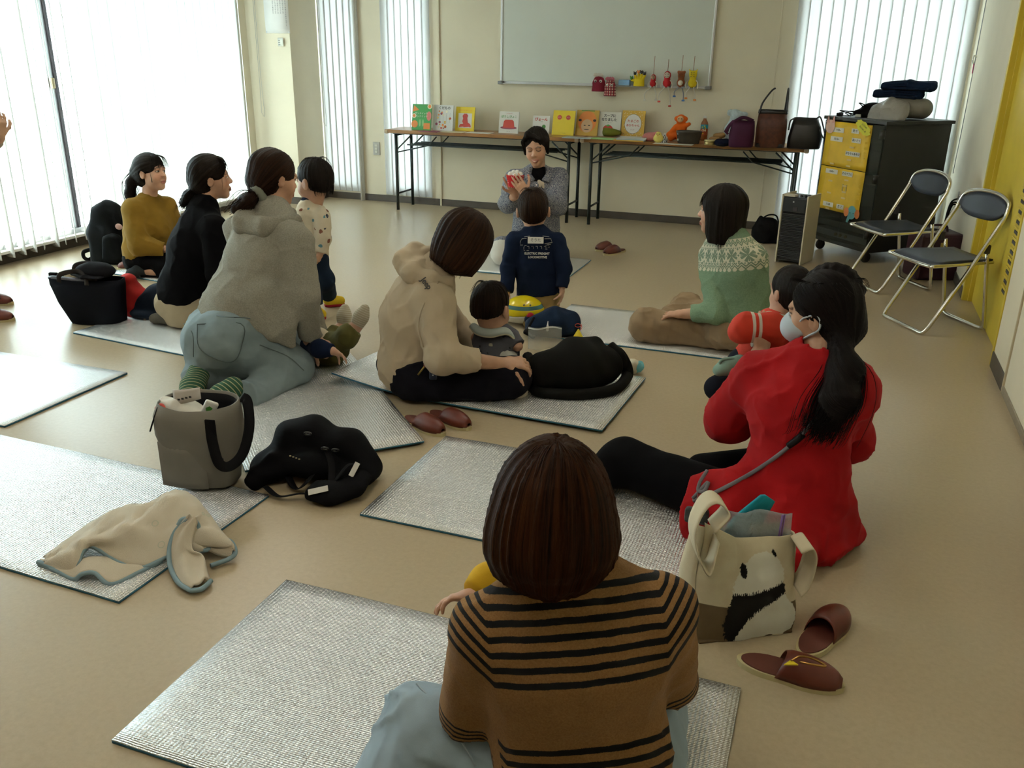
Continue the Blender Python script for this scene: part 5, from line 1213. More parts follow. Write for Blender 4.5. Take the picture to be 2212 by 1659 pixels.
loft_mb([(0.10, 0.118, 0.086, 0.005, 0, 3), (0.262, 0.131, 0.094, 0.0, 0, 2.8), (0.292, 0.124, 0.09, 0.004, 0.01, 2.5)], 48, jit=0.006, seed=3, thick=0.003).box((0, 0, 0.12), (0.22, 0.15, 0.006)).build('lining', M_lin, t)
MB().sheet([[(x, -0.099-0.003*math.cos(x*20)+0.012*(abs(x+0.02)/0.1)**2, z) for z in np.linspace(0.012, 0.175-0.012*math.sin((x+0.11)*16), 8)] for x in np.linspace(-0.115, 0.055, 10)], 0.004).build('front_pocket', M_gry, t)
MB().tube(smooth_path([(0.09, -0.098, 0.255), (0.10, -0.115, 0.20), (0.125, -0.135, 0.135), (0.155, -0.12, 0.12), (0.185, -0.08, 0.15), (0.19, -0.02, 0.22), (0.165, 0.04, 0.29), (0.14, 0.055, 0.30)], 7), 0.018, 10, flat=((0.25, -0.6, 0.2), 0.22)).build('strap', M_bnyl, t)
MB().box((0.092, -0.102, 0.24), (0.036, 0.008, 0.075), 0.003).build('strap_tab', M_bnyl, t)
MB().tube(smooth_path([(-0.11, -0.06, 0.292), (-0.12, -0.085, 0.25), (-0.135, -0.085, 0.215)], 5), 0.007, 8, flat=((1, 0.3, 0), 0.4)).build('drawstring', M_bnyl, t)
lump('towel', 'white cloth with a red edge stuffed in the grey tote', 'cloth', local(B, ta, -0.05, -0.01, 0.20), [('cloth', [El((0, 0, 0.055), (0.07, 0.055, 0.04)), Tube([(-0.07, 0.0, 0.08), (0.0, -0.01, 0.085), (0.06, 0.0, 0.06)], 0.03, 0.022, (0, 1, 0))], 0.005, M_wyarn, 0.008, (28, 28, 28)), ('red_edge', [Tube([(-0.075, -0.035, 0.07), (-0.05, -0.045, 0.082), (-0.025, -0.05, 0.07)], 0.014, 0.010, (0, 0, 1))], 0.004, C_red, 0, 1), ('blue_edge', [Tube([(-0.075, -0.042, 0.055), (-0.05, -0.05, 0.062)], 0.008, 0.008, (0, 0, 1))], 0.004, mat('print_blue', (0.02, 0.14, 0.25), 0.5), 0, 1)])
t = thing('paper_note', 'folded white handwritten note in the grey tote', 'note', local(B, ta, -0.02, -0.02, 0.285), ta)
MB().sheet([[(x, -0.02*math.cos(x*28), 0.02+0.03*math.sin(y*20+x*9)+y*0.5) for y in np.linspace(0, 0.05, 5)] for x in np.linspace(-0.05, 0.05, 9)], 0.0008).build('sheet', mat('note_paper', (0.72, 0.66, 0.6), 0.7), t)
for k in range(4): MB().box((-0.02+k*0.014, -0.024, 0.034+0.004*k), (0.008, 0.002, 0.006)).build('lettering', C_dk, t)
t = thing('snack_packet', 'white snack packet with a green leaf mark in the grey tote', 'packet', local(B, ta, 0.05, -0.03, 0.27), ta+0.5)
MB().box((0, 0, 0.01), (0.045, 0.02, 0.07), 0.006, M=Matrix.Rotation(0.5, 4, 'Y')).build('packet', C_wht, t); flat(t, 'leaf_mark', disc(0.006, 0.018, 0.012, 0.010, 5), C_grn, 1, y0=0.011)
# black baby carrier
B = fl(670, 1050); B = np.array((B[0], B[1]+0.05, 0.004)); a_, f_ = HR, HF
M_car = mat('carrier_black', (0.004, 0.004, 0.005), 0.85, var=0.2, bump=0.3, spec=0.2)
t = lump('baby_carrier', 'black fabric baby carrier heaped on the floor with loose straps', 'baby carrier', B, [
    ('body', [Tube([a_*-0.14+f_*0.05+UP*0.06, a_*-0.10+f_*0.08+UP*0.13, a_*-0.03+f_*0.09+UP*0.15, a_*0.05+f_*0.06+UP*0.10], [0.06, 0.075, 0.075, 0.07], [0.05, 0.05, 0.05, 0.05], HF, kk=0.04), El(a_*-0.03+f_*0.04+UP*0.06, (0.15, 0.10, 0.06)), Tube([a_*0.05+f_*0.06+UP*0.13, a_*0.11+f_*0.05+UP*0.12, a_*0.19+f_*0.0+UP*0.05], [0.05, 0.06, 0.055], [0.04, 0.05, 0.05], HF, kk=0.04), El(a_*-0.17+f_*0.0+UP*0.05, (0.07, 0.08, 0.05), k=0.05), Tube([a_*-0.15-f_*0.02+UP*0.10, a_*-0.20-f_*0.05+UP*0.05, a_*-0.21-f_*0.09+UP*0.022], 0.035, 0.014, HR*0.5+HF, k=0.03), El(a_*0.14-f_*0.03+UP*0.035, (0.09, 0.07, 0.04)), ground()], 0.008, M_car, 0.010, (13, 13, 13)),
    ('waist_pad', [Tube([a_*0.02-f_*0.15+UP*0.035, a_*0.08-f_*0.165+UP*0.03, a_*0.15-f_*0.13+UP*0.04, a_*0.18-f_*0.09+UP*0.06], [0.045, 0.05, 0.05, 0.04], [0.022, 0.024, 0.026, 0.024], HF+UP*0.3), ground()], 0.007, M_car, 0.005, (20, 20, 20))])
for pts in ([a_*-0.10-f_*0.03+UP*0.03, a_*-0.05-f_*0.10+UP*0.012, a_*0.0-f_*0.06+UP*0.05, a_*0.04-f_*0.0+UP*0.12], [a_*-0.16-f_*0.10+UP*0.02, a_*-0.10-f_*0.155+UP*0.012, a_*-0.03-f_*0.15+UP*0.02, a_*0.03-f_*0.17+UP*0.03], [a_*0.04-f_*0.01+UP*0.13, a_*0.07-f_*0.07+UP*0.09, a_*0.075-f_*0.12+UP*0.04], [a_*0.09-f_*0.13+UP*0.06, a_*0.13-f_*0.09+UP*0.10, a_*0.16-f_*0.06+UP*0.09]):
    MB().tube(smooth_path(pts, 7), 0.013, 8, flat=(tuple(UP+HF*0.3), 0.18)).build('strap', M_bnyl, t)
for c in (a_*-0.02+f_*-0.015+UP*0.185, a_*0.04-f_*0.03+UP*0.135, a_*0.075-f_*0.02+UP*0.125):
    MB().tube([tuple(c+(HR*math.cos(a)+(UP*0.6-HF*0.4)*math.sin(a))*0.011) for a in np.linspace(0, 2*PI, 17)[:-1]], 0.0035, 6, closed=True).build('eyelet', mat('eyelet_grey', (0.05, 0.05, 0.05), 0.4), t)
MB().box((0, 0, 0), (0.018, 0.003, 0.052), 0.001, M=basis((HR, HF, UP), a_*0.155-f_*0.11+UP*0.095) @ Matrix.Rotation(0.5, 4, 'Y') @ Matrix.Rotation(-0.5, 4, 'X')).build('care_label', C_wht, t)
MB().box((0, 0, 0), (0.07, 0.003, 0.02), 0.001, M=basis((HR, HF, UP), a_*0.045-f_*0.19+UP*0.055) @ Matrix.Rotation(-0.25, 4, 'Y') @ Matrix.Rotation(-0.7, 4, 'X')).build('care_label', C_wht, t)
for k in range(4): MB().box((0, 0, 0), (0.006, 0.002, 0.003), M=basis((HR, HF, UP), a_*(-0.07+0.010*k)-f_*0.078+UP*(0.128-0.004*k))).build('printed_mark', mat('label_gold', (0.5, 0.42, 0.2), 0.5), t)
# cream blanket with pale blue binding
def blanket():
    Z = lambda x, y, z: fl(x, y, z)
    back = [Z(95, 1205, 0.014), Z(150, 1165, 0.016), Z(200, 1130, 0.03), Z(262, 1108, 0.05), Z(330, 1095, 0.06), Z(392, 1075, 0.07), Z(440, 1105, 0.05), Z(478, 1165, 0.02)]
    ridge = [Z(100, 1204, 0.03), Z(165, 1162, 0.055), Z(225, 1118, 0.09), Z(280, 1100, 0.11), Z(335, 1085, 0.125), Z(390, 1064, 0.14), Z(442, 1108, 0.10), Z(490, 1168, 0.05)]
    mid = [Z(95, 1212, 0.028), Z(150, 1196, 0.055), Z(190, 1160, 0.085), Z(245, 1160, 0.085), Z(300, 1150, 0.09), Z(365, 1130, 0.10), Z(430, 1150, 0.085), Z(497, 1182, 0.045)]
    edge = [Z(82, 1214, 0.02), Z(155, 1237, 0.015), Z(178, 1192, 0.055), Z(200, 1180, 0.06), Z(255, 1213, 0.025), Z(305, 1227, 0.014), Z(368, 1196, 0.035), Z(400, 1172, 0.05)]
    edge2 = [Z(378, 1150, 0.075), Z(385, 1128, 0.105), Z(405, 1122, 0.11), Z(428, 1138, 0.09), Z(410, 1178, 0.05), Z(440, 1186, 0.035), Z(480, 1166, 0.045), Z(506, 1192, 0.03)]
    rows = []
    n = 60
    def sp(P): return np.array(smooth_path(P, 9))
    b_, r_, m_, e_ = sp(back), sp(ridge), sp(mid), sp(edge)
    G = []
    for i in range(len(b_)):
        col = np.array(smooth_path([b_[i], r_[i], m_[i], e_[i]], 8)); G.append(col)
    G = np.array(G); q = G*np.array([22, 22, 22])
    fade = np.linspace(0, 1, G.shape[1])[None, :, None]
    G[..., 2:] += (0.010*vnoise(q)[..., None]+0.007*vnoise(q*2.2+5)[..., None])*np.sin(fade*PI)**0.7; return G, edge2
B = fl(300, 1190); B = np.array((B[0], B[1], 0.010))
t = thing('baby_blanket', 'crumpled cream fleece blanket with pale blue binding', 'blanket', B)
def fleece():
    tm = NT('cream_fleece'); v = tm.coord()
    base = tm.ramp(tm.noise(v, 8.0, 3.0), [(0.3, (0.64, 0.55, 0.41)), (0.7, (0.74, 0.65, 0.50))])
    vo = tm.node('ShaderNodeTexVoronoi'); vo.inputs['Scale'].default_value = 9.0; tm.t.links.new(v, vo.inputs[0])
    spot = tm.math('MULTIPLY', tm.math('LESS_THAN', vo.outputs['Distance'], 0.10), tm.math('GREATER_THAN', vo.outputs['Distance'], 0.075))
    tm.col(tm.mix(tm.math('MULTIPLY', spot, 0.5), base, (0.45, 0.5, 0.36))); tm.bump(tm.noise(v, 500.0, 3.0), 0.6, 0.002); tm.set(Roughness=0.95); tm.b.inputs['Sheen Weight'].default_value = 0.3; return tm.m
M_flc = fleece(); M_bind = cloth('pale_blue_binding', (0.27, 0.38, 0.42))
G, edge2 = blanket()
MB().sheet(G-B, 0.006).build('cloth', M_flc, t)
MB().tube([tuple(p) for p in (G[:, -1]-B)], 0.0075, 8).build('binding', M_bind, t)
e2 = np.array(smooth_path([fl(84, 1218, 0.012), fl(120, 1232, 0.014), fl(158, 1251, 0.011), fl(178, 1240, 0.030), fl(205, 1238, 0.032), fl(240, 1262, 0.011), fl(300, 1236, 0.012), fl(350, 1212, 0.012)], 6))
u2 = np.array(smooth_path([fl(92, 1212, 0.014), fl(135, 1212, 0.022), fl(170, 1210, 0.030), fl(195, 1205, 0.040), fl(225, 1205, 0.035), fl(262, 1212, 0.020), fl(305, 1210, 0.016), fl(345, 1195, 0.02)], 6))
MB().sheet(np.array([[u2[i]*(1-s_)+e2[i]*s_+UP*0.006*math.sin(PI*s_) for s_ in np.linspace(0, 1, 8)] for i in range(len(e2))])-B, 0.005).build('cloth_fold', M_flc, t)
MB().tube([tuple(p) for p in (e2-B)], 0.0065, 8).build('binding', M_bind, t)
# right-hand fold: a loop of the blanket rolling over and a tongue lying on the floor
Z = fl
tong_l = [Z(405, 1120, 0.13), Z(378, 1150, 0.09), Z(366, 1188, 0.05), Z(368, 1225, 0.02), Z(385, 1258, 0.016), Z(412, 1276, 0.014)]
tong_r = [Z(428, 1128, 0.12), Z(415, 1160, 0.09), Z(418, 1190, 0.06), Z(440, 1205, 0.035), Z(448, 1232, 0.02), Z(456, 1254, 0.014)]
l_, r_ = np.array(smooth_path(tong_l, 7)), np.array(smooth_path(tong_r, 7))
G2 = np.array([[l_[i]*(1-s)+r_[i]*s+UP*(0.018*math.sin(PI*s)+0.008*math.sin(3*PI*s+i*0.2)) for s in np.linspace(0, 1, 14)] for i in range(len(l_))])
MB().sheet(G2-B, 0.006).build('cloth_fold', M_flc, t)
rim = list(l_)+list(np.array(smooth_path([tong_l[-1], Z(436, 1272, 0.014), tong_r[-1]], 6)))[1:]
MB().tube([tuple(p-B) for p in rim], 0.0075, 8).build('binding', M_bind, t)
lob_t = [Z(412, 1120, 0.13), Z(445, 1110, 0.10), Z(478, 1150, 0.06), Z(503, 1178, 0.045), Z(507, 1195, 0.02)]
lob_b = [Z(408, 1180, 0.055), Z(425, 1192, 0.04), Z(448, 1190, 0.03), Z(475, 1200, 0.018), Z(500, 1205, 0.014)]
t_, b_ = np.array(smooth_path(lob_t, 7)), np.array(smooth_path(lob_b, 7))
G3 = np.array([[t_[i]*(1-s)+b_[i]*s+UP*0.016*math.sin(PI*s) for s in np.linspace(0, 1, 10)] for i in range(len(t_))])
MB().sheet(G3-B, 0.006).build('cloth_fold', M_flc, t)
MB().tube([tuple(p-B) for p in smooth_path([Z(385, 1135, 0.11), Z(395, 1122, 0.125), Z(418, 1124, 0.12), Z(428, 1142, 0.09), Z(408, 1172, 0.06), Z(412, 1182, 0.05), Z(445, 1188, 0.035), Z(470, 1168, 0.05), Z(498, 1170, 0.045), Z(508, 1192, 0.025), Z(495, 1207, 0.016), Z(455, 1222, 0.014)], 7)], 0.0075, 8).build('binding', M_bind, t)
# black padded cushion bag by the lap
B = fl(1245, 835); B = np.array((B[0], B[1]+0.06, 0.012)); M_cus = mat('cushion_black', (0.006, 0.006, 0.005), 0.75, var=0.15, bump=0.15, bscale=90, spec=0.25)
rimP = smooth_path([Z(1140, 770, 0.10), Z(1152, 838, 0.045), Z(1195, 850, 0.04), Z(1260, 852, 0.04), Z(1325, 842, 0.04), Z(1352, 818, 0.05), Z(1352, 800, 0.07), at(1338, 768, 3.82), at(1318, 748, 3.86)], 5)
t = thing('padded_bag', 'black padded cushion bag lying on the foil mat', 'bag', B)
cA = at(1235, 800, 3.72); cB = at(1285, 755, 3.86)
soft_obj('body', [Tube([at(1170, 800, 3.70), at(1240, 795, 3.74), at(1310, 790, 3.80)], [0.085, 0.115, 0.085], [0.075, 0.10, 0.07], unit(HF*0.6+UP), kk=0.06, wr=(0.010, 12, 9)), Rc(at(1240, 760, 3.80), at(1285, 742, 3.88), 0.06, 0.035, k=0.06), Cut(B, (0, 0, -1))], 0.008, M_cus, t)
MB().tube([tuple(p-B) for p in rimP], 0.026, 10).build('rim', M_cus, t)
MB().tube([tuple(p-B) for p in smooth_path([at(1320, 752, 3.84), at(1340, 762, 3.84), at(1356, 790, 3.83), at(1358, 812, 3.82), at(1345, 828, 3.82)], 6)], 0.020, 8).build('handle', M_cus, t)
# helmet, navy bag, zip bag, little toys
B = fl(1118, 708); B = np.array((B[0], B[1]+0.10, 0.0))
tm = NT('helmet_shell'); v = tm.coord(); s = tm.sep(v)
band = tm.math('MULTIPLY', tm.math('GREATER_THAN', s[2], 0.098), tm.math('LESS_THAN', s[2], 0.118))
tm.col(tm.mix(band, (0.72, 0.56, 0.01), (0.05, 0.16, 0.15))); tm.set(Roughness=0.15); M_helm = tm.m
t = thing('bicycle_helmet', 'yellow child bicycle helmet with a white lower edge', 'helmet', B)
soft_obj('shell', [El(B+UP*0.065, (0.12, 0.10, 0.095), np.array([HR, HF, UP])), Cut(B+UP*0.065, -UP+HR*0.08)], 0.006, M_helm, t)
soft_obj('lower_shell', [El(B+UP*0.062, (0.122, 0.102, 0.09), np.array([HR, HF, UP])), Cut(B+UP*0.066, UP-HR*0.08, 0.004), Cut(B+UP*0.022, -UP, 0.004)], 0.006, mat('helmet_white', (0.60, 0.58, 0.48), 0.35), t)
for x in (0.0, 0.035): MB().box(tuple(HR*x-HF*0.080+UP*0.128), (0.009, 0.012, 0.010), 0.003).build('vent', mat('vent_grey', (0.2, 0.18, 0.05), 0.5), t)
MB().tube([tuple(HR*0.05-HF*0.05+UP*0.03), tuple(HR*0.07-HF*0.08+UP*0.004)], 0.008, 6, flat=(tuple(HF), 0.3)).build('strap', M_bnyl, t)
B = fl(1178, 735); B = np.array((B[0], B[1]+0.10, 0.0))
t = lump('navy_bag', 'slumped navy fabric bag beside the yellow helmet', 'bag', B, [('body', [Tube([HR*-0.10+UP*0.05, HR*0.02+UP*0.075, HR*0.10+UP*0.07], [0.075, 0.10, 0.085], [0.05, 0.075, 0.06], HF, kk=0.04), El(HR*0.06+UP*0.04, (0.10, 0.09, 0.045)), ground()], 0.006, cloth('navy_bag_cloth', (0.012, 0.022, 0.045), var=0.2), 0.008, (20, 20, 20)), ('zip_pull', [Rc(HR*-0.02-HF*0.085+UP*0.10, HR*-0.025-HF*0.10+UP*0.06, 0.007, 0.008)], 0.003, C_wht, 0, 1), ('strap', [Tube([HR*-0.10-HF*0.02+UP*0.10, HR*-0.14-HF*0.08+UP*0.04, HR*-0.10-HF*0.10+UP*0.015], 0.02, 0.008, HF)], 0.005, M_bnyl, 0, 1)])
B = fl(1172, 762); B = np.array((B[0], B[1]+0.03, 0.01))
tm = NT('zip_bag_film'); tm.col((0.62, 0.62, 0.56)); tm.set(Roughness=0.15); tm.b.inputs['Alpha'].default_value = 0.35; tm.bump(tm.noise(tm.coord(), 60.0, 3.0), 0.8, 0.01); M_zip = tm.m
t = thing('zip_bag', 'clear zip bag standing between navy bag and black cushion', 'plastic bag', B)
MB().sheet([[HR*x+HF*(0.02*math.sin(x*40)+0.03*z*4)+UP*(z*(1+0.1*x)) for z in np.linspace(0.0, 0.115, 9)] for x in np.linspace(-0.085, 0.085, 13)], 0.003).build('film', M_zip, t)
MB().tube([tuple(HR*x+HF*(0.02*math.sin(x*40)+0.03*0.108*4)+UP*(0.108*(1+0.1*x))) for x in np.linspace(-0.085, 0.085, 13)], 0.003, 6).build('zip_strip', mat('zip_white', (0.7, 0.7, 0.66), 0.4), t)
B = fl(1246, 742)
t = thing('cone_toy', 'small yellow cone toy with a red curled string', 'toy', (B[0], B[1]+0.02, 0.010))
MB().lathe([(0.036, 0.0), (0.035, 0.006), (0.004, 0.062), (0.001, 0.065)], n=20).build('cone', C_yel, t)
MB().tube([tuple(HR*(0.018*math.cos(a))+UP*(0.075+0.014*math.sin(a)+0.003*a)) for a in np.linspace(-1.5, 6.0, 22)], 0.0018, 6).build('string', C_red, t)
B = fl(1372, 812)
lump('plush_toy', 'little white and light blue plush toy behind the black cushion', 'soft toy', (B[0]-0.02, B[1]+0.03, 0), [('body', [El((0, 0, 0.032), (0.036, 0.032, 0.032)), El(HR*0.0+UP*0.05, (0.03, 0.028, 0.02))], 0.004, cloth('plush_cream', (0.66, 0.60, 0.46)), 0.004, (60, 60, 60)), ('mane', [El(HR*0.026+UP*0.032-HF*0.008, (0.02, 0.026, 0.022)), El(HR*0.034+UP*0.046, (0.014, 0.02, 0.014))], 0.004, cloth('plush_aqua', (0.16, 0.45, 0.50)), 0.005, (80, 80, 80))])
# panda tote
pa, pb = fl(1502, 1388), fl(1712, 1362); ta = math.atan2(pb[1]-pa[1], pb[0]-pa[0]); PWD = np.linalg.norm(pb-pa)
B = np.array(((pa[0]+pb[0])/2, (pa[1]+pb[1])/2, 0.0))
t = thing('tote_bag', 'cream tote bag with a panda print standing on the floor', 'tote bag', B, ta)
cream, brown, blk, wht = np.array((0.66, 0.57, 0.39)), np.array((0.15, 0.10, 0.05)), np.array((0.010, 0.009, 0.008)), np.array((0.74, 0.71, 0.60))
def inpoly(x, y, P):
    r = np.zeros(x.shape, bool); n = len(P); j = n-1
    for i in range(n):
        xi, yi = P[i]; xj, yj = P[j]
        c = ((yi > y) != (yj > y)) & (x < (xj-xi)*(y-yi)/(yj-yi+1e-12)+xi); r ^= c; j = i
    return r
nu, nv = 170, 150; U, V_ = np.meshgrid(np.linspace(0, 1, nu), np.linspace(0, 1, nv), indexing='ij')
HGT = 0.285
bulge = 0.035*np.sin(PI*np.clip(U, 0, 1))**0.6*np.sin(PI*np.clip(V_*0.9+0.08, 0, 1))**0.7
topz = HGT*(1.0+0.16*np.clip(0.35-U, 0, 1)/0.35-0.06*U); xs_ = (U-0.5)*PWD*(1.0+0.06*np.sin(PI*V_)-0.10*V_)
G = np.stack([xs_+0.004*np.sin(V_*9), -bulge-0.004*vnoise(np.stack([U*7, V_*7, 0*U], -1))+0.05*V_, V_*topz], -1)
uu = U+0.012*vnoise(np.stack([U*60, V_*60, 0*U+3], -1)); jag = 0.022*np.sign(np.sin(U*330))*np.abs(vnoise(np.stack([U*120, 0*U, 0*U], -1)))
vv = V_+jag
col = np.broadcast_to(cream, (nu, nv, 3)).copy()
body = inpoly(uu, V_, [(0.34, 0.0), (0.27, 0.2), (0.34, 0.45), (0.34, 0.60), (0.40, 0.76), (0.52, 0.86), (0.66, 0.88), (0.78, 0.82), (0.86, 0.68), (0.86, 0.45), (0.97, 0.28), (1.0, 0.12), (0.96, 0.02)])
col[(V_ < 0.36) & (U < 0.45)] = brown; col[(U > 0.93) & (V_ < 0.34)] = brown; col[body] = wht
band_ = inpoly(uu, vv, [(0.34, 0.50), (0.55, 0.50), (0.86, 0.57), (0.88, 0.45), (0.64, 0.35), (0.47, 0.24), (0.40, 0.10), (0.35, -0.02), (0.27, 0.03), (0.23, 0.16), (0.29, 0.36)])
col[band_] = blk
for (cu, cv_, ru, rv) in ((0.42, 0.72, 0.035, 0.075), (0.75, 0.855, 0.016, 0.04)): col[((uu-cu+0.25*(V_-cv_))/ru)**2+((V_-cv_)/rv)**2 < 1] = blk
ii = np.arange(nu*nv).reshape(nu, nv); Q = np.stack([ii[:-1, :-1], ii[1:, :-1], ii[1:, 1:], ii[:-1, 1:]], -1).reshape(-1, 4)
me = np_mesh('front_panel', G.reshape(-1, 3), Q); set_attr(me, 'Col', col.reshape(-1, 3), 'FLOAT_COLOR')
M_pan = vcol('printed_felt', 0.9, 700.0, 0.4)
o = link('front_panel', me, M_pan, t); md = o.modifiers.new('thickness', 'SOLIDIFY'); md.thickness = 0.004; md.offset = -1
M_crm = mat('cream_felt', (0.66, 0.57, 0.39), 0.9, var=0.05, bump=0.3, bscale=600); M_brn = mat('taupe_felt', (0.115, 0.075, 0.035), 0.9, var=0.08)
edgeL = G[0]; edgeR = G[-1]
def wall(edge, sgn, nm):
    W2_ = []
    for s in np.linspace(0, 1, 8): W2_.append([(p[0]+sgn*0.02*math.sin(PI*s), p[1]*(1-s)+(0.13-0.03*p[2]/HGT)*s, p[2]) for p in edge[::8]])
    return MB().sheet(W2_, 0.004).build(nm, M_crm, t)
wall(edgeL, -1, 'side_panel'); wall(edgeR, 1, 'side_panel')
MB().sheet([[(x, 0.13-0.03*z/HGT, z) for z in np.linspace(0, HGT*0.97, 6)] for x in np.linspace(-PWD*0.47, PWD*0.45, 6)], 0.004).build('back_panel', M_crm, t)
MB().box((0, 0.06, 0.004), (PWD*0.96, 0.14, 0.008), 0.003).build('base_panel', M_brn, t)
# wide cut-out handles flopping over
h1 = [(-0.10, 0.02, HGT*1.05), (-0.13, -0.01, HGT*0.80), (-0.165, -0.02, HGT*0.95), (-0.18, 0.0, HGT*1.20), (-0.15, 0.02, HGT*1.40), (-0.115, 0.02, HGT*1.46), (-0.09, 0.0, HGT*1.36), (-0.13, -0.01, HGT*1.22)]
P1 = np.array(smooth_path(h1, 6)); nrm = np.array((0.15, 1.0, 0.0))*0.055
MB().sheet([[p+nrm*s for s in np.linspace(-0.5, 0.7, 6)] for p in P1], 0.004).build('handle', M_crm, t)
h2 = [(0.115, 0.0, HGT*0.93), (0.15, 0.0, HGT*0.95), (0.165, 0.0, HGT*0.80), (0.155, 0.0, HGT*0.55), (0.135, 0.0, HGT*0.45)]
P2 = np.array(smooth_path(h2, 6)); MB().sheet([[p+nrm*s for s in np.linspace(-0.6, 0.9, 6)] for p in P2], 0.004).build('handle', M_crm, t)
t2 = thing('zip_bag', 'clear zip bag with a purple strip in the panda tote', 'plastic bag', local(B, ta, 0.03, 0.07, 0.24), ta)
tm = NT('clear_film'); tm.col((0.55, 0.62, 0.66)); tm.set(Roughness=0.1); tm.b.inputs['Alpha'].default_value = 0.45; tm.bump(tm.noise(tm.coord(), 50.0, 3.0), 0.9, 0.01)
MB().sheet([[(x, 0.012*math.sin(x*50+z*9), z-0.12*x) for z in np.linspace(0, 0.095, 8)] for x in np.linspace(-0.10, 0.10, 13)], 0.003).build('film', tm.m, t2)
MB().tube([(0.065, -0.012, 0.0), (0.068, -0.012, 0.085)], 0.003, 6).tube([(0.072, -0.012, 0.0), (0.075, -0.012, 0.085)], 0.002, 6).build('zip_strip', mat('purple_strip', (0.22, 0.14, 0.42), 0.4), t2)
t3 = thing('teal_pouch', 'teal cloth pouch sticking out of the panda tote', 'pouch', local(B, ta, 0.0, 0.10, 0.24), ta)
MB().sheet([[(x+z*0.35, 0.01*math.sin(9*x), z*(1-abs(x-0.02)*6)) for z in np.linspace(0, 0.125, 6)] for x in np.linspace(-0.055, 0.055, 9)], 0.010).build('pouch', cloth('teal_cloth', (0.01, 0.22, 0.27)), t3)
# ------------------------------------------------------------------ people: helpers
A = at
def Rof(fwd, up=(0, 0, 1)):
    f = unit(fwd); r = unit(np.cross(f, up)); return np.array([r, f, np.cross(r, f)])
def az(deg, pitch=0.0, roll=0.0):
    """facing: deg = 0 away from the camera, +90 to its right; pitch < 0 looks down; roll tips the head"""
    a = math.radians(deg); p = math.radians(pitch); f = HF*math.cos(a)+HR*math.sin(a)
    f = f*math.cos(p)+UP*math.sin(p); R = Rof(f)
    c, s = math.cos(math.radians(roll)), math.sin(math.radians(roll))
    return np.array([R[0]*c+R[2]*s, R[1], R[2]*c-R[0]*s])
def head_prims(c, R, s=1.0, kid=False, neck=None, nr=0.05):
    L = lambda x, y, z: c+s*(R[0]*x+R[1]*y+R[2]*z)
    S = lambda *r: np.array(r)*s
    p = [El(L(0, -0.014, 0.034), S(0.074, 0.094, 0.086), R, k=0.02*s)]
    if kid:
        p += [El(L(0, 0.030, -0.030), S(0.066, 0.056, 0.066), R, k=0.03*s), El(L(0.03, 0.046, -0.040), S(0.030, 0.030, 0.030), R, k=0.02*s), El(L(-0.03, 0.046, -0.040), S(0.030, 0.030, 0.030), R, k=0.02*s), El(L(0, 0.064, -0.078), S(0.020, 0.016, 0.016), R, k=0.02*s)]
        nz, nl = -0.020, 0.010
    else:
        p += [El(L(0, 0.028, -0.026), S(0.062, 0.060, 0.080), R, k=0.03*s), El(L(0, 0.060, -0.092), S(0.024, 0.020, 0.018), R, k=0.03*s), El(L(0.034, 0.052, -0.030), S(0.026, 0.026, 0.030), R, k=0.02*s), El(L(-0.034, 0.052, -0.030), S(0.026, 0.026, 0.030), R, k=0.02*s)]
        nz, nl = -0.020, 0.011
    p += [Rc(L(0, 0.080, 0.012), L(0, 0.088+nl, nz), 0.008*s, 0.0098*s, k=0.012*s)]
    for x in (-1, 1):
        p += [El(L(x*0.012, 0.086+nl*0.6, nz-0.004), S(0.008, 0.010, 0.007), R, k=0.006*s),
              El(L(x*0.030, 0.088, 0.010), S(0.019, 0.012, 0.012), R, k=0.014*s, op='s'), El(L(x*0.030, 0.072, 0.009), S(0.015, 0.014, 0.012), R, k=0.006*s),
              El(L(x*0.028, 0.078, 0.028), S(0.022, 0.010, 0.008), R, k=0.014*s),
              El(L(x*(0.082 if kid else 0.077), -0.010, -0.004), S(0.011 if kid else 0.008, 0.019, 0.030), R, k=0.008*s), El(L(x*(0.094 if kid else 0.085), -0.004, -0.002), S(0.006, 0.010, 0.018), R, k=0.006*s, op='s')]
    mz = -0.058 if not kid else -0.050
    p += [El(L(0, 0.086, mz+0.004), S(0.021, 0.009, 0.006), R, k=0.008*s), El(L(0, 0.086, mz-0.008), S(0.018, 0.009, 0.007), R, k=0.008*s)]
    if neck is not None: p.append(Rc(L(0, -0.018, -0.045), neck, nr*s, nr*1.12*s, k=0.03*s))
    return p
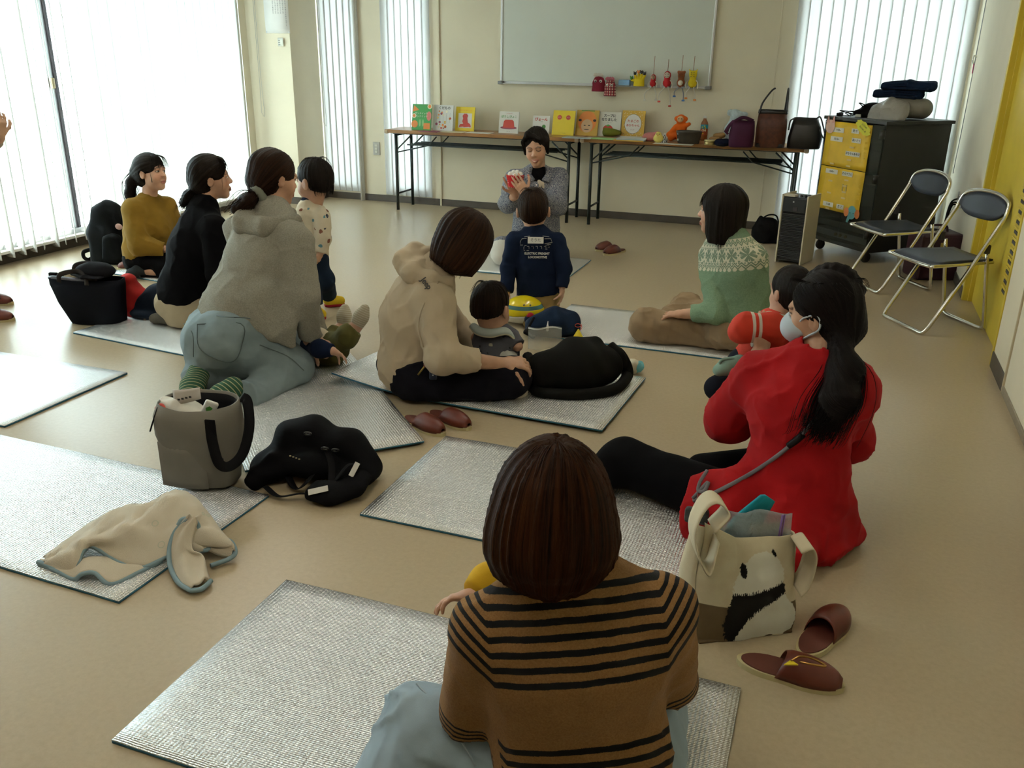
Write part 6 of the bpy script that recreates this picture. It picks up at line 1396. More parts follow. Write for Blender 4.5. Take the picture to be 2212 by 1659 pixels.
def paint_face(V, col, c, R, s, kid=False, lip=(0.42, 0.13, 0.10), brow=(0.05, 0.03, 0.02), closed=False, smile=False):
    q = ((V-c)@R.T)/s; x, y, z = q[:, 0], q[:, 1], q[:, 2]; f = y > 0.03; ax = np.abs(x)
    mz = -0.058 if not kid else -0.050
    def mixc(m, c2, k=1.0): col[m] = col[m]*(1-k)+np.array(c2)*k
    mixc(f & (((ax-0.036)/0.026)**2+((z+0.030)/0.022)**2 < 1), (0.62, 0.25, 0.16), 0.28)
    dz = (0.10*ax if smile else 0.0)
    mixc(f & ((x/(0.026 if smile else 0.021))**2+((z-mz+0.003-dz)/0.0115)**2 < 1), lip, 0.75)
    if smile: mixc(f & ((x/0.015)**2+((z-mz+0.002-dz)/0.0032)**2 < 1), (0.62, 0.55, 0.46), 0.8)
    else: mixc(f & (ax < 0.020) & (np.abs(z-mz+0.001) < 0.0016), (0.20, 0.05, 0.04), 0.8)
    mixc(f & (np.abs(z-0.032+0.10*(ax-0.03)**2*60*0.1+0.006*((ax-0.03)/0.018)**2) < 0.0042) & (ax > 0.012) & (ax < 0.048), brow, 0.75)
    if closed: mixc(f & (np.abs(z-0.004-0.005*((ax-0.030)/0.015)**2) < 0.0022) & (np.abs(ax-0.030) < 0.016), (0.05, 0.025, 0.02), 0.9)
    else:
        e = f & (((ax-0.030)/0.0145)**2+((z-0.008)/0.0065)**2 < 1); mixc(e, (0.68, 0.62, 0.55), 0.9)
        mixc(e & (((ax-0.030)/0.0066)**2+((z-0.008)/0.0075)**2 < 1), (0.015, 0.010, 0.008), 1.0)
        mixc(f & (np.abs(z-0.0145+0.006*((ax-0.030)/0.015)**2) < 0.0018) & (np.abs(ax-0.030) < 0.0165), (0.03, 0.015, 0.012), 0.95)
    mixc((ax < 0.014) & (ax > 0.005) & f & (np.abs(z+0.030) < 0.004) & (y > 0.09), (0.2, 0.07, 0.05), 0.6)
def hand(w_, d, n, s=1.0, curl=(0.35,)*4, side=1, spread=0.10, thumb=(0.75, 0.35), k=0.006, tc=0.4):
    """palm, four fingers of unequal length and a thumb; d = finger direction, n = palm side, side = +1/-1 for the thumb"""
    d = unit(d); n = unit(np.asarray(n)-d*(np.asarray(n)@d)); sd = np.cross(d, n)*side; w_ = np.asarray(w_, float)
    p = [Tube([w_-d*0.02*s, w_+d*0.03*s, w_+d*0.078*s], [0.024*s, 0.034*s, 0.038*s], [0.019*s, 0.016*s, 0.012*s], sd, k=0.01*s)]
    for off, ln, a, cu in zip((0.028, 0.0095, -0.0095, -0.027), (0.070, 0.078, 0.073, 0.057), (1.0, 0.3, -0.4, -1.1), curl):
        q = w_+d*(0.080-abs(off)*0.15)*s+sd*off*s; dd = unit(d+sd*a*spread); th = 0.0; r = 0.0085*s
        for fr in (0.45, 0.31, 0.24):
            th += cu; dv = dd*math.cos(th)+n*math.sin(th); q2 = q+dv*ln*fr*s
            p.append(Rc(q, q2, r, r*0.9, k=k*s)); q = q2; r *= 0.9
    q = w_+d*0.028*s+sd*0.026*s; dd = unit(d*0.62+sd*thumb[0]+n*thumb[1]); r = 0.0105*s
    for i, fr in enumerate((0.040, 0.032, 0.026)):
        dv = unit(dd+n*tc*i-sd*0.25*i); q2 = q+dv*fr*s; p.append(Rc(q, q2, r, r*0.88, k=0.010*s if i == 0 else k*s)); q = q2; r *= 0.9
    return p
def foot(h_, toe, up, s=1.0, k=0.02):
    """heel, arch, ball and toes"""
    h_, toe = np.asarray(h_, float), np.asarray(toe, float); d = unit(toe-h_); L = np.linalg.norm(toe-h_); sd = unit(np.cross(d, up)); u = np.cross(sd, d)
    return [Tube([h_+u*0.035*s, h_+d*L*0.35+u*0.040*s, h_+d*L*0.72+u*0.028*s, toe-d*0.02*s+u*0.020*s], [0.030*s, 0.032*s, 0.043*s, 0.036*s], [0.034*s, 0.036*s, 0.026*s, 0.017*s], sd, k=k, kk=0.03*s)]
_HM = {}
def hair_mat(name, dark, light, rough=0.42, streak=0.5):
    if name in _HM: return _HM[name]
    t = NT(name); v = t.attr('hv')
    a = t.noise(t.mapping(v, (26, 26, 1.6)), 1.0, 4.0, 0.65); b = t.noise(t.mapping(v, (75, 75, 2.5)), 1.0, 3.0, 0.7); g = t.noise(t.mapping(v, (6, 6, 1.0)), 1.0, 2.0)
    c = t.mix(t.math('MULTIPLY', t.ramp(a, [(0.40, (0, 0, 0)), (0.75, (1, 1, 1))]), streak), tuple(dark), tuple(light))
    c = t.mix(t.math('MULTIPLY', t.ramp(g, [(0.35, (0, 0, 0)), (0.7, (1, 1, 1))]), streak*0.6), c, tuple(x*0.8 for x in light))
    t.col(c); t.bump(t.math('ADD', t.math('MULTIPLY', a, 1.0), t.math('MULTIPLY', b, 0.7)), 0.55, 0.004)
    t.set(Roughness=rough); t.b.inputs['Specular IOR Level'].default_value = 0.06
    _HM[name] = t.m; return t.m
def flow(V, c, ax, ref=(1, 0, 0)):
    """hair runs along meridians of axis ax through c"""
    ax = unit(ax); x = unit(np.asarray(ref)-ax*(np.asarray(ref)@ax)); y = np.cross(ax, x); q = V-c
    a = np.arctan2(q@y, q@x); return np.stack([np.cos(a), np.sin(a), (q@ax)*3.0], -1)
def np_strands(paths, r0=0.0012, r1=0.0003):
    """fine loose strands: three-sided tapered tubes"""
    V = []; Q = []; n = 0
    for P in paths:
        P = np.asarray(P, float); m = len(P); T = np.gradient(P, axis=0); T /= np.linalg.norm(T, axis=1, keepdims=True)+1e-9
        x = np.cross(T, UP+0.01); x /= np.linalg.norm(x, axis=1, keepdims=True)+1e-9; y = np.cross(T, x); r = np.linspace(r0, r1, m)[:, None]
        ring = np.stack([P+r*(x*math.cos(a)+y*math.sin(a)) for a in (0, 2.094, 4.189)], 1)
        V.append(ring.reshape(-1, 3))
        i = np.arange(m-1)[:, None]*3+n
        for k in range(3):
            Q.append(np.concatenate([i+k, i+(k+1) % 3, i+3+(k+1) % 3, i+3+k], 1))
        n += m*3
    return np.concatenate(V), np.concatenate(Q)
def hair_obj(root, prims, h, m, c, ax, amp=0.003, fr=22.0, ref=(1, 0, 0), extra=None, name='hair'):
    def disp(P):
        f = flow(P, c, ax, ref); q = f*np.array([fr, fr, 0.5]); return amp*(vnoise(q)+0.5*vnoise(q*2.3+9))
    return soft_obj(name, prims, h, m, root, disp=disp, dmax=amp*1.8, attrs=lambda V: {'hv': (flow(V, c, ax, ref), 'FLOAT_VECTOR')}, extra=extra)
def body_obj(root, parts, skin, faces=(), m=None):
    """whole body as one mesh: parts = [(prims, step)]"""
    V, Q = join([soft(p, h) for p, h in parts])
    col = np.broadcast_to(np.array(skin), (len(V), 3)).copy()
    for f in faces: paint_face(V, col, **f)
    me = np_mesh('body', V-np.array(root.location), Q); set_attr(me, 'Col', col, 'FLOAT_COLOR')
    return link('body', me, m or vcol('skin', 0.5, 500.0, 0.12, spec=0.4, sss=0.0), root)
def crease(amp, f, f2=None, stretch=(1, 1, 1), seed=0.0):
    """soft swells plus narrow ridged folds"""
    st = np.asarray(stretch, float); rot = np.array([[0.82, -0.35, 0.45], [0.50, 0.80, -0.32], [-0.25, 0.48, 0.84]])
    def d(P):
        q = (P*st)@rot*f+seed; a = vnoise(q); r1 = (1-np.abs(vnoise(q*np.array([1.0, 1.7, 1.0])+11.0)))**4; r2 = (1-np.abs(vnoise(q*np.array([2.1, 1.2, 2.4])+29.0)))**5
        return amp*(0.55*a+0.75*r1+0.45*r2-0.42)
    return d
def hit(prims, x, y, d0=0.6, off=0.0):
    """the point of a garment's surface seen at this place of the survey photo, pushed out by off"""
    v = ray(x, y); v = v/np.linalg.norm(v); t = d0; q = None
    for _ in range(160):
        q = CPOS+v*t; dd = float(field(prims, q[None])[0])
        if dd < 0.0008: break
        t += max(dd*0.7, 0.001)
        if t > 12: break
    e = 0.004; g = np.array([float(field(prims, (q+np.eye(3)[i]*e)[None])[0])-float(field(prims, (q-np.eye(3)[i]*e)[None])[0]) for i in range(3)])
    n = unit(g); return q+n*off, n
def on_surf(root, prims, name, pts, r, m, off=0.002, n=6, flat=None, d0=0.6):
    """seam, cord or strap laid along the surface through the given places"""
    P = [hit(prims, x, y, d0, off)[0]-np.array(root.location) for x, y in pts]
    return MB().tube(smooth_path(P, 5), r, n, flat=flat).build(name, m, root)
SKIN = (0.50, 0.285, 0.175); SKIN2 = (0.54, 0.30, 0.19); SKINK = (0.56, 0.32, 0.21)
H_BLK = hair_mat('hair_black', (0.010, 0.008, 0.007), (0.035, 0.026, 0.020)); H_BRN = hair_mat('hair_brown', (0.014, 0.008, 0.005), (0.085, 0.034, 0.013), streak=0.8); H_DBR = hair_mat('hair_dark_brown', (0.012, 0.008, 0.006), (0.055, 0.028, 0.016), streak=0.7)
# ------------------------------------------------------------------ person in the striped sweater (back view)
def person_root(label, x, y, name='person', group=None):
    p = fl(x, y) if isinstance(x, (int, float)) else x
    return thing(name, label, 'person', (p[0], p[1], 0.0), group=group)
hd = A(1190, 1100, 1.42); R = az(-6, -12, -3); s = 1.0
nk = A(1218, 1262, 1.38); ch = A(1238, 1430, 1.355); ws = A(1252, 1630, 1.36); pel = np.array([ws[0]+0.005, ws[1]+0.03, 0.10])
shL, shR = A(1052, 1362, 1.37), A(1424, 1318, 1.38); SD = unit(shR-shL)
elL, elR = A(1014, 1545, 1.44), A(1446, 1480, 1.47); wrL, wrR = elL+cf(0.12, 0.20, 0.02), elR+cf(-0.10, 0.20, 0.03)
hipL, hipR = pel-SD*0.09, pel+SD*0.09
knL, knR = A(915, 1570, 1.50), pel+SD*0.17+HF*0.36+UP*0.02
akL = A(812, 1735, 1.36); akR = pel+HF*0.40+UP*-0.03
root = person_root('person with a brown bob in a tan and black striped sweater and pale jeans', pel, 0)
hp = head_prims(hd, R, s, neck=nk+UP*0.0, nr=0.05)
body_obj(root, [(hp, 0.006), ([Tube([nk, ch, ws, pel], [0.045, 0.14, 0.13, 0.14], [0.04, 0.09, 0.09, 0.10], SD)]+chain([shL, elL, wrL], [0.045, 0.04, 0.03])+chain([shR, elR, wrR], [0.045, 0.04, 0.03])+chain([hipL, knL, akL], [0.07, 0.055, 0.04])+chain([hipR, knR, akR], [0.07, 0.055, 0.04]), 0.014),
    (chain([elL, wrL], [0.04, 0.028])+hand(wrL, cf(0.7, 0.5, 0), cf(0, 0.3, 1), 1.0), 0.006), (chain([elR, wrR], [0.04, 0.028])+hand(wrR, cf(-0.7, 0.5, 0), cf(0, 0.3, 1), 1.0, side=-1), 0.006)], SKIN)
W_ = (0.004, 22, 10)
top = [Tube([nk+UP*0.005, nk*0.5+ch*0.5, ch, ws, pel+UP*0.05], [0.10, 0.160, 0.170, 0.172, 0.175], [0.062, 0.088, 0.105, 0.105, 0.11], SD, flat1=True, k=0.05, kk=0.05),
       Rc(nk-SD*0.03, shL, 0.055, 0.062, k=0.05), Rc(nk+SD*0.03, shR, 0.055, 0.062, k=0.05),
       Rc(shL, elL, 0.066, 0.060, k=0.035, wr=W_, flat=True), Rc(shR, elR, 0.066, 0.060, k=0.035, wr=W_, flat=True)]
axis = unit(nk-ws)
def sw_attr(V):
    h = (V-nk)@axis; lat = (V-ch)@SD; mid = 0.012
    xo = np.clip(np.abs(lat-mid)-0.158, 0, None)
    clos = np.clip(-(V-ch)@HF, -0.05, 0.14)
    c = h-1.3*xo-0.42*clos+0.03
    eL = np.minimum(np.linalg.norm(V-elL, axis=1), np.linalg.norm(V-elR, axis=1))
    dl = (elL-V)@unit(elL-shL); dr = (elR-V)@unit(elR-shR)
    arm = np.where(lat < 0, dl, dr); near = (eL < 0.13)
    return {'st': (np.stack([c, np.where(near & (xo > 0), arm, 9.0), xo], -1), 'FLOAT_VECTOR')}
tm = NT('striped_knit'); sx = tm.sep(tm.attr('st')); v = tm.coord()
wob = tm.math('MULTIPLY', tm.math('SUBTRACT', tm.noise(v, 30.0, 2.0), 0.5), 0.004); fz = tm.math('MULTIPLY', tm.math('SUBTRACT', tm.noise(v, 700.0, 2.0), 0.5), 0.004)
cc = tm.math('ADD', tm.math('ADD', sx[0], wob), fz)
def rng(val, a, b): return tm.math('MULTIPLY', tm.math('GREATER_THAN', val, a), tm.math('LESS_THAN', val, b))
ph = tm.math('FRACT', tm.math('DIVIDE', tm.math('ADD', cc, 1.0), 0.0305)); bar = tm.math('LESS_THAN', ph, 0.44)
up_ = rng(cc, -0.160, 0.06); lo_ = tm.math('MULTIPLY', rng(cc, -0.60, -0.275), tm.math('LESS_THAN', sx[2], 0.012))
body_s = tm.math('MULTIPLY', bar, tm.math('ADD', up_, lo_, clamp=True))
cu = tm.math('ADD', sx[1], fz); cph = tm.math('LESS_THAN', tm.math('FRACT', tm.math('DIVIDE', cu, 0.0125)), 0.42); cuff = tm.math('MULTIPLY', cph, rng(cu, -0.01, 0.05))
st = tm.math('MAXIMUM', body_s, cuff)
tan = tm.mix(0.35, tm.ramp(tm.noise(v, 12.0, 3.0), [(0.3, (0.23, 0.115, 0.038)), (0.7, (0.29, 0.15, 0.052))]), tm.ramp(tm.noise(v, 260.0, 3.0, 0.7), [(0.3, (0.15, 0.07, 0.02)), (0.7, (0.42, 0.24, 0.10))]))
tm.col(tm.mix(st, tan, (0.010, 0.010, 0.011))); tm.bump(tm.noise(v, 800.0, 2.0), 0.5, 0.0015); tm.set(Roughness=0.95); tm.b.inputs['Sheen Weight'].default_value = 0.06; tm.b.inputs['Specular IOR Level'].default_value = 0.2
soft_obj('sweater', top, 0.006, tm.m, root, disp=crease(0.006, 9, stretch=(1, 1, 0.7)), dmax=0.008, attrs=sw_attr)
M_ljean = cloth('pale_denim', (0.34, 0.43, 0.49), var=0.12, knit=1100, amp=0.35)
WJ = (0.010, 13, 9)
jeans = [El(pel, (0.19, 0.15, 0.12), np.array([SD, np.cross(UP, SD), UP])), Rc(hipL, knL, 0.105, 0.088, wr=WJ, k=0.05), Rc(knL, akL, 0.088, 0.085, wr=WJ, k=0.04), Rc(hipR, knR, 0.105, 0.085, wr=WJ, k=0.05), Rc(knR, akR, 0.085, 0.065, wr=WJ, k=0.04), Cut((0, 0, 0.012), (0, 0, -1), 0.01)]
soft_obj('jeans', jeans, 0.008, M_ljean, root, disp=crease(0.013, 11), dmax=0.018)
on_surf(root, jeans, 'seam', [(900, 1480), (960, 1545), (1010, 1620), (1030, 1655)], 0.0022, cloth('denim_seam', (0.36, 0.44, 0.48)), 0.004)
for kk in (akL,): soft_obj('sock', foot(akL+cf(-0.03, -0.02, -0.05), akL+cf(0.06, 0.16, -0.05), UP, 0.95), 0.008, cloth('grey_sock', (0.2, 0.2, 0.2)), root)
# hair: long bob, parted, ends curling in
Lh = lambda x, y, z: hd+s*(R[0]*x*0.81+R[1]*y+R[2]*z)
hb = [El(Lh(0, -0.018, 0.036), (0.090, 0.112, 0.103), R, k=0.04), Tube([Lh(0, -0.022, 0.03), Lh(0, -0.026, -0.03), Lh(0.002, -0.026, -0.05), Lh(0.006, -0.022, -0.070)], [0.086, 0.102, 0.107, 0.098], [0.108, 0.112, 0.106, 0.088], R[0], k=0.05, kk=0.05, flat1=True),
      El(Lh(0, 0.115, -0.06), (0.058, 0.075, 0.13), R, op='s', k=0.03), Rc(Lh(0.0, -0.02, 0.145), Lh(0.004, -0.10, 0.125), 0.006, 0.003, op='s', k=0.012)]
rs = random.Random(1); ext = []
for i in range(260):
    a = rs.uniform(-PI*0.95, -0.05); x0, y0 = math.cos(a), math.sin(a); b = rs.uniform(0.93, 1.02); dz = rs.uniform(0, 0.02)
    ext.append([Lh(x0*0.116*b, -0.024+y0*0.104*b, 0.0), Lh(x0*0.118*b, -0.024+y0*0.106*b, -0.035), Lh(x0*0.112*b, -0.023+y0*0.094*b, -0.058), Lh(x0*0.098*b, -0.022+y0*0.080*b, -0.080-dz*0.6)])
for i in range(40):
    a = rs.uniform(-PI, 0); e = rs.uniform(1.01, 1.05); x0, y0 = math.cos(a), math.sin(a)
    ext.append([Lh(0.0, -0.03, 0.138), Lh(x0*0.07*e, -0.02+y0*0.085*e, 0.115*e), Lh(x0*0.105*e, -0.02+y0*0.118*e, 0.05), Lh(x0*0.12*e, -0.02+y0*0.116*e, -0.04)])
hair_obj(root, hb, 0.005, hair_mat('hair_chestnut', (0.007, 0.0035, 0.002), (0.075, 0.024, 0.006), rough=0.5, streak=0.75), Lh(0, -0.045, 0), R[2], 0.004, 14, ref=R[0], extra=[np_strands([smooth_path(p, 4) for p in ext], 0.0011, 0.0004)])
# ------------------------------------------------------------------ child in yellow on that lap
root = person_root('child in a yellow top reaching out from behind the striped sweater', A(1130, 1250, 1.62), 0)
kc = A(1150, 1190, 1.66); R2 = az(20, -5)
ktor = A(1130, 1330, 1.66); khip = np.array([ktor[0], ktor[1], 0.22]); ksh = A(1075, 1265, 1.66); kel = A(1058, 1264, 1.60); kwr = A(1030, 1286, 1.57); kshR = ktor+cf(0.10, 0, 0.06); kelR = kshR+cf(0.06, 0.05, -0.12)
HK = hand(kwr, cf(-0.9, 0.02, -0.12), cf(0.1, -0.5, -0.9), 0.66, curl=(0.28, 0.34, 0.40, 0.5), side=-1, spread=0.22, tc=0.3)
body_obj(root, [(head_prims(kc, R2, 0.78, True, ktor+UP*0.05, 0.045), 0.006), ([Tube([ktor, khip], 0.08, 0.06, HR)]+chain([khip-HR*0.05, khip+cf(0.0, 0.10, -0.04), khip+cf(0.02, 0.12, -0.16)], [0.05, 0.04, 0.03])+chain([khip+HR*0.05, khip+cf(0.1, 0.15, -0.02), khip+cf(0.1, 0.16, -0.14)], [0.05, 0.04, 0.03]), 0.012), (chain([kel, kwr], [0.026, 0.020])+HK, 0.003)], SKINK)
M_ylw = cloth('mustard_yellow_jersey', (0.56, 0.33, 0.015), var=0.15)
soft_obj('top', [Tube([ktor+UP*0.06, ktor, khip], [0.06, 0.10, 0.10], [0.05, 0.075, 0.08], HR, k=0.03), Rc(ktor+cf(-0.05, 0, 0.04), ksh, 0.045, 0.045, k=0.03), Rc(ksh, kel, 0.050, 0.046, wr=(0.005, 40, 18), k=0.02), Rc(kel, kel+(kwr-kel)*1.05, 0.046, 0.034, wr=(0.004, 45, 20), flat=True), Rc(kshR, kelR, 0.045, 0.04)], 0.005, M_ylw, root)
soft_obj('trousers', chain([khip-HR*0.05, khip+cf(0.0, 0.10, -0.04), khip+cf(0.02, 0.12, -0.16)], [0.065, 0.055, 0.045])+chain([khip+HR*0.05, khip+cf(0.1, 0.15, -0.02), khip+cf(0.1, 0.16, -0.14)], [0.065, 0.055, 0.045]), 0.008, cloth('child_grey', (0.12, 0.12, 0.13)), root)
Lk = lambda x, y, z: kc+0.78*(R2[0]*x+R2[1]*y+R2[2]*z)
hair_obj(root, [El(Lk(0, -0.02, 0.04), (0.066, 0.082, 0.076), R2), El(Lk(0, 0.10, -0.04), (0.05, 0.055, 0.07), R2, op='s', k=0.02)], 0.006, H_BLK, Lk(0, -0.02, 0), R2[2], 0.002, 20, ref=R2[0])
# ------------------------------------------------------------------ person in the red sweater with a long ponytail
hd = A(1772, 678, 2.62); R = az(-52, -6, 4); s = 1.0
nk = A(1772, 775, 2.56); ch = A(1730, 880, 2.50); ws = A(1722, 1010, 2.47); pel = A(1700, 1110, 2.48); pel[2] = 0.11
shL, shR = A(1640, 812, 2.62), A(1838, 838, 2.48); SD = unit(shR-shL)
elL, wrL = A(1572, 905, 2.72), A(1640, 760, 2.86); elR, wrR = A(1838, 945, 2.56), A(1700, 860, 2.80)
hipL, hipR = A(1610, 1095, 2.52), pel+SD*0.09; knL, akL = A(1345, 1050, 2.80), A(1262, 1062, 2.72); knL[2] = 0.10; akL[2] = 0.07; knR, akR = pel+cf(0.10, 0.30, 0.0), pel+cf(-0.2, 0.36, -0.05)
root = person_root('person in a red sweater with a long black ponytail and white mask', pel, 0)
hp = head_prims(hd, R, s, neck=nk, nr=0.047)
HR_ = hand(wrL, cf(0.35, 0.4, 0.9), cf(-0.5, 0.9, 0), 0.95, curl=(0.25, 0.25, 0.3, 0.35), side=1)
body_obj(root, [(hp, 0.0045), ([Tube([nk, ch, ws, pel], [0.045, 0.13, 0.12, 0.14], [0.04, 0.08, 0.08, 0.09], SD)]+chain([shL, elL, wrL], [0.042, 0.036, 0.028])+chain([shR, elR, wrR], [0.042, 0.036, 0.028])+chain([hipL, knL, akL], [0.06, 0.05, 0.04])+chain([hipR, knR, akR], [0.06, 0.05, 0.04]), 0.014),
    (chain([elL*0.4+wrL*0.6, wrL], [0.032, 0.025])+HR_, 0.004), (hand(wrR, cf(-0.6, 0.5, 0.2), cf(0, 0.7, 0.3), 0.95, side=-1), 0.006)], SKIN, [dict(c=hd, R=R, s=s)])
W_ = (0.006, 16, 9)
f_ = np.cross(UP, SD)
topr = [Tube([nk+UP*0.03, nk*0.45+ch*0.55, ch, ws, pel+UP*0.03, pel-UP*0.06], [0.075, 0.145, 0.15, 0.142, 0.19, 0.235], [0.058, 0.085, 0.098, 0.095, 0.135, 0.165], SD, k=0.05, kk=0.06),
        Rc(nk-SD*0.03, shL, 0.05, 0.066, k=0.05), Rc(nk+SD*0.03, shR, 0.05, 0.066, k=0.05), Rc(shL, elL, 0.074, 0.074, k=0.04, wr=W_), Rc(elL, elL*0.35+wrL*0.65, 0.072, 0.05, k=0.04, wr=W_, flat=True), Rc(shR, elR, 0.074, 0.070, k=0.04, wr=W_), Rc(elR, wrR, 0.068, 0.045, k=0.03, wr=W_, flat=True),
        Tube([A(1590, 1105, 2.44), A(1495, 1100, 2.52)], [0.14, 0.115], [0.085, 0.075], unit(UP+HF*0.4), flat1=True, k=0.06),
        Rc(A(1705, 1130, 2.36), A(1728, 1205, 2.24), 0.085, 0.055, k=0.05), Rc(A(1775, 1090, 2.46), A(1785, 1150, 2.46), 0.075, 0.065, k=0.05), El(nk+UP*0.05-HF*0.0, (0.055, 0.055, 0.035), op='s', k=0.01), Cut((0, 0, 0.012), (0, 0, -1), 0.012)]
M_red = cloth('red_knit', (0.36, 0.005, 0.007), var=0.12, knit=700, amp=0.35)
def red_folds(P):
    q = P-pel; a = np.arctan2(q@f_, q@SD); w_ = np.clip((0.22-P[:, 2])/0.2, 0, 1)
    return crease(0.011, 9)(P)+w_*0.016*np.sin(a*7+vnoise(P*6)*2)
soft_obj('sweater', topr, 0.007, M_red, root, disp=red_folds, dmax=0.028)
M_leg = cloth("black_trousers", (0.005, 0.005, 0.006), var=0.2, knit=900)
legs = [Rc(hipL, knL, 0.095, 0.080, wr=(0.006, 14, 9), k=0.04), Rc(knL, akL, 0.080, 0.055, wr=(0.006, 16, 9), k=0.04), El(pel, (0.15, 0.13, 0.10), k=0.05), Rc(hipR, knR, 0.09, 0.075, k=0.04), Rc(knR, akR, 0.075, 0.055, k=0.04), Cut((0, 0, 0.012), (0, 0, -1), 0.01)]
soft_obj('trousers', legs, 0.008, M_leg, root)
soft_obj('sock', foot(akL+cf(0.0, 0.0, -0.05), akL+cf(-0.12, 0.10, -0.04), UP, 0.9), 0.007, cloth('black_wool', 0), root)
# hair pulled back into a low ponytail, with two braided sides over the crown
Lh = lambda x, y, z: hd+s*(R[0]*x+R[1]*y+R[2]*z)
tb_ = A(1816, 752, 2.50)
hb = [El(Lh(0, -0.022, 0.042), (0.088, 0.106, 0.096), R, k=0.03), El(Lh(0.0, -0.055, -0.015), (0.074, 0.07, 0.075), R, k=0.04), El(Lh(0, 0.118, -0.03), (0.062, 0.078, 0.095), R, op='s', k=0.018), El(Lh(-0.075, 0.03, -0.05), (0.035, 0.05, 0.05), R, op='s', k=0.015), El(Lh(0.075, 0.03, -0.05), (0.035, 0.05, 0.05), R, op='s', k=0.015),
      Rc(Lh(0.0, -0.09, -0.04), tb_, 0.045, 0.030, k=0.04)]
for i in range(9):
    t_ = i/8; ang = PI*(0.15+0.75*t_); hb.append(El(Lh(0.055-0.01*t_, 0.085*math.cos(ang)-0.02, 0.04+0.098*math.sin(ang)*0.95), (0.026, 0.020, 0.018), R, k=0.008))
tail = [tb_, A(1826, 800, 2.44), A(1815, 865, 2.37), A(1798, 925, 2.33)]
hb += [Tube(tail, [0.030, 0.046, 0.050, 0.016], [0.028, 0.038, 0.034, 0.010], SD, k=0.02, kk=0.05)]
rs = random.Random(4); ext = []
for i in range(420):
    a, b = rs.gauss(-0.15, 0.9), rs.gauss(0, 0.9)
    base = [tail[0]+SD*a*0.012, tail[1]+SD*a*0.026-HF*abs(b)*0.012, tail[2]+SD*(a*0.036-0.012)-HF*abs(b)*0.014, tail[3]+SD*(a*0.034-0.02)-HF*abs(b)*0.008+UP*rs.uniform(-0.03, 0.03)]
    base.append(base[-1]+(base[-1]-base[-2])*rs.uniform(0.1, 0.35)-SD*0.012*rs.uniform(0, 1))
    ext.append(base)
for i in range(60):
    a = rs.uniform(0, 2*PI); e = rs.uniform(1.0, 1.06)
    ext.append([Lh(0.06*math.cos(a), -0.02+0.08*math.sin(a), 0.115), Lh(0.085*e*math.cos(a), -0.02+0.105*e*math.sin(a), 0.11*e), Lh(0.10*e*math.cos(a+0.3), -0.02+0.118*e*math.sin(a+0.3), 0.06*e+0.02)])
hair_obj(root, hb, 0.0055, hair_mat('hair_jet', (0.006, 0.005, 0.005), (0.020, 0.014, 0.011), rough=0.45, streak=0.5), Lh(0, 0, 0.02), tb_-Lh(0, 0.06, 0.06), 0.0035, 16, ref=R[0], extra=[np_strands([smooth_path(p, 4) for p in ext], 0.0013, 0.0005)])
MB().tube([tuple(tb_-np.array(root.location)+(SD*math.cos(a)+UP*0.4*math.sin(a)+HF*0.9*math.sin(a))*0.030) for a in np.linspace(0, 2*PI, 17)[:-1]], 0.009, 8, closed=True).build('hair_tie', M_bnyl, root)
# face mask with ear loops
M_mask = cloth('mask_paper', (0.50, 0.56, 0.60), var=0.03)
mk = [El(Lh(0, 0.058, -0.045), (0.068, 0.066, 0.056), R), El(Lh(0, 0.040, -0.045), (0.060, 0.062, 0.080), R, op='s', k=0.003), Cut(Lh(0, 0.02, 0), -R[1])]
soft_obj('face_mask', mk, 0.004, M_mask, root)
for x in (-1, 1): MB().tube(smooth_path([Lh(x*0.058, 0.045, -0.015)-np.array(root.location), Lh(x*0.074, 0.02, 0.008)-np.array(root.location), Lh(x*0.084, -0.022, 0.02)-np.array(root.location), Lh(x*0.082, -0.028, -0.02)-np.array(root.location), Lh(x*0.072, 0.01, -0.05)-np.array(root.location), Lh(x*0.055, 0.045, -0.075)-np.array(root.location)], 5), 0.0035, 6).build('mask_loop', M_mask, root)
# crossbody strap over the back, small pouch
bag = thing('crossbody_pouch', 'small dark crossbody pouch on a grey cord at the red sweater', 'bag', A(1525, 1120, 2.36))
M_cordg = cloth('grey_cord', (0.17, 0.16, 0.17), var=0.15)
Pst = [hit(topr, x, y, 1.5, 0.006)[0] for x, y in ((1760, 905), (1725, 945), (1680, 985), (1630, 1020), (1580, 1048), (1530, 1072), (1500, 1082))]
MB().tube(smooth_path([p-np.array(bag.location) for p in Pst], 5), 0.0065, 8).build('cord', M_cordg, bag)
MB().tube([tuple(p-np.array(bag.location)) for p in smooth_path([hit(topr, x, y, 1.5, 0.008)[0] for x, y in ((1735, 936), (1722, 948), (1705, 962))], 4)], 0.0105, 8).build('cord_sleeve', mat('cord_sleeve', (0.02, 0.02, 0.022), 0.5), bag)
Pk = [hit(topr, x, y, 1.5, 0.010)[0] for x, y in ((1530, 1022), (1515, 1045), (1512, 1062), (1525, 1062), (1532, 1045), (1500, 1078))]
MB().tube(smooth_path([p-np.array(bag.location) for p in Pk], 5), 0.006, 8).build('cord_loop', M_cordg, bag)
pq = hit(topr, 1512, 1112, 1.5, 0.02)[0]-np.array(bag.location)
MB().box(tuple(pq), (0.075, 0.03, 0.05), 0.01).build('pouch', mat('pouch_dark', (0.03, 0.035, 0.035), 0.5), bag)
MB().tube([tuple(Pk[2]-np.array(bag.location)), tuple(pq)], 0.004, 6).build('clip', mat('clip_red', (0.2, 0.02, 0.02), 0.4), bag)
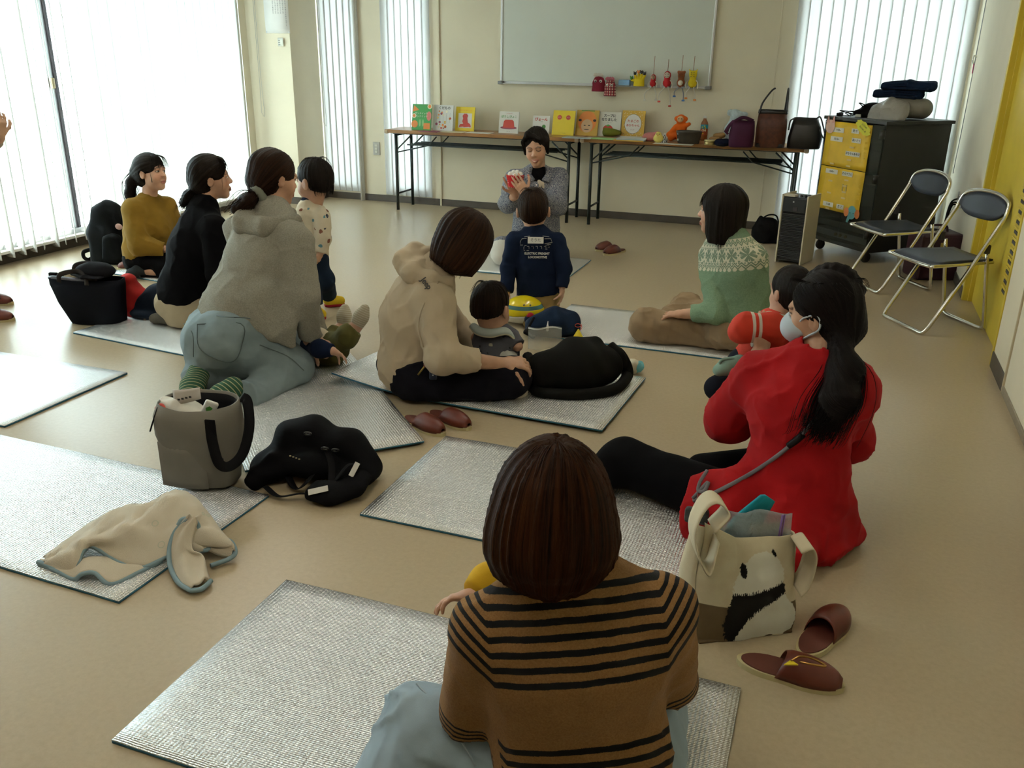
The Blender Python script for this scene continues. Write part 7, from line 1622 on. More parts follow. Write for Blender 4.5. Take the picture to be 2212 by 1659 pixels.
# ------------------------------------------------------------------ baby in the red jacket, held in front of that person
kc = A(1705, 632, 2.98); R2 = az(-25, 0); kt = A(1668, 722, 2.98); kh = A(1610, 800, 3.0)
root = person_root('baby in a red jacket with white sleeve stripes held at the shoulder', kt, 0)
ksh, kel = A(1672, 708, 2.90), A(1612, 708, 2.90); kw = A(1598, 716, 2.92)
body_obj(root, [(head_prims(kc, R2, 0.74, True, kt+UP*0.06, 0.045), 0.005), ([Tube([kt, kh], 0.07, 0.06, HF)]+chain([kh, A(1580, 835, 2.98), A(1545, 835, 2.95)], [0.045, 0.04, 0.03])+chain([ksh, kel, kw], [0.03, 0.028, 0.022]), 0.01), (hand(kw+ (kel-kw)*1.6, cf(-0.6, 0.2, -0.4), cf(0, -0.5, 0.5), 0.35), 0.005)], SKINK)
tm = NT('red_jacket_stripes'); sx = tm.sep(tm.attr('st')); ph = tm.math('FRACT', tm.math('DIVIDE', sx[0], 0.022))
msk = tm.math('MULTIPLY', tm.math('LESS_THAN', ph, 0.5), tm.math('MULTIPLY', tm.math('GREATER_THAN', sx[0], 0.022), tm.math('LESS_THAN', sx[0], 0.066)))
tm.col(tm.mix(msk, (0.56, 0.035, 0.012), (0.66, 0.62, 0.52))); tm.bump(tm.noise(tm.coord(), 700.0, 2.0), 0.3, 0.001); tm.set(Roughness=0.85)
jk = [Tube([kt+UP*0.03, kt, kh], [0.075, 0.088, 0.08], [0.07, 0.078, 0.07], HF, k=0.03), Rc(ksh, kel, 0.050, 0.050, wr=(0.004, 30, 15), k=0.03), Rc(kel, kw, 0.05, 0.040, k=0.02)]
ax_ = unit(ksh-kel)
soft_obj('jacket', jk, 0.005, tm.m, root, disp=crease(0.004, 14), dmax=0.006, attrs=lambda V: {'st': (np.stack([np.where(np.linalg.norm(V-kel, axis=1) < 0.095, (V-kel)@ax_+0.012, 9), V[:, 0]*0, V[:, 0]*0], -1), 'FLOAT_VECTOR')})
soft_obj('hood', [Tube([A(1660, 685, 2.92), A(1690, 700, 2.90), A(1712, 725, 2.90)], [0.03, 0.05, 0.045], [0.02, 0.022, 0.02], unit(HF+UP*0.3))], 0.005, cloth('cream_hood', (0.60, 0.54, 0.42)), root)
soft_obj('trousers', [Tube([kh+UP*0.02, kh], 0.075, 0.07, HF)]+chain([kh, A(1590, 822, 2.98), A(1548, 838, 2.92)], [0.065, 0.055, 0.045])+chain([kh, A(1640, 850, 2.9), A(1600, 880, 2.85)], [0.06, 0.05, 0.04]), 0.007, cloth('navy_trousers', (0.014, 0.017, 0.026)), root)
sh = foot(A(1600, 800, 2.86), A(1552, 800, 2.88), UP, 0.62)
soft_obj('shoe', [Tube([A(1598, 782, 2.88), A(1570, 792, 2.88), A(1552, 800, 2.88)], [0.03, 0.032, 0.026], [0.026, 0.026, 0.02], HF)], 0.004, cloth('mint_shoe', (0.22, 0.34, 0.27)), root)
MB().tube([tuple(A(1575+20*math.cos(a), 783+8*math.sin(a), 2.87)-np.array(root.location)) for a in np.linspace(0, 2*PI, 15)[:-1]], 0.006, 6, closed=True).build('shoe_cuff', cloth('mint_shoe', 0), root)
Lk = lambda x, y, z: kc+0.74*(R2[0]*x+R2[1]*y+R2[2]*z)
hair_obj(root, [El(Lk(0, -0.02, 0.036), (0.064, 0.080, 0.074), R2), El(Lk(0, -0.05, -0.01), (0.05, 0.045, 0.05), R2, k=0.03), El(Lk(0, 0.105, -0.03), (0.05, 0.055, 0.065), R2, op='s', k=0.02)], 0.005, H_BLK, Lk(0, -0.02, 0), R2[2], 0.002, 18, ref=R2[0])
# ------------------------------------------------------------------ person in the green patterned sweater
hd = A(1554, 458, 4.47); R = az(-68, 0, 0); s = 1.0
nk = A(1573, 500, 4.44); ch = A(1582, 590, 4.42); ws = A(1588, 690, 4.40); pel = A(1585, 735, 4.40); pel[2] = 0.11
shL, shR = A(1535, 552, 4.52), A(1628, 560, 4.34); SD = unit(shR-shL)
elL, wrL = A(1548, 676, 4.34), A(1478, 678, 4.42); elR, wrR = A(1640, 690, 4.40), A(1560, 700, 4.60)
hipL = A(1545, 735, 4.44); knL = A(1392, 715, 4.50); knL[2] = 0.09; akL = A(1500, 745, 4.46); akL[2] = 0.06; hipR = pel+SD*0.08; knR = A(1480, 690, 4.85); knR[2] = 0.09; akR = A(1430, 715, 4.66); akR[2] = 0.05
root = person_root('person with a black bob in a green snowflake sweater and taupe trousers', pel, 0)
body_obj(root, [(head_prims(hd, R, s, neck=nk, nr=0.047), 0.0045), ([Tube([nk, ch, ws, pel], [0.045, 0.12, 0.12, 0.13], [0.04, 0.08, 0.08, 0.09], SD)]+chain([hipL, knL, akL], [0.06, 0.05, 0.035])+chain([hipR, knR, akR], [0.06, 0.05, 0.035]), 0.014), (chain([shL, elL, wrL], [0.042, 0.036, 0.026])+hand(wrL, cf(-0.85, 0.25, -0.1), cf(0, 0.1, -1), 0.95, curl=(0.2, 0.25, 0.3, 0.3), side=-1), 0.005), (chain([shR, elR, wrR], [0.042, 0.036, 0.026])+hand(wrR, cf(-0.8, 0.1, 0), cf(0, 0.1, -1), 0.95, side=1), 0.007)], SKIN2, [dict(c=hd, R=R, s=s)])
top = [Tube([nk+UP*0.02, nk*0.5+ch*0.5, ch, ws, pel+UP*0.0], [0.07, 0.135, 0.150, 0.155, 0.165], [0.058, 0.085, 0.10, 0.11, 0.12], SD, flat1=True, k=0.05, kk=0.05), Rc(nk-SD*0.02, shL, 0.05, 0.06, k=0.05), Rc(nk+SD*0.02, shR, 0.05, 0.06, k=0.05), Rc(shL, elL, 0.062, 0.060, k=0.014, wr=(0.005, 18, 9)), Rc(elL, elL*0.25+wrL*0.75, 0.058, 0.044, k=0.02, wr=(0.005, 22, 10), flat=True), Rc(shR, elR, 0.068, 0.066, k=0.035), Rc(elR, wrR, 0.062, 0.045, k=0.03, flat=True), Cut((0, 0, 0.02), (0, 0, -1), 0.01)]
axis = unit(nk-ws); fx_ = np.cross(axis, SD)
def gr_attr(V):
    q = V-nk; h = q@axis; a = np.arctan2(q@SD, -(q@fx_)); r = 0.17
    return {'st': (np.stack([h, a*r, 0*h], -1), 'FLOAT_VECTOR')}
tm = NT('snowflake_knit'); sx = tm.sep(tm.attr('st')); hh, uu = sx[0], sx[1]
grn = tm.mix(0.35, (0.19, 0.29, 0.18), tm.ramp(tm.noise(tm.coord(), 170.0, 3.0, 0.7), [(0.3, (0.10, 0.18, 0.11)), (0.7, (0.34, 0.46, 0.31))])); crm = (0.64, 0.61, 0.46); dg = (0.20, 0.26, 0.18)
def rg(v, a, b): return tm.math('MULTIPLY', tm.math('GREATER_THAN', v, a), tm.math('LESS_THAN', v, b))
tri = tm.math('MULTIPLY', tm.math('ABSOLUTE', tm.math('SUBTRACT', tm.math('FRACT', tm.math('DIVIDE', uu, 0.034)), 0.5)), 0.036)
c = tm.mix(rg(hh, -0.185, -0.028), grn, crm)
for z0, colr in ((-0.175, dg), (-0.162, dg), (-0.062, dg), (-0.050, grn)):
    zz = tm.math('SUBTRACT', hh, tm.math('ADD', tri, z0)); c = tm.mix(rg(zz, -0.004, 0.004), c, colr)
c = tm.mix(rg(tm.math('SUBTRACT', hh, tm.math('SUBTRACT', -0.180, tri)), -0.02, 0.006), c, grn)
fu = tm.math('SUBTRACT', tm.math('FRACT', tm.math('DIVIDE', uu, 0.080)), 0.5); fu = tm.math('MULTIPLY', fu, 0.080); fv = tm.math('ADD', hh, 0.108)
rad = tm.math('SQRT', tm.math('ADD', tm.math('MULTIPLY', fu, fu), tm.math('MULTIPLY', fv, fv))); ang = tm.math('ARCTAN2', fv, fu)
pet = tm.math('ABSOLUTE', tm.math('SINE', tm.math('MULTIPLY', ang, 4.0)))
fl1 = tm.math('MULTIPLY', tm.math('LESS_THAN', rad, 0.034), tm.math('GREATER_THAN', pet, tm.math('ADD', 0.35, tm.math('MULTIPLY', rad, 9.0))))
fl2 = tm.math('MULTIPLY', tm.math('LESS_THAN', rad, 0.030), tm.math('LESS_THAN', tm.math('MINIMUM', tm.math('ABSOLUTE', fu), tm.math('ABSOLUTE', fv)), 0.0022))
c = tm.mix(tm.math('MAXIMUM', fl1, fl2), c, dg)
fu2 = tm.math('MULTIPLY', tm.math('SUBTRACT', tm.math('FRACT', tm.math('ADD', tm.math('DIVIDE', uu, 0.080), 0.5)), 0.5), 0.080)
for dz in (0.03, 0.0, -0.03): c = tm.mix(tm.math('LESS_THAN', tm.math('ADD', tm.math('ABSOLUTE', fu2), tm.math('ABSOLUTE', tm.math('ADD', fv, dz))), 0.006), c, dg)
dots = tm.math('LESS_THAN', tm.math('FRACT', tm.math('DIVIDE', uu, 0.012)), 0.5)
for z0 in (-0.024, -0.072, -0.146): c = tm.mix(tm.math('MULTIPLY', dots, rg(hh, z0-0.003, z0+0.003)), c, dg)
c = tm.mix(rg(hh, -0.018, 0.1), c, grn)
tm.col(c); tm.bump(tm.noise(tm.coord(), 500.0, 2.0), 0.6, 0.002); tm.set(Roughness=0.95); tm.b.inputs['Specular IOR Level'].default_value = 0.2
soft_obj('sweater', top, 0.006, tm.m, root, disp=crease(0.007, 9), dmax=0.009, attrs=gr_attr)
M_tau = cloth('taupe_twill', (0.29, 0.20, 0.115), var=0.15, knit=1000)
soft_obj('trousers', [El(pel, (0.16, 0.15, 0.12)), Rc(hipL, knL, 0.085, 0.078, wr=(0.010, 14, 9), k=0.05), Rc(knL, akL, 0.078, 0.070, wr=(0.010, 14, 9), k=0.04), Rc(hipR, knR, 0.09, 0.078, wr=(0.010, 14, 9), k=0.05), Rc(knR, akR, 0.08, 0.065, k=0.04), Cut((0, 0, 0.012), (0, 0, -1), 0.01)], 0.007, M_tau, root, disp=crease(0.012, 11), dmax=0.016)
soft_obj('sock', foot(akR+cf(0.02, 0.08, -0.04), akR+cf(0.05, 0.20, 0.0), UP, 0.9), 0.007, cloth('grey_sock', 0), root)
Lh = lambda x, y, z: hd+s*(R[0]*x+R[1]*y+R[2]*z)
hb = [El(Lh(0, -0.022, 0.042), (0.094, 0.110, 0.098), R, k=0.03), Tube([Lh(0, -0.03, 0.03), Lh(0, -0.032, -0.06), Lh(0, -0.03, -0.145)], [0.095, 0.100, 0.098], [0.10, 0.092, 0.085], R[0], k=0.05, kk=0.05, flat1=True), El(Lh(0, 0.125, -0.055), (0.070, 0.082, 0.135), R, op='s', k=0.02), El(Lh(0, 0.06, -0.15), (0.05, 0.10, 0.06), R, op='s', k=0.02)]
ext = []; rs = random.Random(7)
for i in range(120):
    a = rs.uniform(-PI*1.05, 0.05); x0, y0 = math.cos(a), math.sin(a); ext.append([Lh(x0*0.097, -0.03+y0*0.092, -0.04), Lh(x0*0.098, -0.03+y0*0.088, -0.12), Lh(x0*0.094, -0.03+y0*0.082, -0.158-rs.uniform(0, 0.02))])
for i in range(26):
    x = rs.uniform(-0.06, 0.06); ext.append([Lh(x*0.6, 0.045, 0.118), Lh(x, 0.074, 0.095), Lh(x*1.05, 0.089, 0.055), Lh(x*1.05, 0.091, 0.030)])
hair_obj(root, hb, 0.0055, H_BLK, Lh(0, -0.02, 0), R[2], 0.003, 16, ref=R[0], extra=[np_strands([smooth_path(p, 4) for p in ext], 0.0014, 0.0005)])
# ------------------------------------------------------------------ person in the beige hoodie with a baby on the lap
hd = A(1003, 530, 3.74); R = az(62, -38, 0); s = 1.02
nk = A(935, 592, 3.76); ch = A(897, 690, 3.76); ws = A(893, 785, 3.74); pel = A(905, 825, 3.73); pel[2] = 0.11
shR, shL = A(935, 650, 3.62), A(915, 628, 3.92); SD = unit(shR-shL)
elR, wrR = A(955, 772, 3.50), A(1085, 786, 3.60); elL, wrL = A(985, 715, 3.98), A(1075, 770, 3.85)
hipR, hipL = A(900, 825, 3.64), A(900, 815, 3.85); knR = A(1100, 830, 3.64); knR[2] = 0.10; akR = A(950, 858, 3.58); akR[2] = 0.055; knL = A(1080, 800, 4.0); knL[2] = 0.10; akL = A(1050, 850, 3.60); akL[2] = 0.055
root = person_root('person with a brown bob in a beige hoodie sitting cross-legged', pel, 0)
wr2 = A(985, 598, 3.93); HB = hand(A(972, 606, 3.95), cf(0.35, -0.05, 0.9), cf(0.9, 0, -0.3), 0.95, curl=(0.35, 0.4, 0.4, 0.45), side=1)
body_obj(root, [(head_prims(hd, R, s, neck=nk+UP*0.01, nr=0.047), 0.0045), ([Tube([nk, ch, ws, pel], [0.045, 0.14, 0.13, 0.14], [0.04, 0.09, 0.09, 0.10], SD)]+chain([hipR, knR, akR], [0.07, 0.06, 0.04])+chain([hipL, knL, akL], [0.07, 0.06, 0.04])+chain([shL, elL], [0.045, 0.04]), 0.014),
    (chain([shR, elR, wrR], [0.045, 0.042, 0.028])+hand(wrR, cf(0.92, 0.12, 0.05), cf(0.1, 0.35, -0.8), 1.05, curl=(0.55, 0.6, 0.6, 0.65), side=-1, tc=0.6), 0.0045), (chain([elL, wrL], [0.038, 0.028])+hand(wrL, cf(0.8, -0.2, -0.1), cf(0, -0.5, -0.6), 1.0), 0.006)], SKIN, [dict(c=hd, R=R, s=s)])
M_bei = cloth('beige_sweat', (0.52, 0.42, 0.29), var=0.08, knit=900, amp=0.25)
W_ = (0.007, 15, 8)
top = [Tube([nk+UP*0.0, nk*0.5+ch*0.5, ch, ws, pel+UP*0.02], [0.10, 0.165, 0.185, 0.175, 0.165], [0.09, 0.125, 0.145, 0.14, 0.13], SD, flat1=True, k=0.06, kk=0.06), Rc(nk+SD*0.03, shR, 0.07, 0.08, k=0.06), Rc(nk-SD*0.03, shL, 0.07, 0.08, k=0.06),
       Rc(shR, elR, 0.092, 0.078, k=0.022, wr=W_), Rc(elR, elR*0.42+wrR*0.58, 0.076, 0.056, k=0.02, wr=(0.009, 22, 9), flat=True), Rc(shL, elL, 0.085, 0.075, k=0.03), Rc(elL, wrL, 0.07, 0.05, k=0.02, flat=True)]
soft_obj('hoodie', top, 0.0065, M_bei, root, disp=crease(0.009, 10.0, stretch=(1, 1, 0.8)), dmax=0.014)
hq = [A(870, 560, 3.72), A(880, 590, 3.66), A(925, 612, 3.62), A(965, 612, 3.66)]
hood = [Tube([A(945, 548, 3.86), A(893, 545, 3.78), A(872, 565, 3.72), A(888, 590, 3.66), A(930, 606, 3.62), A(972, 610, 3.66)], [0.032, 0.042, 0.045, 0.042, 0.036, 0.024], [0.030, 0.036, 0.038, 0.036, 0.030, 0.02], UP, k=0.02, kk=0.03, wr=(0.008, 22, 18)), El(A(905, 575, 3.72), (0.055, 0.055, 0.05), k=0.03), Tube([A(935, 540, 3.80), A(900, 552, 3.74), A(895, 575, 3.69), A(935, 592, 3.66)], 0.024, 0.020, UP, k=0.008)]
soft_obj('hood', hood, 0.006, M_bei, root, disp=crease(0.006, 16), dmax=0.008)
q_, n_ = hit(top+hood, 922, 614, 2.5, 0.007)
ex = unit(np.cross(UP, n_)); ez = np.cross(n_, ex)
text_mesh('lettering', 'Jeep', 0.036, M_ink, root, basis((ex, ez, n_), q_-np.array(root.location)) @ Matrix.Rotation(-0.75, 4, 'Z'), 0.0008, bold=0.0006)
on_surf(root, top, 'seam', [(948, 608), (915, 660), (905, 705), (915, 750)], 0.0025, cloth('beige_seam', (0.42, 0.33, 0.22)), 0.001, d0=2.5)
M_bt = cloth('navy_black_trousers', (0.010, 0.010, 0.014), var=0.2)
soft_obj('trousers', [El(pel+UP*0.02, (0.19, 0.17, 0.13)), Rc(hipR, knR, 0.115, 0.095, wr=(0.010, 12, 8), k=0.05), Rc(knR, akR, 0.09, 0.055, wr=(0.010, 14, 9), k=0.04), Rc(hipL, knL, 0.11, 0.09, k=0.05), Rc(knL, akL, 0.085, 0.06, k=0.04), Cut((0, 0, 0.022), (0, 0, -1), 0.01)], 0.008, M_bt, root, disp=crease(0.007, 10), dmax=0.01)
soft_obj('sock', foot(A(945, 862, 3.56), A(855, 852, 3.60), UP, 0.95), 0.007, cloth('black_wool', 0), root)
# keys hanging at the waist
q_, n_ = hit([El(pel+UP*0.02, (0.19, 0.17, 0.13)), Rc(hipR, knR, 0.115, 0.095)], 936, 806, 2.5, 0.02)
ks = thing('key_ring', 'car key fob and keys hanging at the beige hoodie hem', 'keys', q_)
MB().box((0, 0, 0), (0.034, 0.016, 0.075), 0.008, M=basis((HR, HF, UP), (0, 0, 0))).build('fob', mat('fob_navy', (0.02, 0.035, 0.07), 0.35), ks)
for k_ in range(3): MB().box(tuple(-HF*0.010+UP*(-0.012+0.012*k_)), (0.006, 0.002, 0.005), 0.001).build('button', C_wht, ks)
MB().tube([tuple(HR*0.012*math.cos(a)+UP*(0.05+0.012*math.sin(a))) for a in np.linspace(0, 2*PI, 13)[:-1]], 0.0022, 6, closed=True).build('ring', M_chrome, ks)
MB().tube([tuple(UP*0.05-HR*0.01), tuple(-HR*0.035+UP*0.025)], 0.009, 6).build('leather_tag', mat('tag_red', (0.28, 0.05, 0.04), 0.5), ks); MB().tube([tuple(-HR*0.035+UP*0.025), tuple(-HR*0.065-UP*0.015)], 0.004, 6).build('key', mat('brass', 0), ks)
Lh = lambda x, y, z: hd+s*(R[0]*x+R[1]*y+R[2]*z)
hb = [El(Lh(0, -0.022, 0.042), (0.098, 0.114, 0.100), R, k=0.03), Tube([Lh(0, -0.02, 0.04), Lh(0, -0.012, -0.03), Lh(0, 0.002, -0.10)], [0.100, 0.108, 0.100], [0.106, 0.105, 0.092], R[0], k=0.05, kk=0.06, flat1=True), El(Lh(0, 0.128, -0.08), (0.066, 0.075, 0.135), R, op='s', k=0.02)]
rs = random.Random(9); ext = []
for i in range(150):
    a = rs.uniform(-PI*1.15, 0.15); x0, y0 = math.cos(a), math.sin(a); ext.append([Lh(x0*0.108, -0.012+y0*0.105, -0.02), Lh(x0*0.106, 0.0+y0*0.10, -0.075), Lh(x0*0.098, 0.008+y0*0.092, -0.115-rs.uniform(0, 0.022))])
hair_obj(root, hb, 0.0055, hair_mat('hair_tinted_brown', (0.010, 0.006, 0.005), (0.085, 0.035, 0.014), streak=0.55), Lh(0, -0.02, 0), R[2], 0.004, 15, ref=R[0], extra=[np_strands([smooth_path(p, 4) for p in ext], 0.0014, 0.0005)])
# baby
kc = A(1061, 668, 3.88); R2 = az(28, -8, 2); sk = 1.02; kt = A(1068, 730, 3.88); kh = A(1072, 785, 3.82); kh[2] = max(kh[2], 0.13)
root = person_root('baby in a grey animal-print shirt and pale bib on the beige lap', kt, 0)
ksh, kel, kwr = A(1100, 728, 3.84), A(1118, 748, 3.80), A(1112, 742, 3.88); knk = A(1125, 812, 3.70); kft = A(1120, 842, 3.66)
body_obj(root, [(head_prims(kc, R2, sk, True, kt+UP*0.02, 0.05), 0.0045), ([Tube([kt, kh], 0.075, 0.06, HR)]+chain([ksh, kel], [0.03, 0.026])+chain([kt-HR*0.08, kt+cf(-0.10, 0.05, -0.08)], [0.03, 0.026]), 0.012), (chain([kh+HR*0.03, knk, kft], [0.055, 0.050, 0.036], k=0.02), 0.006), (chain([kel, kwr], [0.024, 0.02])+hand(kwr, cf(0.2, 0.8, 0.1), cf(0, 0, -1), 0.6), 0.004)], SKINK, [dict(c=kc, R=R2, s=sk, kid=True)])
def print_mat(name, base, spots, sc=26.0, dens=0.28):
    if name in _MC: return _MC[name]
    tm = NT(name); v = tm.coord(); vo = tm.node('ShaderNodeTexVoronoi'); vo.inputs['Scale'].default_value = sc; tm.t.links.new(tm.mapping(v, (1, 1, 1)), vo.inputs[0])
    nz = tm.noise(v, sc*3, 2.0); shp = tm.math('LESS_THAN', tm.math('ADD', vo.outputs['Distance'], tm.math('MULTIPLY', nz, 0.35)), dens+0.17)
    cs = tm.node_link('ShaderNodeSeparateColor', vo.outputs['Color']); c = tm.mix(tm.math('GREATER_THAN', cs[0], 0.5), spots[0], spots[1]); c = tm.mix(tm.math('GREATER_THAN', cs[1], 0.72), c, spots[2])
    tm.col(tm.mix(shp, base, c)); tm.bump(tm.noise(v, 800.0, 2.0), 0.3, 0.001); tm.set(Roughness=0.9); _MC[name] = tm.m; return tm.m
M_bab = print_mat('grey_animal_print', (0.085, 0.085, 0.10), [(0.03, 0.03, 0.035), (0.40, 0.36, 0.26), (0.03, 0.03, 0.035)], 30)
soft_obj('shirt', [Tube([kt+UP*0.03, kt, kh-UP*0.02], [0.07, 0.096, 0.102], [0.06, 0.08, 0.09], HR, k=0.03), Rc(kt+HR*0.05, ksh, 0.042, 0.042, k=0.02), Rc(ksh, kel, 0.042, 0.038, k=0.02, flat=True), Rc(kt-HR*0.05, kt+cf(-0.10, 0.05, -0.08), 0.045, 0.038)], 0.0055, M_bab, root, disp=crease(0.004, 16), dmax=0.006)
M_bib = cloth('pale_bib', (0.36, 0.40, 0.36), var=0.04); M_bibe = cloth('bib_edge', (0.55, 0.50, 0.34))
rim = [A(1015, 706, 3.84), A(1030, 722, 3.78), A(1060, 728, 3.76), A(1095, 722, 3.78), A(1115, 736, 3.80), A(1112, 722, 3.86), A(1095, 706, 3.90)]
inn = [A(1030, 704, 3.86), A(1040, 710, 3.82), A(1062, 713, 3.80), A(1088, 710, 3.82), A(1098, 714, 3.84), A(1098, 708, 3.88), A(1088, 702, 3.92)]
r1, r2 = np.array(smooth_path(rim, 6)), np.array(smooth_path(inn, 6)); o_ = np.array(root.location)
MB().sheet([[r2[i]*(1-t_)+r1[i]*t_+UP*(0.012*math.sin(PI*t_))-o_ for t_ in np.linspace(0, 1, 6)] for i in range(len(r1))], 0.006).build('bib', M_bib, root); MB().tube([tuple(p-o_) for p in r1], 0.005, 6).build('bib_edge', M_bibe, root)
soft_obj('shorts', [Tube([kh-UP*0.01, kh-UP*0.04], [0.088, 0.085], [0.076, 0.07], HR), Rc(kh+HR*0.03, kh*0.5+(knk)*0.5, 0.065, 0.06, flat=True)], 0.007, cloth('baby_white', (0.55, 0.53, 0.47)), root)
soft_obj('sock', [Rc(kft, kft+cf(-0.01, -0.02, -0.02), 0.040, 0.036), Rc(kft+cf(0, -0.01, -0.015), kft+cf(-0.05, 0.0, -0.03), 0.036, 0.028)], 0.005, cloth('cream_sock', (0.58, 0.52, 0.38)), root)
Lk = lambda x, y, z: kc+sk*(R2[0]*x+R2[1]*y+R2[2]*z)
def short_hair(root, L, R_, s_, m, h=0.005, nape=-0.055, seed=1, cow=True):
    hb = [El(L(0, -0.017, 0.038), np.array((0.082, 0.103, 0.092))*s_, R_, k=0.02*s_), El(L(0, -0.045, -0.005), np.array((0.064, 0.064, 0.060))*s_, R_, k=0.03*s_), El(L(0, 0.112, -0.035), np.array((0.066, 0.072, 0.088))*s_, R_, op='s', k=0.016*s_)]
    for x in (-1, 1): hb.append(El(L(x*0.082, 0.012, -0.030), np.array((0.028, 0.034, 0.036))*s_, R_, op='s', k=0.012*s_)); hb.append(El(L(x*0.090, -0.008, -0.008), np.array((0.024, 0.023, 0.033))*s_, R_, op='s', k=0.006*s_)); hb.append(El(L(x*0.088, 0.0, -0.055), np.array((0.030, 0.050, 0.040))*s_, R_, op='s', k=0.010*s_))
    hb.append(Cut(L(0, -0.05, nape), -R_[2]+R_[1]*0.35, 0.012*s_))
    rs_ = random.Random(seed); ex = []
    for i in range(90 if nape < -0.045 else 0):
        a = rs_.uniform(-PI*0.9, -0.3); x0, y0 = math.cos(a), math.sin(a); ex.append([L(x0*0.078, -0.03+y0*0.08, -0.02), L(x0*0.073, -0.03+y0*0.077, -0.048), L(x0*0.066, -0.03+y0*0.070, nape-0.008-rs_.uniform(0, 0.012))])
    for i in range(50):
        a = rs_.uniform(0, 2*PI); e = rs_.uniform(1.0, 1.04); ex.append([L(0, -0.055, 0.124), L(0.05*e*math.cos(a), -0.03+0.06*e*math.sin(a), 0.122*e), L(0.083*e*math.cos(a), -0.02+0.10*e*math.sin(a), 0.075)])
    return hair_obj(root, hb, h, m, L(0, -0.04, 0), R_[2], 0.0028, 20, ref=R_[0], extra=[np_strands([smooth_path(p, 3) for p in ex], 0.0011, 0.0004)])
short_hair(root, Lk, R2, sk, hair_mat('hair_baby', (0.008, 0.006, 0.005), (0.04, 0.022, 0.012), streak=0.5), 0.005, nape=-0.022)
# ------------------------------------------------------------------ navy toddler kneeling in front of the storyteller
kc = A(1152, 456, 4.98); R2 = az(3, 4, 2); sk = 1.06; kt = A(1156, 520, 4.95); kh = A(1164, 640, 4.92)
root = person_root('toddler kneeling in a navy locomotive sweatshirt and khaki trousers', kh, 0)
sL, sR = A(1112, 520, 4.95), A(1203, 522, 4.93); eL, eR = A(1098, 580, 4.92), A(1219, 580, 4.88); wL, wR = A(1095, 632, 4.86), A(1214, 622, 4.84)
knL, knR = kh+cf(-0.055, 0.06, 0), kh+cf(0.055, 0.06, 0); knL[2] = knR[2] = 0.045; fL, fR = knL+cf(0.0, -0.24, -0.01), knR+cf(0.03, -0.24, -0.01)
body_obj(root, [(head_prims(kc, R2, sk, True, kt+UP*0.02, 0.048), 0.005), ([Tube([kt, kh], [0.08, 0.08], [0.06, 0.06], HR)]+chain([kh-HR*0.05, knL, fL], [0.05, 0.04, 0.03])+chain([kh+HR*0.05, knR, fR], [0.05, 0.04, 0.03])+chain([sL, eL, wL], [0.03, 0.028, 0.02])+chain([sR, eR, wR], [0.03, 0.028, 0.02]), 0.012),
    (hand(wL, cf(0.15, 0, -1), cf(1, 0.2, 0), 0.66, curl=(0.25, 0.3, 0.3, 0.35), side=1, spread=0.2), 0.0035), (hand(wR, cf(0.05, 0, -1), cf(-1, 0.2, 0), 0.66, curl=(0.3,)*4, side=-1, spread=0.2), 0.0035)], SKINK)
M_nv = cloth('navy_sweat', (0.010, 0.017, 0.040), var=0.12)
top = [Tube([kt+UP*0.055, kt+UP*0.02, kt*0.6+kh*0.4, kh+UP*0.01], [0.055, 0.095, 0.118, 0.128], [0.05, 0.07, 0.085, 0.092], HR, k=0.04, kk=0.04, flat1=True), Rc(kt-HR*0.04, sL, 0.05, 0.05, k=0.03), Rc(kt+HR*0.04, sR, 0.05, 0.05, k=0.03), Rc(sL, eL, 0.052, 0.048, k=0.012, wr=(0.004, 28, 15)), Rc(eL, wL, 0.046, 0.036, k=0.012, wr=(0.004, 30, 15), flat=True), Rc(sR, eR, 0.052, 0.048, k=0.012, wr=(0.004, 28, 15)), Rc(eR, wR, 0.046, 0.036, k=0.012, wr=(0.004, 30, 15), flat=True)]
soft_obj('sweatshirt', top, 0.0055, M_nv, root, disp=crease(0.004, 13), dmax=0.006)
M_kh = cloth('khaki_twill', (0.33, 0.225, 0.085), var=0.1)
soft_obj('trousers', [El(kh-UP*0.03, (0.115, 0.085, 0.10), np.array([HR, HF, UP])), Rc(kh-HR*0.05, knL, 0.075, 0.055, k=0.03, wr=(0.005, 25, 12)), Rc(kh+HR*0.05, knR, 0.075, 0.055, k=0.03, wr=(0.005, 25, 12)), Rc(knL, fL, 0.05, 0.042, k=0.03), Rc(knR, fR, 0.05, 0.042, k=0.03), Cut((0, 0, 0.002), (0, 0, -1))], 0.006, M_kh, root)
for f_ in (fL, fR): soft_obj('sock', [Rc(f_+cf(0, 0.02, 0.0), f_+cf(0, -0.07, 0.03), 0.034, 0.026)], 0.005, cloth('navy_sweat', 0), root); soft_obj('sock_sole', [El(f_+cf(0.004, -0.075, 0.045), (0.022, 0.014, 0.026), np.array([HR, HF, UP]))], 0.004, cloth('red_sock', (0.36, 0.02, 0.03)), root)
Lk = lambda x, y, z: kc+sk*(R2[0]*x+R2[1]*y+R2[2]*z)
short_hair(root, Lk, R2, sk, H_DBR, 0.005, nape=-0.04, seed=3)
def print_on(root, prims, px, py, txt, size, m, d0, bold=0.0, rot=0.0):
    q, n = hit(prims, px, py, d0, 0.0035); ex = unit(HR-n*(HR@n)); ez = np.cross(n, ex)
    return text_mesh('lettering', txt, size, m, root, basis((ex, ez, n), q-np.array(root.location)) @ Matrix.Rotation(rot, 4, 'Z'), 0.0008, bold=bold)
M_prt = mat('print_offwhite', (0.55, 0.54, 0.48), 0.8)
print_on(root, top, 1160, 548, 'ELECTRIC FREIGHT', 0.0165, M_prt, 4.0, 0.0006); print_on(root, top, 1161, 556, 'LOCOMOTIVE', 0.0165, M_prt, 4.0, 0.0006)
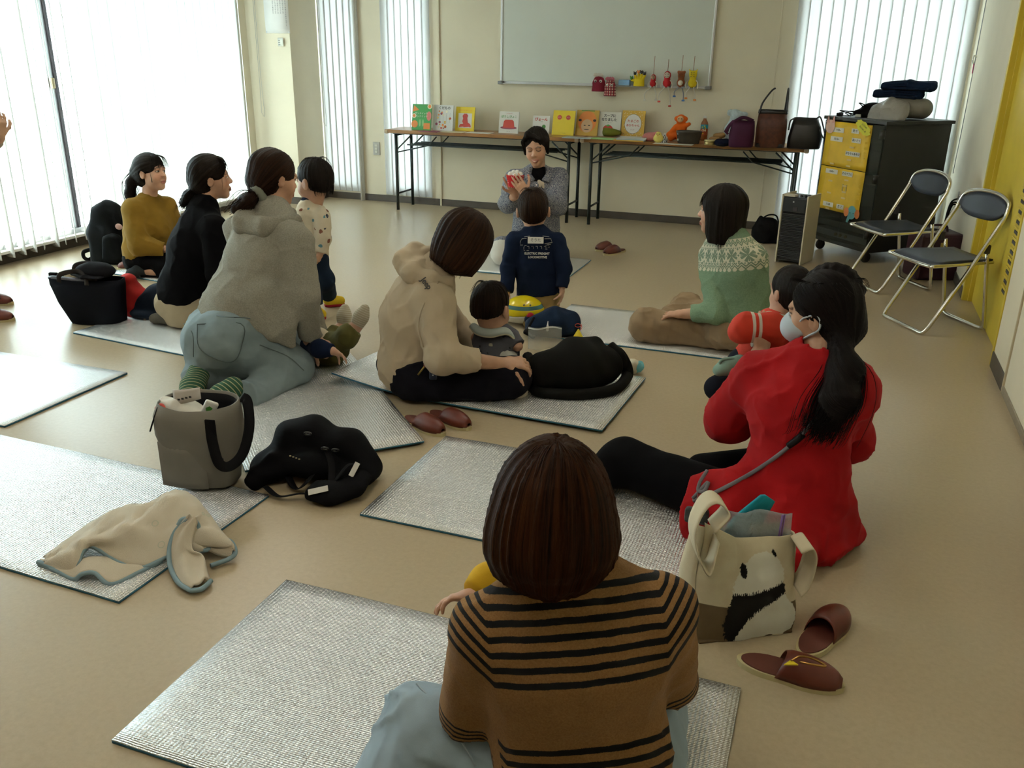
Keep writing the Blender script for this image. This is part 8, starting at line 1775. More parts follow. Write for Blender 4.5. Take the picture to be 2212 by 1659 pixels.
q, n = hit(top, 1157, 519, 4.0, 0.004); ex = unit(HR-n*(HR@n)); ez = np.cross(n, ex); Mq = basis((ex, ez, n), q-np.array(root.location))
MB().box((0, 0, 0), (0.088, 0.036, 0.0015), M=Mq).build('name_tag', C_wht, root)
text_mesh('lettering', 'そうた', 0.020, M_ink, root, Mq @ Matrix.Translation((0, 0, 0.0015)), 0.0004)
# printed locomotive: thin outlines
def outl(pts, nm='printed_locomotive'):
    P = [hit(top, x, y, 4.0, 0.0025)[0]-np.array(root.location) for x, y in pts]; return MB().tube(P, 0.0014, 4).build(nm, M_prt, root)
outl([(1124, 522), (1128, 516), (1138, 515)]); outl([(1176, 516), (1190, 516), (1193, 524), (1176, 526)]); outl([(1124, 522), (1124, 529), (1190, 528)]); outl([(1132, 534), (1134, 530), (1184, 529), (1187, 534), (1132, 541), (1132, 534)]); outl([(1138, 541), (1182, 538)]); outl([(1133, 512), (1145, 510)]); outl([(1172, 510), (1186, 512)])
for k_ in range(5): outl([(1139+k_*9, 532), (1143+k_*9, 532), (1143+k_*9, 537)])
# ------------------------------------------------------------------ person in the grey hoodie kneeling in jeans
hd = A(594, 388, 4.02); R = az(48, -10, 4); s = 1.0
nk = A(590, 462, 3.96); ch = A(568, 560, 3.90); ws = A(525, 660, 3.84); pel = A(490, 722, 3.84)
shL, shR = A(520, 500, 4.06), A(640, 525, 3.82); SD = unit(shR-shL)
elR, wrR = A(655, 640, 3.74), A(672, 738, 3.84); elL, wrL = A(640, 600, 4.15), A(690, 720, 4.15)
hipR, hipL = A(515, 728, 3.74), A(470, 715, 3.96); knR = A(632, 806, 3.78); knR[2] = 0.085; knL = knR+cf(-0.02, 0.26, 0.0); akR = A(560, 850, 3.60); akL = A(430, 806, 3.68); akL[2] = 0.075
root = person_root('person in a grey hoodie and pale jeans kneeling with green striped socks', pel, 0)
body_obj(root, [(head_prims(hd, R, s, neck=nk, nr=0.047), 0.0045), ([Tube([nk, ch, ws, pel], [0.045, 0.13, 0.12, 0.14], [0.04, 0.09, 0.09, 0.10], SD)]+chain([hipR, knR, akR], [0.07, 0.055, 0.04])+chain([hipL, knL, akL], [0.07, 0.055, 0.04]), 0.014), (chain([shR, elR, wrR], [0.042, 0.038, 0.028])+hand(wrR, cf(0.75, 0.25, -0.45), cf(0.1, 0.6, -0.5), 1.0, curl=(0.75, 0.8, 0.8, 0.85), side=-1), 0.0045), (chain([shL, elL, wrL], [0.042, 0.038, 0.028])+hand(wrL, cf(0.4, -0.3, -0.6), cf(0.3, -0.6, 0), 1.0), 0.006)], SKIN2, [dict(c=hd, R=R, s=s)])
M_grh = cloth('grey_marl', (0.29, 0.27, 0.215), var=0.06, knit=900, amp=0.3, mottled=0.35, mscale=190)
top = [Tube([nk, nk*0.5+ch*0.5, ch, ws, A(505, 700, 3.84)], [0.09, 0.16, 0.185, 0.185, 0.20], [0.075, 0.11, 0.13, 0.14, 0.155], SD, flat1=True, k=0.06, kk=0.06), Rc(nk+SD*0.03, shR, 0.06, 0.075, k=0.06), Rc(nk-SD*0.03, shL, 0.06, 0.07, k=0.06), Rc(shR, elR, 0.082, 0.068, k=0.016, wr=(0.007, 14, 8)), Rc(elR, elR*0.12+wrR*0.88, 0.068, 0.050, k=0.016, wr=(0.006, 18, 9), flat=True), Rc(shL, elL, 0.075, 0.065, k=0.03), Rc(elL, wrL, 0.065, 0.048, k=0.02, flat=True),
       Tube([A(560, 640, 3.72), A(610, 715, 3.68), A(632, 748, 3.70)], [0.11, 0.075, 0.02], [0.04, 0.028, 0.012], unit(HR*0.8+UP*0.6), k=0.05)]
soft_obj('hoodie', top, 0.0065, M_grh, root, disp=crease(0.009, 8.0, stretch=(1, 1, 1)), dmax=0.014)
soft_obj('hood', [Tube([A(630, 462, 4.04), A(575, 470, 3.92), A(528, 468, 3.90), A(520, 482, 3.86), A(570, 492, 3.80), A(640, 474, 3.86)], [0.028, 0.036, 0.042, 0.045, 0.040, 0.028], [0.024, 0.028, 0.032, 0.032, 0.028, 0.022], UP, k=0.02, kk=0.03, wr=(0.005, 18, 14)), El(A(575, 480, 3.88), (0.07, 0.06, 0.035), k=0.03)], 0.006, M_grh, root, disp=crease(0.004, 16), dmax=0.006)
M_jn = cloth('faded_jeans', (0.22, 0.275, 0.285), var=0.16, knit=1100, amp=0.35)
jn = [El(pel-UP*0.03, (0.205, 0.185, 0.17), np.array([SD, np.cross(UP, SD), UP])), El(A(468, 745, 3.74), (0.15, 0.14, 0.14), k=0.05), Rc(hipR, knR, 0.15, 0.10, wr=(0.008, 11, 8), k=0.06), Rc(hipL, knL, 0.14, 0.10, k=0.06), Rc(knR, A(560, 850, 3.60), 0.085, 0.080, wr=(0.008, 12, 8), k=0.03), Rc(A(560, 850, 3.60), A(525, 858, 3.50), 0.075, 0.075, k=0.02, flat=True), Rc(knL, akL, 0.09, 0.075, k=0.03), Cut((0, 0, 0.014), (0, 0, -1), 0.01)]
soft_obj('jeans', jn, 0.0075, M_jn, root, disp=crease(0.008, 9), dmax=0.012)
M_st = cloth('jeans_stitch', (0.11, 0.14, 0.14))
for pts in ([(428, 702), (520, 700), (522, 745), (505, 778), (470, 775), (432, 750), (428, 702)], [(415, 672), (470, 684), (540, 690), (600, 712)], [(400, 700), (418, 722), (420, 770)], [(560, 745), (620, 770), (655, 800)]): on_surf(root, jn, 'seam', pts, 0.0022, M_st, 0.006, d0=2.5)
def sock_mat(name, base, stripe, per, axis_scale=1.0):
    if name in _MC: return _MC[name]
    tm = NT(name); sx = tm.sep(tm.attr('st')); ph = tm.math('FRACT', tm.math('DIVIDE', sx[0], per)); tm.col(tm.mix(tm.math('LESS_THAN', ph, 0.2), base, stripe)); tm.bump(tm.noise(tm.coord(), 700.0, 2.0), 0.4, 0.001); tm.set(Roughness=0.95); _MC[name] = tm.m; return tm.m
M_gs = sock_mat('green_striped_sock', (0.030, 0.095, 0.050), (0.42, 0.38, 0.20), 0.016)
for h_, t_ in ((A(432, 800, 3.66), A(400, 860, 3.46)), (A(505, 838, 3.52), A(450, 862, 3.44))):
    h_ = h_.copy(); t_ = t_.copy(); h_[2] = max(0.085, h_[2]); t_[2] = 0.035; d_ = unit(t_-h_)
    soft_obj('sock', [Tube([h_, h_*0.5+t_*0.5, t_], [0.050, 0.050, 0.042], [0.045, 0.042, 0.034], HR, k=0.02, kk=0.03)], 0.006, M_gs, root, attrs=lambda V, h_=h_, d_=d_: {'st': (np.stack([(V-h_)@d_+0.15*(V@HR), V[:, 0]*0, V[:, 0]*0], -1), 'FLOAT_VECTOR')})
Lh = lambda x, y, z: hd+s*(R[0]*x+R[1]*y+R[2]*z)
def pony(root, L, R_, s_, base, tail, rad, m, h=0.0055, seed=1, bangs=True, tie=None, tie_r=0.02):
    hb = [El(L(0, -0.020, 0.040), np.array((0.090, 0.108, 0.098))*s_, R_, k=0.03), El(L(0.0, -0.052, -0.018), np.array((0.074, 0.066, 0.070))*s_, R_, k=0.04), El(L(0, 0.120, -0.035), np.array((0.066, 0.078, 0.100))*s_, R_, op='s', k=0.016)]
    for x in (-1, 1): hb.append(El(L(x*0.082, 0.022, -0.050), np.array((0.032, 0.046, 0.052))*s_, R_, op='s', k=0.014)); hb.append(El(L(x*0.090, -0.008, -0.006), np.array((0.020, 0.018, 0.026))*s_, R_, op='s', k=0.006))
    hb.append(Rc(L(0, -0.085, -0.02), base, 0.040*s_, 0.022, k=0.04)); hb.append(Tube([base]+tail, [0.018]+rad, [0.016]+[r*0.8 for r in rad], R_[0], k=0.015, kk=0.03))
    rs_ = random.Random(seed); ex = []
    for i in range(90):
        o = np.array([rs_.gauss(0, 1), rs_.gauss(0, 1), rs_.gauss(0, 1)])
        ex.append([base+o*0.006]+[t_+o*r*0.55 for t_, r in zip(tail, rad)]+[tail[-1]+(tail[-1]-base)*0.18*rs_.uniform(0.3, 1.2)+o*rad[-1]*0.45])
    if bangs:
        for i in range(60):
            x = rs_.uniform(-0.065, 0.065); ex.append([L(x*0.5, 0.045, 0.118), L(x*0.9, 0.072, 0.100), L(x, 0.086, 0.068), L(x*1.05, 0.0905, 0.040-rs_.uniform(0, 0.012))])
        for x in (-1, 1):
            for i in range(12): ex.append([L(x*0.055, 0.060, 0.09), L(x*0.070, 0.058, 0.045), L(x*0.070, 0.052, -0.01), L(x*(0.066+rs_.uniform(-0.005, 0.005)), 0.050, -0.06)])
    ob = hair_obj(root, hb, h, m, L(0, 0, 0.02), base-L(0, 0.06, 0.07), 0.003, 15, ref=R_[0], extra=[np_strands([smooth_path(p, 4) for p in ex], 0.0016, 0.0005)])
    d_ = unit(tail[0]-base); x_ = unit(np.cross(d_, UP+0.1)); y_ = np.cross(d_, x_)
    MB().tube([tuple(base-np.array(root.location)+(x_*math.cos(a)+y_*math.sin(a))*tie_r*(1+0.12*math.sin(5*a))) for a in np.linspace(0, 2*PI, 25)[:-1]], tie_r*0.55, 8, closed=True).build('hair_tie', tie or M_bnyl, root)
    return ob
pony(root, Lh, R, s, A(556, 420, 3.94), [A(535, 434, 3.90), A(510, 452, 3.90)], [0.036, 0.030], hair_mat('hair_reddish', (0.011, 0.007, 0.005), (0.06, 0.026, 0.013), streak=0.6), seed=2, bangs=False, tie=cloth('scrunchie', (0.24, 0.25, 0.20)), tie_r=0.034)
# ------------------------------------------------------------------ toddler lying on the mat before that person
M_olv = cloth('olive_cotton', (0.105, 0.095, 0.025), var=0.12); M_csk = sock_mat('cream_striped_sock', (0.46, 0.40, 0.28), (0.62, 0.57, 0.46), 0.010)
kt = A(668, 745, 4.15); kt[2] = 0.09; kh = A(712, 765, 4.05); kh[2] = 0.085; kc = A(610, 730, 4.30); kc[2] = 0.10
root = person_root('toddler lying on the foil mat in olive trousers and cream socks', kh, 0)
k1, a1, t1 = A(728, 724, 4.15), A(742, 700, 4.18), A(745, 666, 4.2); k2, a2, t2 = A(750, 726, 3.96), A(772, 702, 3.98), A(788, 667, 4.0)
ksh, kel, kwr = A(668, 746, 3.90), A(690, 753, 3.78), A(718, 758, 3.76)
R2 = Rof(UP, -(kt-kh))
body_obj(root, [(head_prims(kc, np.array([np.cross(UP, unit(kc-kh)), UP, unit(kc-kh)]), 0.95, True, kt, 0.05), 0.006), ([Tube([kt, kh], 0.08, 0.06, HF)], 0.012), (chain([kh, k1, a1], [0.05, 0.04, 0.030])+chain([kh, k2, a2], [0.05, 0.04, 0.030]), 0.007), (chain([ksh, kel, kwr], [0.03, 0.026, 0.02])+hand(kwr, cf(0.85, -0.1, -0.35), cf(0.2, -0.5, -0.8), 0.58, curl=(0.3, 0.35, 0.35, 0.4), side=1, spread=0.10), 0.0035)], SKINK)
M_prn = print_mat('cream_animal_print', (0.62, 0.53, 0.38), [(0.04, 0.04, 0.055), (0.20, 0.075, 0.04), (0.10, 0.24, 0.28)], 24)
soft_obj('shirt', [Tube([kt, kh*0.7+kt*0.3], 0.095, 0.075, HF, k=0.02), El(A(690, 730, 4.05), (0.05, 0.05, 0.055), k=0.03)], 0.006, M_prn, root, disp=crease(0.004, 15), dmax=0.006)
soft_obj('sleeve', [Rc(ksh, kel, 0.045, 0.040, wr=(0.004, 30, 15)), Rc(kel, kwr, 0.040, 0.032, flat=True, wr=(0.004, 30, 15))], 0.005, cloth('navy_sweat', 0), root)
soft_obj('trousers', [El(kh, (0.10, 0.09, 0.08)), Rc(kh+UP*0.01, k1, 0.058, 0.048, k=0.03, wr=(0.005, 20, 12)), Rc(k1, k1*0.55+a1*0.45, 0.052, 0.046, k=0.02, flat=True), Rc(kh, k2, 0.062, 0.050, k=0.03, wr=(0.006, 20, 12)), Rc(k2, k2*0.35+a2*0.65, 0.050, 0.044, k=0.02, flat=True), Cut((0, 0, 0.012), (0, 0, -1))], 0.006, M_olv, root, disp=crease(0.004, 14), dmax=0.006)
for a_, t_ in ((a1, t1), (a2, t2)):
    d_ = unit(t_-a_); soft_obj('sock', [Rc(a_*0.9+t_*0.1, a_*0.45+t_*0.55, 0.032, 0.034), Rc(a_*0.5+t_*0.5, t_, 0.034, 0.022, k=0.02)], 0.0045, M_csk, root, attrs=lambda V, a_=a_, d_=d_: {'st': (np.stack([(V-a_)@d_, V[:, 0]*0, V[:, 0]*0], -1), 'FLOAT_VECTOR')})
hk = np.array([np.cross(UP, unit(kc-kh)), UP, unit(kc-kh)])
short_hair(root, lambda x, y, z: kc+0.95*(hk[0]*x+hk[1]*y+hk[2]*z), hk, 0.95, H_BLK, 0.007)
# ------------------------------------------------------------------ toddler standing in the animal-print shirt
kc = A(678, 393, 5.0); R2 = az(-62, -4, 0); sk = 1.05; kt = A(672, 462, 4.99); kh = A(672, 552, 4.97)
root = person_root('toddler standing in a cream animal-print shirt and navy trousers', A(690, 670, 5.0), 0)
sR, eR, wR = A(694, 470, 4.93), A(698, 515, 4.88), A(692, 545, 4.86); sL, eL = A(655, 470, 5.06), A(640, 510, 5.08); wL = A(630, 535, 5.05)
kn1, an1 = A(700, 605, 4.96), fl(712, 662); an1[2] = 0.05; kn2, an2 = A(672, 610, 4.90), fl(682, 685); an2[2] = 0.05
body_obj(root, [(head_prims(kc, R2, sk, True, kt+UP*0.02, 0.046), 0.0045), ([Tube([kt, kh], 0.075, 0.06, R2[0])]+chain([kh, kn1, an1], [0.05, 0.04, 0.03])+chain([kh, kn2, an2], [0.05, 0.04, 0.03]), 0.012), (chain([sR, eR, wR], [0.03, 0.026, 0.02])+hand(wR, cf(-0.3, 0.1, -0.9), cf(-0.8, 0.3, 0), 0.66, side=-1), 0.0045), (chain([sL, eL, wL], [0.03, 0.026, 0.02])+hand(wL, cf(-0.5, 0.1, -0.6), cf(0.5, 0.3, 0), 0.66), 0.005)], SKINK, [dict(c=kc, R=R2, s=sk, kid=True)])
top = [Tube([kt+UP*0.05, kt+UP*0.01, kt*0.5+kh*0.5, kh+UP*0.0], [0.05, 0.085, 0.105, 0.105], [0.05, 0.07, 0.092, 0.098], R2[0], k=0.04, kk=0.04, flat1=True), Rc(kt, sR, 0.05, 0.05, k=0.03), Rc(kt, sL, 0.05, 0.05, k=0.03), Rc(sR, eR, 0.052, 0.046, k=0.014, wr=(0.004, 26, 14)), Rc(eR, wR, 0.045, 0.036, k=0.014, flat=True), Rc(sL, eL, 0.05, 0.045, k=0.02), Rc(eL, wL, 0.045, 0.036, flat=True)]
soft_obj('shirt', top, 0.006, M_prn, root, disp=crease(0.005, 13), dmax=0.007)
soft_obj('collar', [Tube([kt+UP*0.048, kt+UP*0.062], 0.055, 0.052, R2[0])], 0.005, cloth('navy_sweat', 0), root)
soft_obj('trousers', [El(kh-UP*0.02, (0.10, 0.10, 0.085)), Rc(kh-HF*0.03, kn1, 0.072, 0.058, k=0.03, wr=(0.006, 20, 12)), Rc(kn1, an1+UP*0.02, 0.058, 0.048, k=0.03, wr=(0.006, 20, 12), flat=True), Rc(kh+HF*0.0, kn2, 0.072, 0.058, k=0.03, wr=(0.006, 20, 12)), Rc(kn2, an2+UP*0.02, 0.058, 0.048, k=0.03, wr=(0.006, 20, 12), flat=True)], 0.006, cloth('navy_denim', (0.012, 0.022, 0.040), var=0.2), root)
for an, tx in ((an1, cf(0.07, 0.02, -0.02)), (an2, cf(0.05, -0.05, -0.02))): soft_obj('sock', [Rc(an-UP*0.012, an+tx*0.9, 0.036, 0.028), Cut((0, 0, 0.001), (0, 0, -1))], 0.005, cloth('yellow_sock', (0.62, 0.42, 0.02)), root); soft_obj('sock_sole', [Rc(an-UP*0.034, an+tx*0.9-UP*0.018, 0.032, 0.026), Cut((0, 0, 0.018), (0, 0, 1)), Cut((0, 0, 0.0), (0, 0, -1))], 0.005, cloth('red_sock', (0.36, 0.02, 0.03)), root)
Lk = lambda x, y, z: kc+sk*(R2[0]*x+R2[1]*y+R2[2]*z)
short_hair(root, Lk, R2, sk, H_BLK, 0.005, nape=-0.05, seed=5)
# ------------------------------------------------------------------ person in the black sweater
hd = A(458, 386, 4.86); R = az(72, 2, 0); s = 0.98
nk = A(440, 448, 4.82); ch = A(418, 540, 4.76); ws = A(395, 625, 4.74); pel = A(398, 675, 4.74); pel[2] = 0.12
shR, shL = A(462, 490, 4.68), A(430, 470, 4.98); SD = unit(shR-shL)
elR, wrR = A(470, 590, 4.62), A(520, 610, 4.75); elL, wrL = A(500, 580, 5.0), A(540, 600, 4.95)
hipR, hipL = A(400, 680, 4.66), A(400, 670, 4.84); knR = A(520, 690, 4.70); knR[2] = 0.09; akR = A(390, 700, 4.66); akR[2] = 0.07; knL = knR+HF*0.22; akL = akR+HF*0.22
root = person_root('person with a low ponytail in a black sweater and beige trousers', pel, 0)
body_obj(root, [(head_prims(hd, R, s, neck=nk, nr=0.047), 0.0045), ([Tube([nk, ch, ws, pel], [0.045, 0.12, 0.12, 0.13], [0.04, 0.08, 0.08, 0.09], SD)]+chain([hipR, knR, akR], [0.06, 0.05, 0.035])+chain([hipL, knL, akL], [0.06, 0.05, 0.035])+chain([shR, elR, wrR], [0.04, 0.036, 0.026])+chain([shL, elL, wrL], [0.04, 0.036, 0.026]), 0.014), (hand(wrR, cf(0.8, 0.3, -0.2), cf(0, 0.3, -1), 0.95), 0.006), (hand(wrL, cf(0.8, -0.1, -0.2), cf(0, 0.3, -1), 0.95), 0.006)], SKIN2, [dict(c=hd, R=R, s=s)])
M_bks = cloth('black_knit', (0.005, 0.005, 0.006), var=0.15)
soft_obj('sweater', [Tube([nk+UP*0.01, nk*0.5+ch*0.5, ch, ws, A(388, 655, 4.74)], [0.07, 0.14, 0.155, 0.155, 0.15], [0.06, 0.10, 0.125, 0.125, 0.12], SD, flat1=True, k=0.05, kk=0.05), Rc(nk, shR, 0.055, 0.068, k=0.05), Rc(nk, shL, 0.055, 0.066, k=0.05), Rc(shR, elR, 0.072, 0.062, k=0.016), Rc(elR, wrR, 0.062, 0.045, k=0.016, flat=True), Rc(shL, elL, 0.07, 0.06, k=0.02), Rc(elL, wrL, 0.06, 0.045, flat=True)], 0.007, M_bks, root, disp=crease(0.008, 8), dmax=0.012)
soft_obj('trousers', [El(pel-UP*0.01, (0.15, 0.15, 0.12)), Rc(hipR, knR, 0.10, 0.085, k=0.05), Rc(hipL, knL, 0.10, 0.085, k=0.05), Rc(knR, akR, 0.08, 0.06, k=0.03), Rc(knL, akL, 0.08, 0.06, k=0.03), Cut((0, 0, 0.012), (0, 0, -1))], 0.008, cloth('beige_twill', (0.42, 0.34, 0.22), var=0.08), root, disp=crease(0.006, 10), dmax=0.009)
soft_obj('sock', [Tube([A(392, 690, 4.66), A(362, 684, 4.66), A(334, 688, 4.68)], [0.040, 0.044, 0.032], [0.036, 0.038, 0.028], HF, k=0.02), Cut((0, 0, 0.012), (0, 0, -1))], 0.006, cloth('olive_grey_sock', (0.10, 0.09, 0.065)), root)
Lh = lambda x, y, z: hd+s*(R[0]*x+R[1]*y+R[2]*z)
pony(root, Lh, R, s, A(423, 406, 4.82), [A(408, 424, 4.82), A(396, 440, 4.82)], [0.034, 0.026], hair_mat('hair_black_brown', (0.009, 0.007, 0.006), (0.035, 0.020, 0.012), streak=0.5), seed=3, tie=mat('tie_brown', (0.10, 0.05, 0.04), 0.6), tie_r=0.018)
# ------------------------------------------------------------------ person in the mustard sweater by the window
hd = A(327, 375, 5.90); R = az(108, 8, 6); s = 1.0
nk = A(323, 440, 5.90); ch = A(322, 490, 5.88); ws = A(318, 545, 5.86); pel = A(325, 572, 5.86); pel[2] = 0.11
shR, shL = A(288, 456, 5.78), A(358, 448, 6.0); SD = unit(shR-shL)
elR, wrR = A(300, 530, 5.70), A(355, 538, 5.72); elL, wrL = A(375, 500, 6.02), A(380, 545, 5.9)
hipR, hipL = pel+SD*0.09, pel-SD*0.09; knR = A(420, 575, 5.74); knR[2] = 0.09; akR = A(318, 590, 5.72); akR[2] = 0.06; knL = A(430, 560, 6.0); knL[2] = 0.09; akL = A(360, 575, 5.95); akL[2] = 0.06
root = person_root('person with a black ponytail in a mustard sweater sitting by the window', pel, 0)
body_obj(root, [(head_prims(hd, R, s, neck=nk, nr=0.046), 0.004), ([Tube([nk, ch, ws, pel], [0.045, 0.12, 0.12, 0.13], [0.04, 0.08, 0.08, 0.09], SD)]+chain([hipR, knR, akR], [0.06, 0.05, 0.035])+chain([hipL, knL, akL], [0.06, 0.05, 0.035])+chain([shR, elR, wrR], [0.04, 0.036, 0.026])+chain([shL, elL, wrL], [0.04, 0.036, 0.026]), 0.012), (hand(wrR, cf(0.85, 0.2, -0.1), cf(0, 0.3, -1), 0.95), 0.006), (hand(wrL, cf(0.4, -0.4, -0.5), cf(0, 0.3, -1), 0.95), 0.006), (chain([akR+cf(0.05, 0, 0), akR], [0.038, 0.034]), 0.007)], SKIN2, [dict(c=hd, R=R, s=s)])
M_mus = cloth('mustard_knit', (0.215, 0.120, 0.012), var=0.12)
soft_obj('sweater', [Tube([nk+UP*0.015, nk*0.5+ch*0.5, ch, ws, pel+UP*0.03], [0.07, 0.14, 0.165, 0.165, 0.155], [0.058, 0.10, 0.125, 0.13, 0.12], SD, flat1=True, k=0.05, kk=0.05), Rc(nk, shR, 0.055, 0.07, k=0.05), Rc(nk, shL, 0.055, 0.07, k=0.05), Rc(shR, elR, 0.078, 0.074, k=0.018, wr=(0.006, 15, 9)), Rc(elR, wrR, 0.072, 0.046, k=0.018, wr=(0.008, 20, 9), flat=True), Rc(shL, elL, 0.075, 0.07, k=0.02), Rc(elL, wrL, 0.068, 0.046, flat=True)], 0.007, M_mus, root, disp=crease(0.008, 9), dmax=0.012)
soft_obj('undershirt', [Tube([nk-UP*0.005, nk+UP*0.032], [0.062, 0.058], [0.058, 0.054], SD, flat1=True)], 0.005, C_wht, root)
soft_obj('trousers', [El(pel-UP*0.01, (0.15, 0.15, 0.11)), Rc(hipR, knR, 0.095, 0.08, k=0.05), Rc(hipL, knL, 0.095, 0.08, k=0.05), Rc(knR, akR+cf(0.07, 0, 0), 0.075, 0.05, k=0.03, flat=True), Rc(knL, akL, 0.075, 0.05, k=0.03), Cut((0, 0, 0.012), (0, 0, -1))], 0.008, cloth('black_trousers', 0), root, disp=crease(0.006, 10), dmax=0.009)
soft_obj('sock', [Tube([A(300, 582, 5.71), A(285, 592, 5.70), A(274, 606, 5.68)], [0.038, 0.040, 0.028], [0.034, 0.034, 0.022], HF, k=0.02), Rc(A(300, 578, 5.71), A(312, 583, 5.72), 0.036, 0.036, k=0.02), Cut((0, 0, 0.002), (0, 0, -1))], 0.006, cloth('charcoal_sock', (0.035, 0.040, 0.042)), root)
Lh = lambda x, y, z: hd+s*(R[0]*x+R[1]*y+R[2]*z)
pony(root, Lh, R, s, A(290, 372, 5.90), [A(284, 395, 5.90), A(281, 418, 5.90), A(277, 432, 5.90)], [0.036, 0.034, 0.018], H_BLK, seed=6, tie_r=0.018)
# ------------------------------------------------------------------ storyteller with finger puppets
hd = A(1159, 320, 6.46); R = az(192, -12, -5); s = 1.05
nk = A(1163, 372, 6.50); ch = A(1160, 440, 6.50); ws = A(1158, 500, 6.50); pel = A(1156, 535, 6.52)
shL, shR = A(1206, 385, 6.50), A(1112, 388, 6.50); SD = unit(shL-shR)
elR, wrR = A(1098, 440, 6.36), A(1113, 420, 6.20); elL, wrL = A(1205, 445, 6.36), A(1139, 420, 6.08)
knR, knL = A(1086, 545, 6.28), A(1190, 548, 6.30); knR[2] = knL[2] = 0.095; hipR, hipL = pel+cf(-0.10, 0, 0), pel+cf(0.10, 0, 0); akR, akL = knR+cf(0.04, 0.36, -0.02), knL+cf(-0.04, 0.36, -0.02)
root = person_root('storyteller kneeling in a blue paisley shirt holding a red puppet cup', pel, 0)
hR = hand(wrR, cf(-0.35, 0.0, 0.9), cf(0.25, -0.9, 0.1), 0.98, curl=(0.10, 0.12, 0.15, 0.2), side=-1, spread=0.2, tc=0.15); hL = hand(wrL, cf(-0.62, -0.05, 0.76), cf(-0.1, 0.9, 0.2), 1.02, curl=(0.16, 0.18, 0.2, 0.25), side=-1, spread=0.12, tc=0.2)
body_obj(root, [(head_prims(hd, R, s, neck=nk+UP*0.01, nr=0.045), 0.0035), ([Tube([nk, ch, ws, pel], [0.045, 0.13, 0.13, 0.14], [0.04, 0.09, 0.09, 0.10], SD)]+chain([hipR, knR, akR], [0.07, 0.06, 0.04])+chain([hipL, knL, akL], [0.07, 0.06, 0.04]), 0.014), (chain([shR, elR, wrR], [0.04, 0.038, 0.026])+hR, 0.004), (chain([shL, elL, wrL], [0.04, 0.038, 0.026])+hL, 0.004)], (0.52, 0.29, 0.18), [dict(c=hd, R=R, s=s, closed=True, smile=True, lip=(0.45, 0.12, 0.09))])
tm = NT('paisley_cotton'); v = tm.coord(); a = tm.noise(v, 50.0, 3.0, 0.75); vo = tm.node('ShaderNodeTexVoronoi'); vo.inputs['Scale'].default_value = 42.0; tm.t.links.new(v, vo.inputs[0])
pt = tm.math('LESS_THAN', tm.math('ABSOLUTE', tm.math('SUBTRACT', tm.math('FRACT', tm.math('MULTIPLY', tm.math('ADD', a, vo.outputs['Distance']), 4.0)), 0.5)), 0.22)
tm.col(tm.mix(pt, (0.055, 0.065, 0.11), (0.34, 0.34, 0.34))); tm.bump(a, 0.1, 0.001); tm.set(Roughness=0.85); M_pai = tm.m
top = [Tube([nk-UP*0.005, nk*0.5+ch*0.5, ch, ws, pel, pel-UP*0.10], [0.065, 0.15, 0.165, 0.168, 0.18, 0.20], [0.06, 0.10, 0.12, 0.125, 0.13, 0.14], SD, flat1=True, k=0.05, kk=0.05), Rc(nk, shL, 0.055, 0.066, k=0.05), Rc(nk, shR, 0.055, 0.066, k=0.05), Rc(shR, elR, 0.072, 0.072, k=0.02, wr=(0.006, 18, 10)), Rc(elR, elR*0.3+wrR*0.7, 0.070, 0.042, k=0.02, wr=(0.006, 20, 10), flat=True), Rc(shL, elL, 0.074, 0.072, k=0.02, wr=(0.006, 18, 10)), Rc(elL, elL*0.3+wrL*0.7, 0.070, 0.042, k=0.02, wr=(0.006, 20, 10), flat=True),
       Rc(pel+cf(-0.06, -0.04, -0.02), knR+UP*0.03, 0.13, 0.085, k=0.06), Rc(pel+cf(0.06, -0.04, -0.02), knL+UP*0.03, 0.13, 0.085, k=0.06), El(nk+UP*0.02-HF*0.075, (0.050, 0.065, 0.075), k=0.012, op='s'), Cut((0, 0, 0.03), (0, 0, -1), 0.01)]
soft_obj('shirt', top, 0.006, M_pai, root, disp=crease(0.008, 10), dmax=0.012)
o_ = np.array(root.location)
for sgn in (-1, 1):
    P = [hit(top, 1163+sgn*x, y, 5.0, 0.012)[0]-o_ for x, y in ((22, 366), (30, 374), (32, 384), (24, 396), (8, 390))]
    MB().sheet([[np.array(P[0])*(1-u)*(1-w_)+np.array(P[1])*u*(1-w_)+np.array(P[3])*u*w_+np.array(P[4])*(1-u)*w_-HF*0.004 for w_ in np.linspace(0, 1, 4)] for u in np.linspace(0, 1, 5)], 0.004).build('collar', M_pai, root)
on_surf(root, top, 'button_placket', [(1160, 392), (1157, 415), (1153, 440), (1150, 470)], 0.004, M_pai, 0.002, d0=5.0)
for px, py in ((1159, 400), (1156, 422), (1153, 446)):
    q, n = hit(top, px, py, 5.0, 0.007); MB().cyl(q-o_, q+n*0.003-o_, 0.006, n=10).build('button', C_wht, root)
soft_obj('undershirt', [Tube([nk-UP*0.09-HF*0.045, nk-UP*0.03-HF*0.03, nk+UP*0.028], [0.060, 0.060, 0.056], [0.05, 0.056, 0.055], SD, flat1=True)], 0.005, M_bks, root)
soft_obj('trousers', [Rc(hipR, knR, 0.10, 0.088, k=0.03), Rc(hipL, knL, 0.10, 0.088, k=0.03), Rc(knR-UP*0.01, akR, 0.075, 0.06, k=0.03), Rc(knL-UP*0.01, akL, 0.075, 0.06, k=0.03), Rc(knR+UP*0.015-HF*0.02, knR+cf(-0.01, -0.05, -0.02), 0.085, 0.07, k=0.03), Cut((0, 0, 0.012), (0, 0, -1), 0.01)], 0.007, cloth('white_cotton', (0.66, 0.64, 0.57), var=0.05), root, disp=crease(0.005, 11), dmax=0.008)
q, n = hit(top, 1169, 397, 5.0, 0.010)
bro = [q+cf(0, 0, 0), q+cf(0.02, 0, 0.004), q+cf(-0.018, 0, 0.008)]
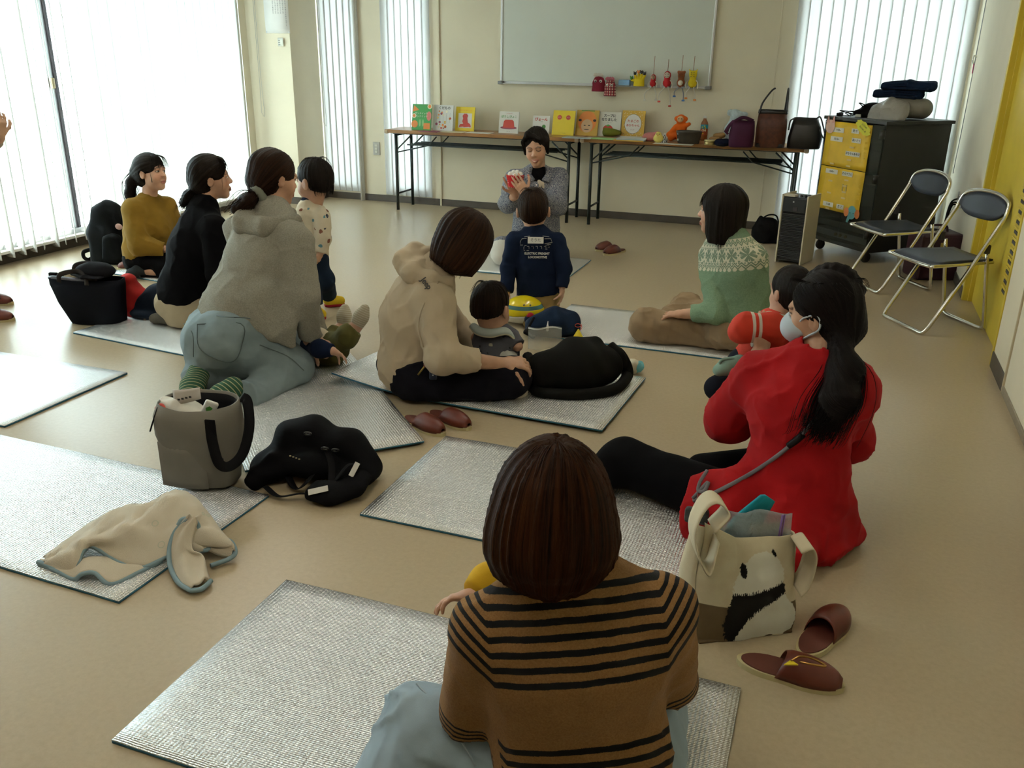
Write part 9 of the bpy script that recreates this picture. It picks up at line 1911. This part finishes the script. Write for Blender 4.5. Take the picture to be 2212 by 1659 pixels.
soft_obj('brooch', [El(bro[0], (0.022, 0.008, 0.013), np.array([HR, HF, UP])), El(bro[2]+UP*0.008, (0.010, 0.008, 0.010), np.array([HR, HF, UP]))]+[Rc(bro[0]+cf(x, 0, -0.006), bro[0]+cf(x*1.2, 0, -0.03), 0.005, 0.004, k=0.006) for x in (-0.014, -0.004, 0.008, 0.016)], 0.003, mat('brooch_cream', (0.66, 0.56, 0.42), 0.6), root)
Lh = lambda x, y, z: hd+s*(R[0]*x+R[1]*y+R[2]*z)
hb = [El(Lh(0, -0.024, 0.046), (0.092, 0.108, 0.098), R, k=0.03), El(Lh(0, 0.118, -0.030), (0.066, 0.080, 0.118), R, op='s', k=0.014)]
for x in (-1, 1): hb += [Rc(Lh(x*0.074, 0.020, 0.05), Lh(x*0.078, 0.012, -0.032), 0.026, 0.010, k=0.02)]
hb += [Rc(Lh(0.03, 0.070, 0.118), Lh(-0.050, 0.082, 0.082), 0.022, 0.010, k=0.015), Rc(Lh(0.035, 0.070, 0.118), Lh(0.070, 0.065, 0.070), 0.020, 0.010, k=0.015), El(Lh(0, -0.06, -0.01), (0.07, 0.055, 0.06), R, k=0.03)]
hair_obj(root, hb, 0.0045, H_BLK, Lh(0, -0.02, 0), R[2], 0.003, 16, ref=R[0])
# the red cup of finger puppets she holds
cb_ = A(1113, 390, 6.13); t = thing('puppet_cup', 'red polka-dot cloth cup holding white finger puppets', 'puppet', cb_)
tm = NT('polka_cloth'); vo = tm.node('ShaderNodeTexVoronoi'); vo.inputs['Scale'].default_value = 70; vo.inputs['Randomness'].default_value = 0.1; tm.t.links.new(tm.coord(), vo.inputs[0]); tm.col(tm.mix(tm.math('LESS_THAN', vo.outputs['Distance'], 0.22), (0.52, 0.012, 0.014), (0.75, 0.6, 0.55))); tm.set(Roughness=0.85)
loft_mb([(-0.045, 0.045, 0.030, 0, 0, 3), (0.0, 0.056, 0.036, 0, 0, 3), (0.036, 0.060, 0.040, 0, 0, 3)], 32, jit=0.003, cap1=True).build('cup', tm.m, t)
for k_, (dx, dz) in enumerate(((-0.034, 0.040), (-0.012, 0.050), (0.012, 0.052), (0.034, 0.040), (0.0, 0.032))):
    c_ = cb_+cf(dx, -0.012 if k_ == 4 else 0.004, dz); soft_obj('finger_puppet', [El(c_, (0.014, 0.013, 0.018)), Rc(c_, c_-UP*0.03, 0.012, 0.012)], 0.003, C_wht, t)
    for e_ in (-0.004, 0.005): MB().lathe([(0.0005, 0), (0.0022, 0.0008), (0.0005, 0.0016)], n=6, M=Matrix.Translation(tuple(c_+cf(e_, -0.0135, 0.003)-cb_)) @ RX90).build('puppet_eye', M_eye, t)
# ------------------------------------------------------------------ person standing at the window end, hand and slippers in view
b0 = fl(-38, 672); hp_ = np.array([b0[0], b0[1], 0.86])
root = person_root('person standing at the window in a beige top and brown slippers', b0, 0)
nk = hp_+UP*0.52; hd = nk+UP*0.15+HR*0.02; R = az(90, -10)
f1, f2 = fl(-20, 657), fl(-20, 692); ank1, ank2 = f1+UP*0.08, f2+UP*0.08
wr = A(-2, 296, 4.72); el = wr+cf(-0.20, 0.05, -0.10); sh_ = nk+cf(0.0, -0.16, -0.03); sh2 = nk+cf(0.0, 0.16, -0.03)
HS = hand(wr, cf(0.25, -0.05, 0.95), cf(-0.6, 0.5, 0), 0.95, curl=(0.5, 0.55, 0.6, 0.6), side=-1, tc=0.5)
body_obj(root, [(head_prims(hd, R, 1.0, neck=nk, nr=0.047), 0.007), ([Tube([nk, hp_+UP*0.25, hp_], [0.11, 0.12, 0.14], [0.08, 0.09, 0.10], HF)]+chain([hp_-HF*0.08, hp_*0.5+ank2*0.5, ank2], [0.07, 0.055, 0.035])+chain([hp_+HF*0.08, hp_*0.5+ank1*0.5, ank1], [0.07, 0.055, 0.035])+chain([sh2, sh2+cf(0, 0.03, -0.28), sh2+cf(0.1, 0, -0.46)], [0.045, 0.04, 0.03]), 0.014), (chain([sh_, el, wr], [0.045, 0.038, 0.027])+HS, 0.005)], SKIN)
soft_obj('top', [Tube([nk, nk-UP*0.12, hp_+UP*0.15, hp_], [0.08, 0.17, 0.16, 0.18], [0.07, 0.11, 0.12, 0.13], HF, flat1=True, k=0.05, kk=0.05), Rc(sh_, el, 0.07, 0.06, k=0.03), Rc(el, el*0.1+wr*0.9, 0.06, 0.045, k=0.03, flat=True), Rc(sh2, sh2+cf(0, 0.03, -0.28), 0.07, 0.06), Rc(sh2+cf(0, 0.03, -0.28), sh2+cf(0.1, 0, -0.46), 0.06, 0.045)], 0.009, cloth('beige_top', (0.46, 0.38, 0.27)), root)
soft_obj('trousers', [Rc(hp_-HF*0.07, hp_*0.5+ank2*0.5, 0.11, 0.085, k=0.05), Rc(hp_*0.5+ank2*0.5, ank2+UP*0.03, 0.085, 0.07, k=0.05, flat=True), Rc(hp_+HF*0.07, hp_*0.5+ank1*0.5, 0.11, 0.085, k=0.05), Rc(hp_*0.5+ank1*0.5, ank1+UP*0.03, 0.085, 0.07, k=0.05, flat=True)], 0.010, cloth('dark_trousers', (0.04, 0.04, 0.045)), root)
for f_ in (f1, f2): soft_obj('sock', [Rc(f_+cf(-0.04, 0, 0.06), f_+cf(0.05, 0, 0.045), 0.035, 0.026)], 0.008, cloth('grey_sock', 0), root)
Lh = lambda x, y, z: hd+(R[0]*x+R[1]*y+R[2]*z)
hair_obj(root, [El(Lh(0, -0.022, 0.042), (0.092, 0.110, 0.098), R, k=0.03), Tube([Lh(0, -0.03, 0.02), Lh(0, -0.04, -0.10)], [0.09, 0.085], [0.09, 0.07], R[0], k=0.04), El(Lh(0, 0.12, -0.05), (0.064, 0.075, 0.12), R, op='s', k=0.02)], 0.009, H_BLK, Lh(0, 0, 0), R[2], 0.003, 16, ref=R[0])
slipper('brown slipper at the window, farther of the pair being worn', f1-HR*0.12, f1+HR*0.125, 'brown house slippers', sc=0.98)
slipper('brown slipper at the window, nearer the foil mat of the pair being worn', f2-HR*0.12, f2+HR*0.125, 'brown house slippers', sc=0.98)
# ------------------------------------------------------------------ small pieces hang under the part they sit on
SUB = {'print': ('cover', 'upper'), 'lettering': ('cover', 'sheet', 'sweatshirt', 'hoodie', 'label'), 'strip': ('sheet',), 'sticker': ('sheet',), 'sticker_ear': ('sheet',), 'sticker_eye': ('sheet',), 'sticker_trunk': ('sheet',), 'pin': ('sheet',),
       'foot': ('leg',), 'pupil': ('eye',), 'seam': ('jeans', 'hoodie'), 'hair_tie': ('hair',), 'mask_loop': ('face_mask',), 'sock_sole': ('sock',), 'bib_edge': ('bib',), 'shoe_cuff': ('shoe',), 'button': ('shirt', 'fob'), 'button_placket': ('shirt',), 'collar': ('shirt',),
       'name_tag': ('sweatshirt',), 'printed_locomotive': ('sweatshirt',), 'hood': ('hoodie', 'jacket'), 'eyelet': ('body',), 'care_label': ('body',), 'printed_mark': ('body',), 'front_pocket': ('body',), 'puppet_eye': ('finger_puppet',), 'painted_dot': ('bowl',), 'corner_patch': ('body',),
       'louvre_gap': ('louvre_slat',), 'binding': ('cloth',), 'zip_strip': ('film',), 'sensor_window': ('sensor_panel',), 'badge': ('sensor_panel',), 'leaf_mark': ('packet',), 'red_edge': ('cloth',), 'blue_edge': ('cloth',), 'strap_tab': ('strap',), 'stretcher': (), 'seat_rim': ('seat',)}
def _base(o): return o.name.split('.')[0]
def _ctr(o): return sum((Vector(c) for c in o.bound_box), Vector())/8
for root in [o for o in bpy.data.objects if o.parent is None and o.children]:
    kids = list(root.children)
    for ch in kids:
        want = SUB.get(_base(ch))
        if not want or tuple(ch.location) != (0.0, 0.0, 0.0): continue
        cand = [k for k in kids if k is not ch and _base(k) in want and tuple(k.location) == (0.0, 0.0, 0.0) and k.parent == root]
        if cand: ch.parent = min(cand, key=lambda k: (_ctr(k)-_ctr(ch)).length)
